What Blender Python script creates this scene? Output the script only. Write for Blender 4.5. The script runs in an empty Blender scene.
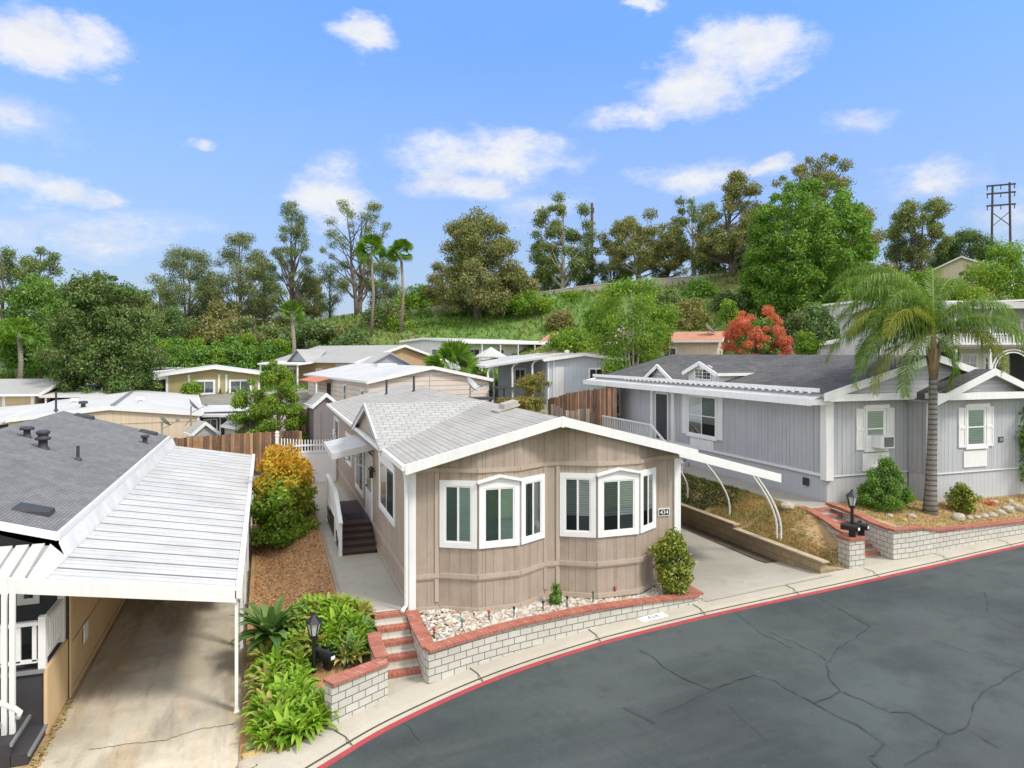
import bpy, math, random
import numpy as np
from mathutils import Vector, Matrix
R = math.radians
C = bpy.context.scene.collection
# ------------------------------------------------------------------ camera geometry (metres; camera 6 m above the pad of the taupe house)
CZ, FPX, CX, HY, TH = 6.0, 710.0, 512.0, 353.0, R(19.18)
SN, CS = math.sin(TH), math.cos(TH)
def at(px, D):
    X = (px - CX) / FPX * D
    return (X * CS + D * SN, -X * SN + D * CS)
def zof(py, D): return CZ - (py - HY) / FPX * D
def atz(px, py, z):
    D = (CZ - z) * FPX / (py - HY)
    return at(px, D)
def ray(px):
    a = (px - CX) / FPX
    return (a * CS + SN, -a * SN + CS)
def y_on_x(px, x): d = ray(px); return d[1] * x / d[0]
def x_on_y(px, y): d = ray(px); return d[0] * y / d[1]
def depth(x, y): return x * SN + y * CS
def lat(x, y): return x * CS - y * SN
def ss(a, b, x):
    t = min(1, max(0, (x - a) / (b - a))); return t * t * (3 - 2 * t)
RZX = [-14, -5, .72, 2.47, 4.8, 7.4, 10.4, 13.1, 19.1, 23.4, 60]; RZZ = [-1.35, -1.2, -1.05, -.95, -.81, -.64, -.52, -.43, -.29, -.15, .5]
def road_z(x): return float(np.interp(x, RZX, RZZ))

# ------------------------------------------------------------------ node helpers and materials
class NT:
    def __init__(s, nt): s.nt = nt
    def n(s, t, **k):
        o = s.nt.nodes.new(t)
        for a, v in k.items():
            if a.startswith('i_'):
                o.inputs[int(a[2:]) if a[2:].isdigit() else a[2:].replace('_', ' ')].default_value = v
            else: setattr(o, a, v)
        return o
    def l(s, a, b): s.nt.links.new(a, b)
    def math(s, op, a, b=None, clamp=False):
        o = s.n('ShaderNodeMath', operation=op, use_clamp=clamp)
        for i, v in enumerate((a, b)):
            if v is None: continue
            if isinstance(v, (int, float)): o.inputs[i].default_value = v
            else: s.l(v, o.inputs[i])
        return o.outputs[0]
    def mix(s, f, a, b, bt='MIX'):
        o = s.n('ShaderNodeMix', data_type='RGBA', blend_type=bt)
        for i, v in ((0, f), (6, a), (7, b)):
            if isinstance(v, (int, float)): o.inputs[i].default_value = v
            elif isinstance(v, tuple): o.inputs[i].default_value = (*v[:3], 1)
            else: s.l(v, o.inputs[i])
        return o.outputs[2]
    def ramp(s, f, stops):
        o = s.n('ShaderNodeValToRGB')
        e = o.color_ramp.elements
        while len(e) < len(stops): e.new(.5)
        for k, (p, c) in enumerate(stops):
            e[k].position = p; e[k].color = (*c, 1) if isinstance(c, tuple) else (c, c, c, 1)
        s.l(f, o.inputs[0]); return o.outputs[0]
    def noise(s, vec, scale, detail=4, rough=.55):
        o = s.n('ShaderNodeTexNoise'); o.inputs['Scale'].default_value = scale
        o.inputs['Detail'].default_value = detail; o.inputs['Roughness'].default_value = rough
        if vec is not None: s.l(vec, o.inputs['Vector'])
        return o.outputs[0]
MATS = {}
def mat(name, col, rough=.75, var=(1.2, .12), fine=(30, .06), lines=(), brick=None, bump=(60, .15), metal=0, spec=.35, stains=(), streak=0):
    """principled surface: base colour with blotchy variation, optional groove lines along uv, brick courses and stains of given colour"""
    if name in MATS: return MATS[name]
    m = bpy.data.materials.new(name); m.use_nodes = True; MATS[name] = m
    t = NT(m.node_tree); b = m.node_tree.nodes['Principled BSDF']
    tc = t.n('ShaderNodeTexCoord'); uv = tc.outputs['UV']; ob = tc.outputs['Object']
    sep = t.n('ShaderNodeSeparateXYZ'); t.l(uv, sep.inputs[0])
    col4 = t.mix(0.0, tuple(col), tuple(col))
    h = None
    if brick:
        br = t.n('ShaderNodeTexBrick', offset=.5)
        t.l(uv, br.inputs['Vector'])
        br.inputs['Color1'].default_value = (*col, 1)
        br.inputs['Color2'].default_value = (*brick.get('c2', [c * .86 for c in col]), 1)
        br.inputs['Mortar'].default_value = (*brick['mortar'], 1)
        br.inputs['Scale'].default_value = 1
        br.inputs['Brick Width'].default_value = brick['w']; br.inputs['Row Height'].default_value = brick['h']
        br.inputs['Mortar Size'].default_value = brick['m']; br.inputs['Mortar Smooth'].default_value = .2
        br.inputs['Bias'].default_value = brick.get('bias', 0)
        col4 = br.outputs['Color']; h = t.math('SUBTRACT', 1, br.outputs['Fac'])
        h = t.math('MULTIPLY', h, brick.get('bump', .012))
    for ax, per, wid, dark, dep in lines:
        f = t.math('FRACT', t.math('DIVIDE', sep.outputs[ax], per))
        d = t.math('ABSOLUTE', t.math('SUBTRACT', f, .5))
        k = t.math('SUBTRACT', 1, t.math('DIVIDE', d, wid / per * .5, True), True)   # 1 in the groove
        k = t.math('MINIMUM', t.math('MULTIPLY', k, 2), 1)
        col4 = t.mix(t.math('MULTIPLY', k, 1 - dark), col4, tuple(c * .35 for c in col))
        g = t.math('MULTIPLY', k, -dep); h = g if h is None else t.math('ADD', h, g)
    if var:
        nz = t.noise(ob, var[0], 5, .6)
        col4 = t.mix(1, col4, t.ramp(nz, [(.25, 1 - var[1]), (.75, 1 + var[1])]), 'MULTIPLY')
    if fine:
        nz = t.noise(ob, fine[0], 3, .7)
        col4 = t.mix(1, col4, t.ramp(nz, [(.2, 1 - fine[1]), (.8, 1 + fine[1])]), 'MULTIPLY')
    if streak:
        mp = t.n('ShaderNodeMapping'); mp.inputs['Scale'].default_value = (9, 9, .5); t.l(ob, mp.inputs[0])
        nz = t.noise(mp.outputs[0], 1, 4, .6)
        col4 = t.mix(1, col4, t.ramp(nz, [(.3, 1 - streak), (.6, 1.0)]), 'MULTIPLY')
    for sc, lo, hi, sc_col, amt, *st in stains:
        vec = ob
        if st: mp = t.n('ShaderNodeMapping'); mp.inputs['Scale'].default_value = (*st[0], 1); t.l(ob, mp.inputs[0]); vec = mp.outputs[0]
        nz = t.noise(vec, sc, 6, .62)
        f = t.math('MULTIPLY', t.ramp(nz, [(lo, 0.0), (hi, 1.0)]), amt)
        col4 = t.mix(f, col4, tuple(sc_col))
    t.l(col4, b.inputs['Base Color'])
    b.inputs['Roughness'].default_value = rough; b.inputs['Metallic'].default_value = metal
    b.inputs['Specular IOR Level'].default_value = spec
    if bump or h is not None:
        bp = t.n('ShaderNodeBump'); bp.inputs['Strength'].default_value = 1; bp.inputs['Distance'].default_value = 1
        if bump:
            nb = t.math('MULTIPLY', t.noise(ob, bump[0], 3, .6), bump[1] * .02)
            h = nb if h is None else t.math('ADD', h, nb)
        t.l(h, bp.inputs['Height']); t.l(bp.outputs[0], b.inputs['Normal'])
    return m
def leaf_mat(name, cols, patch=None, trans=.3, gloss=.05, pscale=.5):
    """leaves: each leaf its own tone (random per island), with patches of another tone"""
    if name in MATS: return MATS[name]
    m = bpy.data.materials.new(name); m.use_nodes = True; MATS[name] = m
    t = NT(m.node_tree); nt = m.node_tree; nt.nodes.remove(nt.nodes['Principled BSDF'])
    out = nt.nodes['Material Output']
    g = t.n('ShaderNodeNewGeometry'); k = len(cols)
    c = t.ramp(g.outputs['Random Per Island'], [((i + .0) / max(1, k - 1), cols[i]) for i in range(k)])
    tc = t.n('ShaderNodeTexCoord')
    nz = t.noise(tc.outputs['Object'], pscale, 3, .5)
    if patch:
        c = t.mix(t.ramp(nz, [(.46, 0.0), (.62, .8)]), c, tuple(patch))
    d = t.n('ShaderNodeBsdfDiffuse'); t.l(c, d.inputs[0])
    tr = t.n('ShaderNodeBsdfTranslucent'); t.l(t.mix(1, c, (1.25, 1.3, .6), 'MULTIPLY'), tr.inputs[0])
    mx = t.n('ShaderNodeMixShader'); mx.inputs[0].default_value = trans
    t.l(d.outputs[0], mx.inputs[1]); t.l(tr.outputs[0], mx.inputs[2])
    gl = t.n('ShaderNodeBsdfGlossy'); gl.inputs['Roughness'].default_value = .45
    m2 = t.n('ShaderNodeMixShader'); m2.inputs[0].default_value = gloss * .5
    t.l(mx.outputs[0], m2.inputs[1]); t.l(gl.outputs[0], m2.inputs[2])
    t.l(m2.outputs[0], out.inputs[0]); return m
def glass_mat(name, tint, fac=.22):
    if name in MATS: return MATS[name]
    m = bpy.data.materials.new(name); m.use_nodes = True; MATS[name] = m
    t = NT(m.node_tree); nt = m.node_tree; nt.nodes.remove(nt.nodes['Principled BSDF'])
    tr = t.n('ShaderNodeBsdfTransparent'); tr.inputs[0].default_value = (*tint, 1)
    gl = t.n('ShaderNodeBsdfGlossy'); gl.inputs['Roughness'].default_value = .03
    fr = t.n('ShaderNodeLayerWeight'); fr.inputs[0].default_value = .35
    f = t.math('ADD', t.math('MULTIPLY', fr.outputs['Fresnel'], .8), fac * .4, True)
    mx = t.n('ShaderNodeMixShader'); t.l(f, mx.inputs[0]); t.l(tr.outputs[0], mx.inputs[1]); t.l(gl.outputs[0], mx.inputs[2])
    t.l(mx.outputs[0], nt.nodes['Material Output'].inputs[0]); return m

# ------------------------------------------------------------------ mesh builder
class MB:
    def __init__(s): s.v = []; s.f = []; s.m = []; s.uv = []
    def face(s, pts, m=0, uv=None):
        i = len(s.v); s.v += [tuple(p) for p in pts]; s.f.append(tuple(range(i, i + len(pts)))); s.m.append(m); s.uv.append(uv)
    def box(s, x0, x1, y0, y1, z0, z1, m=0):
        c = [(x, y, z) for z in (z0, z1) for y in (y0, y1) for x in (x0, x1)]
        for q in ((0, 2, 3, 1), (4, 5, 7, 6), (0, 1, 5, 4), (2, 6, 7, 3), (0, 4, 6, 2), (1, 3, 7, 5)):
            s.face([c[k] for k in q], m)
    def hexa(s, b, t, m=0):
        """b, t: four bottom and four top corners, counter-clockwise seen from above"""
        s.face(b[::-1], m); s.face(t, m)
        for k in range(4):
            j = (k + 1) % 4; s.face([b[k], b[j], t[j], t[k]], m)
    def slab(s, top, th, m=0, me=None):
        """sloping slab under the polygon top (counter-clockwise from above)"""
        me = m if me is None else me
        bot = [(p[0], p[1], p[2] - th) for p in top]
        s.face(top, m); s.face(bot[::-1], me)
        n = len(top)
        for k in range(n):
            j = (k + 1) % n; s.face([bot[k], bot[j], top[j], top[k]], me)
    def beam(s, p, q, w, h, m=0, up=(0, 0, 1)):
        p, q = Vector(p), Vector(q); d = (q - p).normalized(); u = Vector(up)
        sd = d.cross(u)
        if sd.length < 1e-4: sd = Vector((1, 0, 0))
        sd.normalize(); u = sd.cross(d).normalized()
        a = [sd * (sx * w / 2) + u * (sy * h / 2) for sx, sy in ((-1, -1), (1, -1), (1, 1), (-1, 1))]
        P = [p + k for k in a]; Q = [q + k for k in a]
        s.face(P[::-1] if False else [P[0], P[3], P[2], P[1]][::-1], m); s.face(Q[::-1], m)
        for k in range(4):
            j = (k + 1) % 4; s.face([P[k], Q[k], Q[j], P[j]], m)
    def tube(s, pts, rad, n=8, m=0, cap=True):
        pts = [Vector(p) for p in pts]; k = len(pts)
        if isinstance(rad, (int, float)): rad = [rad] * k
        ref = Vector((.31, .95, .07)); rings = []
        for i, p in enumerate(pts):
            d = (pts[min(i + 1, k - 1)] - pts[max(i - 1, 0)]).normalized()
            a = d.cross(ref)
            if a.length < .05: a = d.cross(Vector((1, 0, 0)))
            a.normalize(); b = d.cross(a)
            rings.append([p + (a * math.cos(2 * math.pi * j / n) + b * math.sin(2 * math.pi * j / n)) * rad[i] for j in range(n)])
        base = len(s.v)
        for r in rings: s.v += [tuple(q) for q in r]
        for i in range(k - 1):
            for j in range(n):
                e = (j + 1) % n
                s.f.append((base + i * n + j, base + i * n + e, base + (i + 1) * n + e, base + (i + 1) * n + j)); s.m.append(m); s.uv.append(None)
        if cap:
            s.f.append(tuple(base + j for j in range(n))[::-1]); s.f.append(tuple(base + (k - 1) * n + j for j in range(n)))
            s.m += [m, m]; s.uv += [None, None]
    def lathe(s, c, prof, n=16, m=0):
        s.tube([(c[0], c[1], c[2] + z) for r, z in prof], [max(r, .0005) for r, z in prof], n, m) if False else s._lathe(c, prof, n, m)
    def _lathe(s, c, prof, n, m):
        base = len(s.v)
        for r, z in prof:
            for j in range(n):
                a = 2 * math.pi * j / n; s.v.append((c[0] + r * math.cos(a), c[1] + r * math.sin(a), c[2] + z))
        for i in range(len(prof) - 1):
            for j in range(n):
                e = (j + 1) % n
                s.f.append((base + i * n + j, base + i * n + e, base + (i + 1) * n + e, base + (i + 1) * n + j)); s.m.append(m); s.uv.append(None)
        s.f.append(tuple(base + (len(prof) - 1) * n + j for j in range(n))); s.m.append(m); s.uv.append(None)
    def ico(s, c, r, m=0, rng=random, sub=1, jit=.2):
        t = (1 + 5 ** .5) / 2
        vs = [Vector(p).normalized() for p in ((-1, t, 0), (1, t, 0), (-1, -t, 0), (1, -t, 0), (0, -1, t), (0, 1, t), (0, -1, -t), (0, 1, -t), (t, 0, -1), (t, 0, 1), (-t, 0, -1), (-t, 0, 1))]
        fs = [(0, 11, 5), (0, 5, 1), (0, 1, 7), (0, 7, 10), (0, 10, 11), (1, 5, 9), (5, 11, 4), (11, 10, 2), (10, 7, 6), (7, 1, 8), (3, 9, 4), (3, 4, 2), (3, 2, 6), (3, 6, 8), (3, 8, 9), (4, 9, 5), (2, 4, 11), (6, 2, 10), (8, 6, 7), (9, 8, 1)]
        for _ in range(sub - 1):
            mid = {}; nf = []
            def mp(a, b):
                k = (min(a, b), max(a, b))
                if k not in mid: vs.append(((vs[a] + vs[b]) / 2).normalized()); mid[k] = len(vs) - 1
                return mid[k]
            for a, b, c2 in fs:
                x, y, z = mp(a, b), mp(b, c2), mp(c2, a); nf += [(a, x, z), (b, y, x), (c2, z, y), (x, y, z)]
            fs = nf
        base = len(s.v); rr = r if isinstance(r, (tuple, list)) else (r, r, r)
        for v in vs:
            k = 1 + rng.uniform(-jit, jit); s.v.append((c[0] + v.x * rr[0] * k, c[1] + v.y * rr[1] * k, c[2] + v.z * rr[2] * k))
        for f in fs: s.f.append(tuple(base + q for q in f)); s.m.append(m); s.uv.append(None)
    def build(s, name, mats, parent=None, smooth=False, **props):
        if not isinstance(mats, (list, tuple)): mats = [mats]
        me = bpy.data.meshes.new(name); me.from_pydata(s.v, [], s.f)
        for m in mats: me.materials.append(m)
        me.polygons.foreach_set('material_index', s.m)
        if smooth: me.polygons.foreach_set('use_smooth', [True] * len(s.f))
        uvl = me.uv_layers.new(name='UVMap').data
        me.update()
        co = s.v
        flat = []
        for p in me.polygons:
            u = s.uv[p.index]
            if u is not None:
                for q in u: flat += [q[0], q[1]]
                continue
            n = p.normal
            if abs(n.z) > .999: tx, ty = Vector((1, 0, 0)), Vector((0, 1, 0))
            else:
                tx = Vector((-n.y, n.x, 0)).normalized(); ty = n.cross(tx)
            for vi in p.vertices:
                q = co[vi]; flat += [q[0] * tx.x + q[1] * tx.y, q[0] * ty.x + q[1] * ty.y + q[2] * ty.z]
        uvl.foreach_set('uv', flat)
        return link(name, me, parent, **props)
INV = {}
def link(name, me, parent=None, **props):
    o = bpy.data.objects.new(name, me); C.objects.link(o)
    if parent is not None:
        o.parent = parent
        if parent.name in INV: o.matrix_parent_inverse = INV[parent.name]
    for k, v in props.items(): o[k] = v
    return o
def thing(name, label, cat, loc=(0, 0, 0), rz=0, group=None, world=True):
    o = bpy.data.objects.new(name, None); C.objects.link(o); o.empty_display_size = .3
    o.location = loc; o.rotation_euler = (0, 0, rz); o['label'] = label; o['category'] = cat
    if group: o['group'] = group
    if world: INV[o.name] = (Matrix.Translation(loc) @ Matrix.Rotation(rz, 4, 'Z')).inverted()
    return o
def tag(o, label, cat, group=None):
    o['label'] = label; o['category'] = cat
    if group: o['group'] = group
    return o
def struct(name, mb, m, smooth=False, parent=None):
    o = mb.build(name, m, parent, smooth)
    if parent is None: o['kind'] = 'structure'
    return o
def copy_thing(o, parent=None):
    c = o.copy(); C.objects.link(c)
    if parent is not None: c.parent = parent
    for ch in list(o.children): copy_thing(ch, c)
    return c
def np_mesh(name, V, nside, mats, parent=None, smooth=False, midx=None, **props):
    """V: (n*nside,3) array, one polygon per nside vertices"""
    n = len(V) // nside
    me = bpy.data.meshes.new(name)
    me.vertices.add(len(V)); me.vertices.foreach_set('co', np.asarray(V, dtype=np.float32).ravel())
    me.loops.add(len(V)); me.loops.foreach_set('vertex_index', np.arange(len(V), dtype=np.int32))
    me.polygons.add(n); me.polygons.foreach_set('loop_start', np.arange(0, len(V), nside, dtype=np.int32))
    if not isinstance(mats, (list, tuple)): mats = [mats]
    for m in mats: me.materials.append(m)
    if midx is not None: me.polygons.foreach_set('material_index', np.asarray(midx, dtype=np.int32))
    me.update(calc_edges=True); me.validate()
    return link(name, me, parent, **props)

# ------------------------------------------------------------------ a wall frame: a along the wall, b up, c outward
class Fr:
    def __init__(s, o, u, n): s.o = Vector(o); s.u = Vector(u).normalized(); s.n = Vector(n).normalized()
    def p(s, a, b, c): return s.o + s.u * a + Vector((0, 0, b)) + s.n * c
    def box(s, mb, a0, a1, b0, b1, c0, c1, m=0):
        P = s.p
        lo = [P(a0, b0, c0), P(a1, b0, c0), P(a1, b0, c1), P(a0, b0, c1)]
        hi = [P(a0, b1, c0), P(a1, b1, c0), P(a1, b1, c1), P(a0, b1, c1)]
        if s.u.cross(s.n).z < 0: lo = lo[::-1]; hi = hi[::-1]
        mb.hexa(lo, hi, m)
    def quad(s, mb, a0, a1, b0, b1, c, m=0):
        q = [s.p(a0, b0, c), s.p(a1, b0, c), s.p(a1, b1, c), s.p(a0, b1, c)]
        n = (q[1] - q[0]).cross(q[3] - q[0])
        if n.dot(s.n) < 0: q = q[::-1]
        mb.face(q, m)
# ------------------------------------------------------------------ materials
WHITE = mat('white_paint', (.72, .72, .70), .5, (1.5, .05), (40, .03), bump=(40, .05), streak=.07)
WVINYL = mat('white_vinyl', (.75, .75, .74), .35, (2, .03), None, bump=None)
METALW = mat('white_metal_roof', (.53, .53, .515), .5, (.8, .10), (14, .05), bump=(20, .1), stains=((.9, .5, .75, (.38, .36, .32), .5), (3.5, .6, .78, (.33, .29, .23), .5), (1.2, .54, .72, (.36, .33, .28), .45, (.4, 4))))
TAUPE = mat('taupe_siding', (.375, .305, .242), .85, (1.0, .10), (45, .06), lines=((0, .27, .018, .5, .005), (0, 1.22, .028, .45, .004)), bump=(120, .25), streak=.16, stains=((.5, .5, .75, (.27, .195, .14), .45), (1.6, .5, .7, (.45, .375, .30), .35, (1, 1)), (3, .56, .75, (.24, .175, .125), .4, (2, 2))))
TAUPET = mat('taupe_trim', (.415, .335, .265), .8, (1.5, .08), None, bump=(60, .1), streak=.1)
GREYS = mat('grey_siding', (.43, .44, .458), .8, (.6, .08), (45, .05), lines=((0, .2, .018, .45, .005), (0, 1.22, .03, .5, .004)), bump=(100, .15), streak=.12, stains=((1.4, .55, .8, (.30, .29, .28), .3),))
GREYL = mat('grey_lap_siding', (.50, .50, .52), .8, (1, .05), None, lines=((1, .16, .016, .4, .006),), bump=None)
GREYK = mat('grey_skirting', (.46, .468, .48), .85, (.8, .07), (40, .05), lines=((0, .2, .016, .6, .004),), bump=(80, .2), stains=((.7, .55, .8, (.45, .42, .36), .4),))
SHINGL = mat('pale_grey_shingle', (.39, .375, .335), .9, (.6, .10), (8, .12), lines=((1, .28, .036, .42, .008),), brick=dict(w=.9, h=.28, m=.006, mortar=(.2, .2, .19), c2=(.345, .335, .305)), bump=(90, .4), stains=((.8, .5, .75, (.33, .31, .27), .4),))
SHINGS = mat('speckled_shingle', (.36, .355, .33), .9, (.6, .08), (18, .2), brick=dict(w=.34, h=.2, m=.012, mortar=(.23, .23, .225), c2=(.40, .395, .37)), bump=(90, .4))
SHINGD = mat('dark_grey_shingle', (.165, .165, .162), .95, (.9, .14), (22, .16), lines=((1, .14, .02, .55, .006),), brick=dict(w=.33, h=.14, m=.004, mortar=(.07, .07, .07), c2=(.205, .204, .20)), bump=(120, .5))
SHINGC = mat('charcoal_shingle', (.115, .112, .108), .95, (.8, .2), (14, .2), lines=((1, .14, .02, .55, .006),), brick=dict(w=.33, h=.14, m=.004, mortar=(.05, .05, .05), c2=(.08, .078, .075)), bump=(120, .5), stains=((1.3, .5, .8, (.17, .165, .165), .5),))
CONC = mat('pale_concrete', (.37, .35, .295), .9, (.35, .16), (20, .07), bump=(60, .3), stains=((.55, .5, .75, (.27, .24, .185), .5), (2.2, .58, .8, (.20, .175, .13), .35), (5, .66, .8, (.16, .14, .11), .4)))
CONCL = mat('carport_slab', (.53, .475, .37), .85, (.3, .25), (20, .08), bump=(60, .3), stains=((.45, .42, .62, (.25, .22, .165), .65), (.9, .48, .68, (.42, .29, .14), .6, (1.4, .22)), (1.3, .5, .66, (.22, .185, .14), .6, (1.6, .3)), (3, .62, .8, (.14, .12, .09), .5)))
CURB = mat('curb_concrete', (.42, .39, .315), .9, (.8, .1), (25, .07), bump=(60, .3), stains=((1.8, .58, .85, (.25, .22, .17), .5),))
REDP = mat('red_curb_paint', (.33, .05, .055), .7, (2, .2), (30, .12), bump=(60, .2), stains=((4, .6, .8, (.25, .16, .13), .5),))
DARKJ = mat('joint_grime', (.06, .052, .035), .95, (3, .3), None, bump=None)
BLOCKW = mat('white_block', (.53, .515, .455), .9, (1.6, .06), (30, .05), brick=dict(w=.31, h=.152, m=.009, mortar=(.17, .15, .115), c2=(.46, .445, .385), bump=.012), bump=(50, .4), stains=((2.2, .58, .82, (.36, .32, .25), .45),))
BLOCKT = mat('tan_block', (.36, .28, .175), .92, (1.2, .12), (30, .08), brick=dict(w=.40, h=.2, m=.008, mortar=(.22, .17, .11), c2=(.31, .24, .15), bump=.01), bump=(50, .5), stains=((1.0, .5, .75, (.15, .11, .07), .5),))
BLOCKG = mat('grey_block', (.34, .335, .335), .92, (1.2, .1), (30, .06), brick=dict(w=.40, h=.2, m=.008, mortar=(.2, .2, .2), c2=(.30, .30, .30), bump=.01), bump=(50, .4))
BRICKR = mat('red_brick_cap', (.36, .135, .09), .85, (2.5, .18), (30, .1), brick=dict(w=.1, h=.4, m=.0045, mortar=(.42, .27, .20), c2=(.33, .085, .055), bump=.006), bump=(60, .4), stains=((7, .55, .72, (.50, .37, .30), .6), (2.2, .55, .75, (.22, .10, .07), .5)))
WOODF = mat('weathered_wood_fence', (.25, .16, .105), .9, (1.4, .28), (30, .1), lines=((0, .14, .016, .15, .01),), bump=(40, .4), streak=.35, stains=((2.6, .5, .7, (.33, .16, .075), .6), (3.1, .58, .72, (.33, .28, .24), .6)))
WOODG = mat('grey_wood_fence', (.22, .19, .16), .9, (1.4, .25), (30, .1), lines=((0, .14, .016, .15, .01),), bump=(40, .4), streak=.3)
DECK = mat('dark_brown_deck', (.075, .048, .04), .7, (1.5, .15), (30, .1), bump=(60, .2))
BEIGE = mat('beige_siding', (.60, .43, .24), .8, (.9, .08), (40, .04), lines=((0, 1.2, .02, .5, .003),), bump=(80, .15), streak=.08)
CARPET = mat('charcoal_carpet', (.055, .052, .055), 1, (2, .15), (120, .3), bump=(200, .5))
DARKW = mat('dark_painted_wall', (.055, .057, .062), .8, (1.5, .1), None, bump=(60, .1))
BLACKM = mat('black_metal', (.012, .012, .013), .4, None, None, bump=None, spec=.5)
DARKV = mat('dark_vent_metal', (.045, .045, .05), .6, (3, .2), None, bump=None)
GREYM = mat('grey_metal', (.25, .26, .27), .45, (3, .1), None, bump=None, metal=.3)
BLINDW = mat('white_blind', (.72, .74, .74), .7, None, None, lines=((1, .06, .022, .25, .004),), bump=None)
BLINDG = mat('green_tinted_blind', (.50, .62, .55), .7, (1, .1), None, lines=((1, .05, .015, .5, .003),), bump=None)
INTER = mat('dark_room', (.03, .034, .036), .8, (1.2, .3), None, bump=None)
CURTW = mat('pale_curtain', (.52, .52, .48), .9, (1.5, .06), None, lines=((0, .13, .06, .45, .01),), bump=None)
GLASS = glass_mat('window_glass', (.84, .90, .87), .38); SCREEN = glass_mat('insect_screen', (.60, .63, .62), -.6); GLASSD = glass_mat('dark_window_glass', (.6, .66, .66), .3)
ROCK = mat('pale_rock', (.42, .37, .29), .9, (2.5, .2), (20, .12), bump=(20, .8), stains=((3, .5, .75, (.27, .22, .15), .5),))
SOIL = mat('dry_soil', (.38, .26, .135), .98, (.8, .22), (12, .25), bump=(18, 1.5), stains=((1.6, .5, .75, (.46, .36, .2), .6), (2.4, .55, .75, (.2, .13, .07), .4)))
MULCH = mat('bark_mulch', (.44, .25, .115), .98, (1.1, .25), (26, .45), bump=(26, 2.2), stains=((2.0, .5, .8, (.52, .36, .20), .6), (4.5, .6, .75, (.14, .07, .035), .5)))
GLAMP = mat('frosted_lamp_glass', (.5, .5, .46), .25, None, None, bump=None)
GLOSSW = mat('white_mark', (.82, .82, .80), .5, None, None, bump=None)
STONEY = mat('yellow_flagstone', (.50, .36, .17), .9, (3, .2), (20, .1), bump=(20, .6))

for wm in (WOODF, WOODG):
    t = NT(wm.node_tree); b = wm.node_tree.nodes['Principled BSDF']; lk = b.inputs['Base Color'].links[0].from_socket
    g_ = t.n('ShaderNodeNewGeometry'); t.l(t.mix(1, lk, t.ramp(g_.outputs['Random Per Island'], [(0, (.55, .5, .48)), (.5, (1.1, 1.05, 1.0)), (.8, (1.7, 1.55, 1.35)), (1, (2.3, 2.1, 1.8))]), 'MULTIPLY'), b.inputs['Base Color'])
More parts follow.
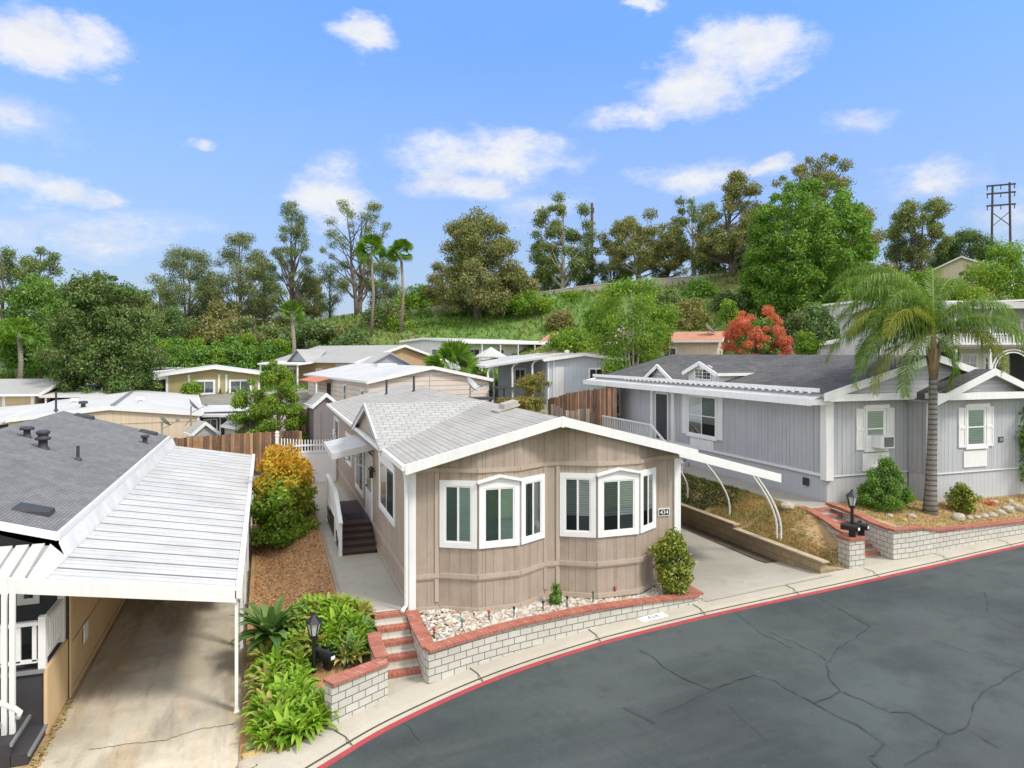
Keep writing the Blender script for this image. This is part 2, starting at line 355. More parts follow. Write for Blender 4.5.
# ------------------------------------------------------------------ foliage
LM = dict(
    euc=leaf_mat('eucalyptus_leaves', [(0.082, 0.125, 0.046), (0.158, 0.227, 0.073), (0.240, 0.306, 0.105)], (0.215, 0.236, 0.073), .25),
    eucg=leaf_mat('grey_eucalyptus_leaves', [(0.084, 0.123, 0.058), (0.155, 0.208, 0.092), (0.233, 0.292, 0.131)], (0.194, 0.223, 0.073), .25),
    olive=leaf_mat('olive_brown_leaves', [(0.125, 0.125, 0.040), (0.226, 0.218, 0.068), (0.326, 0.290, 0.097)], (0.188, 0.211, 0.057), .25),
    bright=leaf_mat('bright_green_leaves', [(0.089, 0.179, 0.016), (0.158, 0.284, 0.024), (0.242, 0.378, 0.040)], (0.252, 0.347, 0.035), .4),
    mid=leaf_mat('mid_green_leaves', [(0.066, 0.149, 0.022), (0.120, 0.240, 0.034), (0.198, 0.337, 0.054)], (0.156, 0.298, 0.036), .32),
    dark=leaf_mat('dark_green_leaves', [(0.045, 0.095, 0.032), (0.090, 0.168, 0.050), (0.168, 0.259, 0.080)], (0.180, 0.225, 0.068), .28),
    carob=leaf_mat('mottled_green_leaves', [(0.035, 0.080, 0.020), (0.077, 0.146, 0.032), (0.134, 0.220, 0.054), (0.189, 0.266, 0.075)], (0.134, 0.160, 0.048), .28, pscale=.8),
    gold=leaf_mat('golden_leaves', [(.34, .25, .015), (.52, .34, .025), (.60, .38, .04), (.32, .34, .03)], (.56, .26, .03), .4, pscale=1.1),
    red=leaf_mat('coral_red_leaves', [(.46, .085, .05), (.64, .17, .10), (.72, .28, .17)], (.60, .20, .10), .4),
    rose=leaf_mat('strap_leaves', [(0.085, 0.195, 0.017), (0.170, 0.317, 0.025), (0.256, 0.414, 0.042), (0.366, 0.512, 0.072)], None, .35, .02),
    roseb=leaf_mat('bluish_strap_leaves', [(0.070, 0.143, 0.043), (0.120, 0.214, 0.062), (0.170, 0.275, 0.081)], None, .25, .03),
    rosey=leaf_mat('yellowing_strap_leaves', [(.16, .27, .03), (.32, .33, .07), (.48, .38, .16), (.14, .24, .03)], None, .3, .02),
    palm=leaf_mat('palm_leaflets', [(0.061, 0.130, 0.013), (0.121, 0.221, 0.022), (0.203, 0.312, 0.039)], None, .4, .07),
    palmy=leaf_mat('yellowed_palm_leaflets', [(.20, .24, .03), (.30, .30, .05), (.15, .21, .03)], None, .35, .02),
    fan=leaf_mat('fan_palm_leaves', [(.06, .13, .016), (.11, .21, .025), (.17, .28, .04)], None, .35, .02),
    varieg=leaf_mat('variegated_leaves', [(.07, .12, .012), (.13, .19, .02), (.25, .28, .035), (.46, .44, .10)], None, .3, .05),
    cover=leaf_mat('ground_cover_leaves', [(.05, .08, .012), (.09, .125, .02), (.15, .18, .035)], (.16, .15, .04), .25, pscale=1.2),
    straw=leaf_mat('dry_grass', [(.42, .29, .10), (.52, .38, .16), (.32, .21, .075), (.58, .47, .24)], (.28, .26, .08), .25, pscale=1.0),
    hgrass=leaf_mat('hill_grass_blades', [(0.084, 0.196, 0.028), (0.126, 0.266, 0.042), (0.182, 0.280, 0.056)], (0.224, 0.210, 0.070), .3, pscale=.1),
    mixed=leaf_mat('rusty_green_leaves', [(0.096, 0.156, 0.024), (0.180, 0.216, 0.036), (0.360, 0.168, 0.072), (0.144, 0.216, 0.036)], (0.264, 0.240, 0.048), .35, pscale=1.5),
)
BARK = mat('grey_bark', (.17, .14, .11), .95, (1.5, .25), (20, .15), bump=(20, 1.5), streak=.3)
BARKP = mat('pale_bark', (.40, .36, .31), .9, (1.2, .25), (20, .12), bump=(20, .8), stains=((1.5, .5, .7, (.20, .16, .12), .6),))
BARKD = mat('dark_bark', (.075, .058, .045), .95, (1.5, .25), (20, .15), bump=(20, 1.5))
PTRUNK = mat('ringed_palm_trunk', (.21, .195, .175), .95, (2.5, .18), (20, .15), lines=((1, .17, .06, .1, .015),), bump=(20, .8), stains=((3, .5, .72, (.14, .125, .11), .6),))
PTRUNKB = mat('brown_palm_trunk', (.27, .225, .18), .95, (1.5, .2), (20, .15), lines=((1, .3, .05, .4, .01),), bump=(20, .8))

def leaf_cloud(rng, clusters, n, size, up=.25, aspect=.45, inner=.45, droop=0, scatter=.14):
    """n rhombic leaves spread over ellipsoidal clumps (c, (rx,ry,rz)); returns (4n,3)"""
    c = np.array([k[0] for k in clusters], float); r = np.array([k[1] for k in clusters], float)
    w = (r[:, 0] * r[:, 1] + r[:, 0] * r[:, 2] + r[:, 1] * r[:, 2]); w /= w.sum()
    idx = rng.choice(len(c), n, p=w)
    d = rng.normal(size=(n, 3)); d /= np.linalg.norm(d, axis=1)[:, None]
    rad = inner + (1 - inner) * rng.random(n) ** .7
    rad *= np.where(rng.random(n) < scatter, rng.uniform(1.0, 1.45, n), rng.uniform(.8, 1.1, n))
    p = c[idx] + d * r[idx] * rad[:, None]
    nr = d * .7 + rng.normal(size=(n, 3)) * .55 + np.array([0, 0, up]); nr /= np.linalg.norm(nr, axis=1)[:, None]
    t = np.cross(nr, rng.normal(size=(n, 3))); t[:, 2] -= droop; t -= nr * (t * nr).sum(1)[:, None]; t /= np.linalg.norm(t, axis=1)[:, None] + 1e-9
    s = np.cross(nr, t)
    l = size * rng.uniform(.55, 1.35, n)[:, None]
    V = np.stack([p - t * l * .5, p + s * l * aspect * .5 - t * l * .05, p + t * l * .5, p - s * l * aspect * .5 - t * l * .05], 1)
    return V.reshape(-1, 3)
def env_clusters(rng, n, z0, z1, rfun, cr, flat=.8, hollow=.35, cx=0, cy=0):
    out = []
    for _ in range(n):
        for _k in range(30):
            h = rng.random()
            if rng.random() < rfun(h) ** 1.2 / 1.0 + .12: break
        a = rng.random() * 2 * math.pi
        R0 = rfun(h) * (hollow + (1 - hollow) * math.sqrt(rng.random()))
        k = cr * rng.uniform(.6, 1.35)
        out.append(((cx + R0 * math.cos(a), cy + R0 * math.sin(a), z0 + h * (z1 - z0)), (k, k, k * flat)))
    return out
def scale_clusters(cl, rad): return [((c[0] * rad, c[1] * rad, c[2]), r) for c, r in cl]
def tree(name, label, cat, x, y, z, H, rad, leafm, rfun, seed=0, ncl=26, cr=.9, nleaf=6000, lsize=.4, z0=.3, trunk_r=.2, bark=None, stems=1, lean=0, group=None, flat=.8, hollow=.35, nbranch=18, inner=.35, up=.25, droop=0, crown2=None, aspect=.45, fill=False):
    """trunk (with limbs) and crown; rfun(h) = relative crown radius at relative crown height h"""
    rng = np.random.default_rng(seed + 11); pr = random.Random(seed)
    t = thing(name, label, cat, (x, y, z), 0, group, world=False)
    cl = scale_clusters(env_clusters(rng, ncl, H * z0, H - cr * .5, rfun, cr, flat, hollow), rad)
    if H > 6: nleaf, lsize = int(nleaf * 1.75), lsize * .76
    mb = MB()
    tops = []
    for s in range(stems):
        a = pr.random() * 6.28; sp = rad * (.0 if stems == 1 else .28)
        pts, rr = [], []
        for k in range(7):
            f = k / 6
            wob = rad * .05 * f
            pts.append((sp * f * math.cos(a) + pr.uniform(-1, 1) * wob + lean * f + (.12 * math.cos(a) if stems > 1 else 0), sp * f * math.sin(a) + pr.uniform(-1, 1) * wob, -.3 + f * (H * (.93 if s == 0 else pr.uniform(.7, .9)))))
            rr.append(trunk_r * (1 - .85 * f) * (1.25 if k == 0 else 1) * (1 if stems == 1 else .75))
        mb.tube(pts, rr, 7); tops.append(pts)
    for c, r in cl[:nbranch]:
        pts = tops[pr.randrange(len(tops))]
        zt = max(H * .12, c[2] - pr.uniform(.12, .3) * H)
        k = min(5, max(0, int((zt + .3) / (pts[6][2] + .3) * 6))); a, b = Vector(pts[k]), Vector(pts[k + 1])
        f = min(1, max(0, (zt - a.z) / max(.01, b.z - a.z))); st = a.lerp(b, f); en = Vector(c)
        md = st.lerp(en, .5) + Vector((pr.uniform(-1, 1), pr.uniform(-1, 1), pr.uniform(-.5, .2))) * rad * .1
        q = trunk_r * max(.12, .45 * (1 - st.z / H))
        mb.tube([st, md, en], [q, q * .65, q * .25], 5, cap=False)
    mb.build('trunk', bark or BARK, t, True)
    if fill:
        for h in (.16, .32, .48, .64, .8): cl.append(((0, 0, H * (z0 + (1 - z0) * h * .95)), (rad * rfun(h) * .82, rad * rfun(h) * .82, H * .12)))
        nleaf = int(nleaf * 1.3)
    V = leaf_cloud(rng, cl, nleaf, lsize, up, aspect, inner, droop)
    mats = [leafm]; mi = None
    if crown2:
        mats.append(crown2); mi = (rng.random(nleaf) < .25).astype(int)
    np_mesh('crown', V, 4, mats, t, midx=mi)
    return t
def shrub(name, label, cat, x, y, z, rx, ry, H, leafm, seed=0, n=2500, lsize=.14, ncl=14, cr=.35, group=None, shape='dome', inner=.3, stem=True, aspect=.5, up=.3, scatter=.06):
    rng = np.random.default_rng(seed + 5); pr = random.Random(seed)
    t = thing(name, label, cat, (x, y, z), 0, group, world=False)
    fn = {'dome': lambda h: math.sqrt(max(0, 1 - (h * .95) ** 2)) * (.8 + .2 * min(1, h * 4)), 'cone': lambda h: .92 * (1 - h ** 1.5) * (.85 + .15 * min(1, h * 5)) + .08, 'ball': lambda h: math.sqrt(max(.05, 1 - (2 * h - 1) ** 2)), 'box': lambda h: 1}[shape]
    cl = env_clusters(rng, ncl, H * .08, H * .93, fn, 1, .9, .45)
    out = [((c[0] * (rx - cr * .6), c[1] * (ry - cr * .6), c[2]), (r[0] * cr, r[1] * cr, r[2] * cr)) for c, r in cl]
    for h in (.12, .3, .5, .68, .84): # fill the core
        k = fn(h); out.append(((0, 0, H * h), (max(.1, rx * k * .8), max(.1, ry * k * .8), H * .16)))
    V = leaf_cloud(rng, out, n, lsize, up, aspect, inner, 0, scatter)
    V[:, 2] = np.where(V[:, 2] < 0, -V[:, 2] * .3, V[:, 2])
    if stem:
        mb = MB()
        for k in range(4):
            a = pr.random() * 6.28
            mb.tube([(0, 0, -.15), (rx * .15 * math.cos(a), ry * .15 * math.sin(a), H * .3), (rx * .45 * math.cos(a), ry * .45 * math.sin(a), H * .7)], [.05 * H * .5, .03 * H * .5, .012 * H * .5], 5)
        mb.build('stem', BARKD, t, True)
    np_mesh('foliage', V, 4, leafm, t)
    return t
def ground_leaves(name, pts_fn, n, size, leafm, seed=0, up=1.2, aspect=.4, height=.1):
    """low plants nobody could count: leaves standing on a surface"""
    rng = np.random.default_rng(seed); P = []
    while len(P) < n:
        q = pts_fn(rng)
        if q is not None: P.append(q)
    p = np.array(P); nr = rng.normal(size=(n, 3)); nr[:, 2] = np.abs(nr[:, 2]) * up; nr /= np.linalg.norm(nr, axis=1)[:, None]
    t = np.cross(nr, rng.normal(size=(n, 3))); t /= np.linalg.norm(t, axis=1)[:, None]; s = np.cross(nr, t)
    p[:, 2] += rng.random(n) * height; l = size * rng.uniform(.5, 1.4, n)[:, None]
    V = np.stack([p - t * l * .5, p + s * l * aspect * .5, p + t * l * .5, p - s * l * aspect * .5], 1).reshape(-1, 3)
    o = np_mesh(name, V, 4, leafm); o['kind'] = 'stuff'; return o
def blades(name, pts_fn, n, h, leafm, seed=0, w=.02):
    rng = np.random.default_rng(seed); P = []
    while len(P) < n:
        q = pts_fn(rng)
        if q is not None: P.append(q)
    p = np.array(P); a = rng.random(n) * 6.28; sd = np.stack([np.cos(a), np.sin(a), 0 * a], 1) * w
    tip = rng.normal(size=(n, 3)) * .45; tip[:, 2] = 1; tip *= (h * rng.uniform(.4, 1.3, n))[:, None]
    V = np.stack([p - sd, p + sd, p + tip], 1).reshape(-1, 3)
    o = np_mesh(name, V, 3, leafm); o['kind'] = 'stuff'; return o
def fan_palm(name, label, x, y, z, H, trunk_r, rad, seed, nfr=26, group=None, trunk=True, droop=.5):
    rng = random.Random(seed); t = thing(name, label, 'palm tree', (x, y, z), 0, group, world=False)
    mb = MB()
    mb.tube([(0, 0, -.3), (.03 * H, 0, H * .5), (.0, 0, H * .97)], [trunk_r * 1.25, trunk_r, trunk_r * .9], 9)
    mb.build('trunk', PTRUNKB if H > 5 else BARK, t, True)
    cm = MB()
    for k in range(nfr):
        a = k * 2.399 + rng.uniform(-.3, .3); el = rng.uniform(-.75, 1.35); roll = rng.uniform(-1.2, 1.2)
        d = Vector((math.cos(a) * math.cos(el), math.sin(a) * math.cos(el), math.sin(el)))
        st = Vector((0, 0, H)); pe = st + d * rad * .45
        side = d.cross(Vector((0, 0, 1))).normalized(); side = (side * math.cos(roll) + side.cross(d) * math.sin(roll)).normalized(); upv = side.cross(d).normalized()
        ns = 15
        for q in range(ns):
            f = (q / (ns - 1) - .5) * 2; an = f * 1.35
            dd = (d * math.cos(an) + side * math.sin(an)).normalized()
            L = rad * .58 * (1 - .25 * abs(f)); w = rad * .035
            p1 = pe + dd * L * .6 + upv * .02 * rad; p2 = pe + dd * L + Vector((0, 0, -droop * L * .45))
            sv = dd.cross(upv).normalized() * w
            cm.face([pe, p1 - sv, p2, p1 + sv])
        cm.face([st, pe + side * .015 * rad, pe - side * .015 * rad])
    cm.build('crown', LM['fan'], t)
    return t

# ------------------------------------------------------------------ terrain
def hillh(X): return 13.3 + .12 * max(-60, min(30, X)) - .02 * max(0, min(60, X - 30))
def HT(x, y):
    D, X = depth(x, y), lat(x, y)
    z = -.9 + (.045 * max(-12, min(24, x)) if D < 60 else .045 * max(-12, min(24, x)))
    z = z * (1 - ss(34, 52, D)) + ss(34, 52, D) * (1.5 + .03 * (max(-45, min(60, X)) + 30))
    z += ss(48, 72, D) * 1.2
    h = hillh(X); f = ss(72, 100, D)
    z = z * (1 - f) + h * f
    if D < 4: z -= 0
    if D > 70 and f > .02: z += .4 * math.sin(x * .31 + y * .17) * f
    return z
HILLG = mat('hillside_grass', (.115, .185, .042), .98, (.08, .3), (2.5, .3), bump=(3, 2.0), stains=((.09, .52, .66, (.21, .145, .07), .8), (.5, .55, .75, (.05, .085, .02), .6)))
g = MB()
def axis(lo, hi, segs):
    out = []
    for a, b, st in segs:
        k = a
        while k < b - 1e-6: out.append(k); k += st
    return out + [segs[-1][1]]
xs = axis(0, 0, [(-900, -200, 100), (-200, -80, 20), (-80, 120, 2.5), (120, 240, 20), (240, 900, 110)])
ys = axis(0, 0, [(-300, -40, 40), (-40, 30, 5), (30, 130, 2.5), (130, 250, 20), (250, 1500, 125)])
nx = len(xs); gv = [(x, y, HT(x, y) - .35 * (1 - ss(20, 36, depth(x, y)))) for y in ys for x in xs]
g.v = gv
for j in range(len(ys) - 1):
    for i in range(nx - 1):
        g.f.append((j * nx + i, j * nx + i + 1, (j + 1) * nx + i + 1, (j + 1) * nx + i)); g.m.append(0); g.uv.append(None)
struct('ground', g, HILLG, True)

# ------------------------------------------------------------------ road, gutter and curb along the bend
edge_ctl = [(-14, 3.2), (-7, 7.0), (-3, 9.75), (-.4, 11.5), (.99, 12.42), (2.40, 13.26), (4.64, 14.11), (7.19, 14.6), (10.06, 14.92), (12.6, 15.1), (15.1, 15.3), (18.4, 15.63), (22.9, 16.03), (32, 16.6), (50, 17.4)]
def catmull(P, n=8):
    out = []
    for i in range(len(P) - 1):
        p0, p1, p2, p3 = P[max(0, i - 1)], P[i], P[i + 1], P[min(len(P) - 1, i + 2)]
        for k in range(n):
            t = k / n
            out.append(tuple(.5 * ((2 * p1[d]) + (-p0[d] + p2[d]) * t + (2 * p0[d] - 5 * p1[d] + 4 * p2[d] - p3[d]) * t * t + (-p0[d] + 3 * p1[d] - 3 * p2[d] + p3[d]) * t ** 3) for d in range(len(p1))))
    return out + [tuple(P[-1])]
EDGE = catmull(edge_ctl)
def offs(P, d):
    out = []
    for i in range(len(P)):
        a, b = P[max(0, i - 1)], P[min(len(P) - 1, i + 1)]
        tx, ty = b[0] - a[0], b[1] - a[1]; l = math.hypot(tx, ty)
        out.append((P[i][0] - ty / l * d, P[i][1] + tx / l * d))
    return out
def arclen(P):
    s = [0]
    for a, b in zip(P, P[1:]): s.append(s[-1] + math.hypot(b[0] - a[0], b[1] - a[1]))
    return s
SL = arclen(EDGE)
def strip(mb, d0, d1, z0, z1, m=0):
    A, B = offs(EDGE, d0), offs(EDGE, d1)
    for i in range(len(A) - 1):
        za = [road_z(EDGE[k][0]) for k in (i, i + 1)]
        mb.face([(*A[i], za[0] + z0), (*A[i + 1], za[1] + z0), (*B[i + 1], za[1] + z1), (*B[i], za[0] + z1)], m,
                [(SL[i], d0), (SL[i + 1], d0), (SL[i + 1], d1), (SL[i], d1)])
ASPH = mat('worn_asphalt', (.058, .073, .073), .92, (.3, .28), (55, .36), bump=(90, 1.2), stains=((.16, .42, .60, (.098, .118, .114), .75), (.45, .50, .66, (.044, .052, .054), .6), (.2, .54, .68, (.082, .076, .086), .6), (.7, .50, .70, (.10, .11, .106), .6, (.22, 1.2)), (1.6, .55, .72, (.045, .052, .053), .5), (9, .66, .72, (.17, .17, .16), .4)))
CRACK = mat('crack_filler', (.042, .049, .05), .95, (3, .2), None, bump=(60, .4))
rd = MB(); strip(rd, -9.2, 0, 0, 0)
road = struct('road', rd, ASPH)
ap = MB(); strip(ap, -40, -9.2, .12, .1)
struct('far_verge', ap, HILLG)
def crack(mb, pix, w):
    P = []
    for k in range(len(pix)):
        px, py = pix[k]; z = -.6
        for _ in range(5):
            x, y = atz(px, py, z); z = road_z(x)
        P.append((x, y))
    Q = []
    rr = random.Random(int(pix[0][0]))
    for a, b in zip(P, P[1:]):
        n = max(3, int(math.hypot(b[0] - a[0], b[1] - a[1]) / .16))
        for k in range(n):
            f = k / n; Q.append((a[0] + (b[0] - a[0]) * f + rr.uniform(-.035, .035), a[1] + (b[1] - a[1]) * f + rr.uniform(-.035, .035)))
    Q.append(P[-1])
    ws = [w * rr.uniform(.1, .75) for _ in Q]
    for i in range(len(Q) - 1):
        tx, ty = Q[i + 1][0] - Q[i][0], Q[i + 1][1] - Q[i][1]; l = math.hypot(tx, ty) + 1e-6; nx_, ny_ = -ty / l, tx / l
        mb.face([(Q[i][0] - nx_ * ws[i], Q[i][1] - ny_ * ws[i], road_z(Q[i][0]) + .004), (Q[i + 1][0] - nx_ * ws[i + 1], Q[i + 1][1] - ny_ * ws[i + 1], road_z(Q[i + 1][0]) + .004),
                 (Q[i + 1][0] + nx_ * ws[i + 1], Q[i + 1][1] + ny_ * ws[i + 1], road_z(Q[i + 1][0]) + .004), (Q[i][0] + nx_ * ws[i], Q[i][1] + ny_ * ws[i], road_z(Q[i][0]) + .004)])
ck = MB()
for pix, w in (([(640, 649), (672, 672), (712, 690), (753, 674), (775, 681), (813, 703), (855, 724), (887, 743), (868, 758), (890, 775)], .022),
               ([(735, 612), (763, 634), (792, 648)], .012), ([(815, 596), (845, 612), (871, 627), (840, 648), (826, 664), (830, 680), (842, 692), (814, 703)], .02),
               ([(842, 692), (872, 704), (890, 712), (910, 713), (948, 733), (966, 728), (975, 705), (985, 690), (1024, 668)], .02), ([(948, 733), (930, 752), (905, 765)], .018), ([(966, 728), (1000, 748)], .016),
               ([(943, 568), (975, 576), (1026, 587)], .016), ([(985, 592), (988, 612), (1010, 624), (1030, 628)], .014), ([(880, 575), (930, 590)], .01), ([(770, 632), (812, 651), (826, 660)], .012),
               ([(624, 706), (655, 722)], .02), ([(660, 715), (712, 690)], .01), ([(728, 705), (770, 742)], .008), ([(540, 655), (565, 680)], .01), ([(905, 632), (960, 650), (1024, 668)], .009), ([(395, 712), (420, 740)], .01)):
    crack(ck, pix, w)
struct('road_crack', ck, CRACK, parent=road)
cb = MB()
strip(cb, 0, .012, 0, .03, 1); strip(cb, .012, .09, .03, .034, 1)        # red painted edge
strip(cb, .09, .195, .034, .04, 0)                               # gutter pan
strip(cb, .195, .24, .04, .045, 2)                               # grimy joint
strip(cb, .24, .28, .045, .12, 0); strip(cb, .28, .80, .12, .14, 0); strip(cb, .80, .81, .14, -.4, 0)
curb = struct('curb', cb, [CURB, REDP, DARKJ])
jn = MB()   # contraction joints across the curb
for s0 in [3.0 + 3.05 * k for k in range(18)]:
    A0, A1 = offs(EDGE, .09), offs(EDGE, .282); A2 = offs(EDGE, .585)
    i = max(0, min(len(EDGE) - 2, int(np.searchsorted(SL, s0)) - 1)); f = (s0 - SL[i]) / (SL[i + 1] - SL[i])
    def pt(A, dz):
        x = A[i][0] + (A[i + 1][0] - A[i][0]) * f; y = A[i][1] + (A[i + 1][1] - A[i][1]) * f
        return Vector((x, y, road_z(EDGE[i][0] + (EDGE[i + 1][0] - EDGE[i][0]) * f) + dz))
    tx = Vector((EDGE[i + 1][0] - EDGE[i][0], EDGE[i + 1][1] - EDGE[i][1], 0)).normalized() * .012
    a, b, c = pt(A0, .038), pt(A1, .13), pt(A2, .145)
    jn.face([a - tx, a + tx, b + tx, b - tx]); jn.face([b - tx, b + tx, c + tx, c - tx])
struct('curb_joint', jn, DARKJ, parent=curb)
# painted house number on the curb
def text_mesh(name, txt, size, m, origin, u, v, parent=None, ext=0):
    cu = bpy.data.curves.new(name, 'FONT'); cu.body = txt; cu.size = size; cu.extrude = ext; cu.align_x = 'CENTER'; cu.align_y = 'CENTER'; cu.resolution_u = 2
    tmp = bpy.data.objects.new(name, cu); C.objects.link(tmp)
    dg = bpy.context.evaluated_depsgraph_get(); me = bpy.data.meshes.new_from_object(tmp.evaluated_get(dg))
    C.objects.unlink(tmp); bpy.data.objects.remove(tmp)
    u, v = Vector(u).normalized(), Vector(v).normalized(); n = u.cross(v)
    for q in me.vertices: q.co = Vector(origin) + u * q.co.x + v * q.co.y + n * q.co.z
    me.materials.clear(); me.materials.append(m)
    return link(name, me, parent)
i = min(range(len(EDGE)), key=lambda k: abs(EDGE[k][0] - x_on_y(644, 15.9)))
A4, A9 = offs(EDGE, .30), offs(EDGE, .55)
tx = Vector((EDGE[i + 1][0] - EDGE[i][0], EDGE[i + 1][1] - EDGE[i][1], .04 * (EDGE[i + 1][0] - EDGE[i][0]))).normalized()
pa, pb = Vector((*A4[i], road_z(EDGE[i][0]) + .1235)), Vector((*A9[i], road_z(EDGE[i][0]) + .1335))
pm = MB(); pm.face([pa - tx * .38, pa + tx * .38, pb + tx * .38, pb - tx * .38])
pn = pm.build('number_patch', GLOSSW, curb)
mid = (pa + pb) / 2 + Vector((0, 0, .004)); vv = (pb - pa).normalized()
text_mesh('number_text', '434', .22, BLACKM, mid, tx, vv, pn)
# ------------------------------------------------------------------ windows
def window(parent, fr, a0, a1, b0, b1, bars='v', trim=.11, fill='blind', shutters=None, sill=False, head=None, glass=None, name='window', frame_m=None, nopane=False):
    fm = frame_m or WVINYL; mb = MB(); t = trim
    fr.box(mb, a0, a1, b1 - t, b1, .003, .045); fr.box(mb, a0, a1, b0, b0 + t, .003, .045)
    fr.box(mb, a0, a0 + t, b0 + t, b1 - t, .003, .044); fr.box(mb, a1 - t, a1, b0 + t, b1 - t, .003, .044)
    i0, i1, j0, j1 = a0 + t, a1 - t, b0 + t, b1 - t; k = .035
    am, bm = (i0 + i1) / 2, (j0 + j1) / 2
    for q in ((i0, i0 + k, j0, j1), (i1 - k, i1, j0, j1), (i0 + k, i1 - k, j0, j0 + k), (i0 + k, i1 - k, j1 - k, j1)):
        fr.box(mb, *q, .003, .032)
    if 'v' in bars: fr.box(mb, am - .025, am + .025, j0 + k, j1 - k, .003, .034)
    if 'h' in bars: fr.box(mb, i0 + k, i1 - k, bm - .02, bm + .02, .003, .033)
    if 'g' in bars:
        for f in (.25, .75): fr.box(mb, i0 + (i1 - i0) * f - .01, i0 + (i1 - i0) * f + .01, j0 + k, j1 - k, .003, .03)
        for f in (.33, .66): fr.box(mb, i0 + k, i1 - k, j0 + (j1 - j0) * f - .01, j0 + (j1 - j0) * f + .01, .003, .03)
    if sill: fr.box(mb, a0 - .06, a1 + .06, b0 - .07, b0 - .002, .003, .09)
    if head == 'peak':
        c = (a0 + a1) / 2
        for s in (0, 1):
            q = [(a0 - .06, b1 + .0), (c, b1 + .13), (c, b1 + .19), (a0 - .06, b1 + .06)] if s == 0 else [(c, b1 + .13), (a1 + .06, b1), (a1 + .06, b1 + .06), (c, b1 + .19)]
            lo = [fr.p(x, z, .003) for x, z in q]; hi = [fr.p(x, z, .12) for x, z in q]
            mb.face(hi); mb.face(lo[::-1])
            for e in range(4): mb.face([lo[e], lo[(e + 1) % 4], hi[(e + 1) % 4], hi[e]])
        mb.face([fr.p(a0, b1 + .002, .02), fr.p(a1, b1 + .002, .02), fr.p(c, b1 + .13, .02)])
    if head == 'arch':
        n = 8; w = a1 - a0
        pts = [(a0 - .05 + (w + .1) * k / n, b1 - .01 + .2 * math.sin(math.pi * (.12 + .76 * k / n)) - .07) for k in range(n + 1)]
        for p, q in zip(pts, pts[1:]):
            lo = [fr.p(p[0], b1 - .02, .004), fr.p(q[0], b1 - .02, .004), fr.p(q[0], q[1] + .04, .004), fr.p(p[0], p[1] + .04, .004)]
            hi = [v + fr.n * .05 for v in lo]
            mb.face(hi)
            for e in range(4): mb.face([lo[e], lo[(e + 1) % 4], hi[(e + 1) % 4], hi[e]])
    if head == 'flat':
        fr.box(mb, a0 - .12, a1 + .12, b1 + .002, b1 + .09, .003, .11); fr.box(mb, a0 - .06, a1 + .06, b1 + .092, b1 + .13, .003, .14)
    f = mb.build(name, fm, parent)
    if nopane: return f
    kk = k
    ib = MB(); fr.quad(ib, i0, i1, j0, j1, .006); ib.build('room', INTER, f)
    if fill in ('blind', 'half', 'green', 'curtain', 'lowered'):
        bb = MB(); m = {'blind': BLINDW, 'half': BLINDW, 'green': BLINDG, 'curtain': CURTW, 'lowered': BLINDW}[fill]
        fr.quad(bb, i0 + .02, i1 - .02, j0 + ((j1 - j0) * .3 if fill == 'half' else .03), j1 - .02, .012); bb.build('blind', m, f)
    gb = MB(); fr.quad(gb, i0 + k, i1 - k, j0 + k, j1 - k, .022); gb.build('pane', glass or GLASS, f)
    if glass is None and 'v' in bars: gb = MB(); fr.quad(gb, i0 + k, am - .025, j0 + k, j1 - k, .026); gb.build('insect_screen', SCREEN, f)
    if shutters:
        for s in (0, 1):
            x0, x1 = (a0 - shutters - .02, a0 - .02) if s == 0 else (a1 + .02, a1 + shutters + .02)
            sb = MB(); fr.box(sb, x0, x1, b0, b1, .003, .03)
            bm2 = (b0 + b1) / 2
            for u0, u1 in ((b0, b0 + .08), (bm2 - .05, bm2 + .05), (b1 - .08, b1)): fr.box(sb, x0 + .003, x1 - .003, u0 + .003, u1 - .003, .03, .05)
            for u0, u1 in ((x0 + .003, x0 + .07), (x1 - .07, x1 - .003)): fr.box(sb, u0, u1, b0 + .08, b1 - .08, .03, .049)
            sb.build('shutter', WHITE, f)
    return f
def door(parent, fr, a0, a1, b0, b1, m, glassy=False, trim=.1):
    mb = MB(); fr.box(mb, a0, a0 + trim, b0, b1, .003, .05); fr.box(mb, a1 - trim, a1, b0, b1, .003, .05); fr.box(mb, a0 + trim, a1 - trim, b1 - trim, b1, .003, .049)
    f = mb.build('door_frame', WHITE, parent)
    d = MB(); fr.box(d, a0 + trim, a1 - trim, b0 + .02, b1 - trim, .003, .03); dd = d.build('door', m, parent)
    if glassy:
        g_ = MB(); fr.box(g_, a0 + trim + .12, a1 - trim - .12, b0 + (b1 - b0) * .42, b1 - trim - .12, .031, .036); g_.build('door_glass', mat('dark_glass', (.03, .035, .04), .08, None, None, bump=None, spec=.6), dd)
    h = MB(); h.ico(fr.p(a1 - trim - .07, b0 + .95, .06), .035, 0, random.Random(1), 2, 0); h.build('handle', GREYM, dd)
    return f

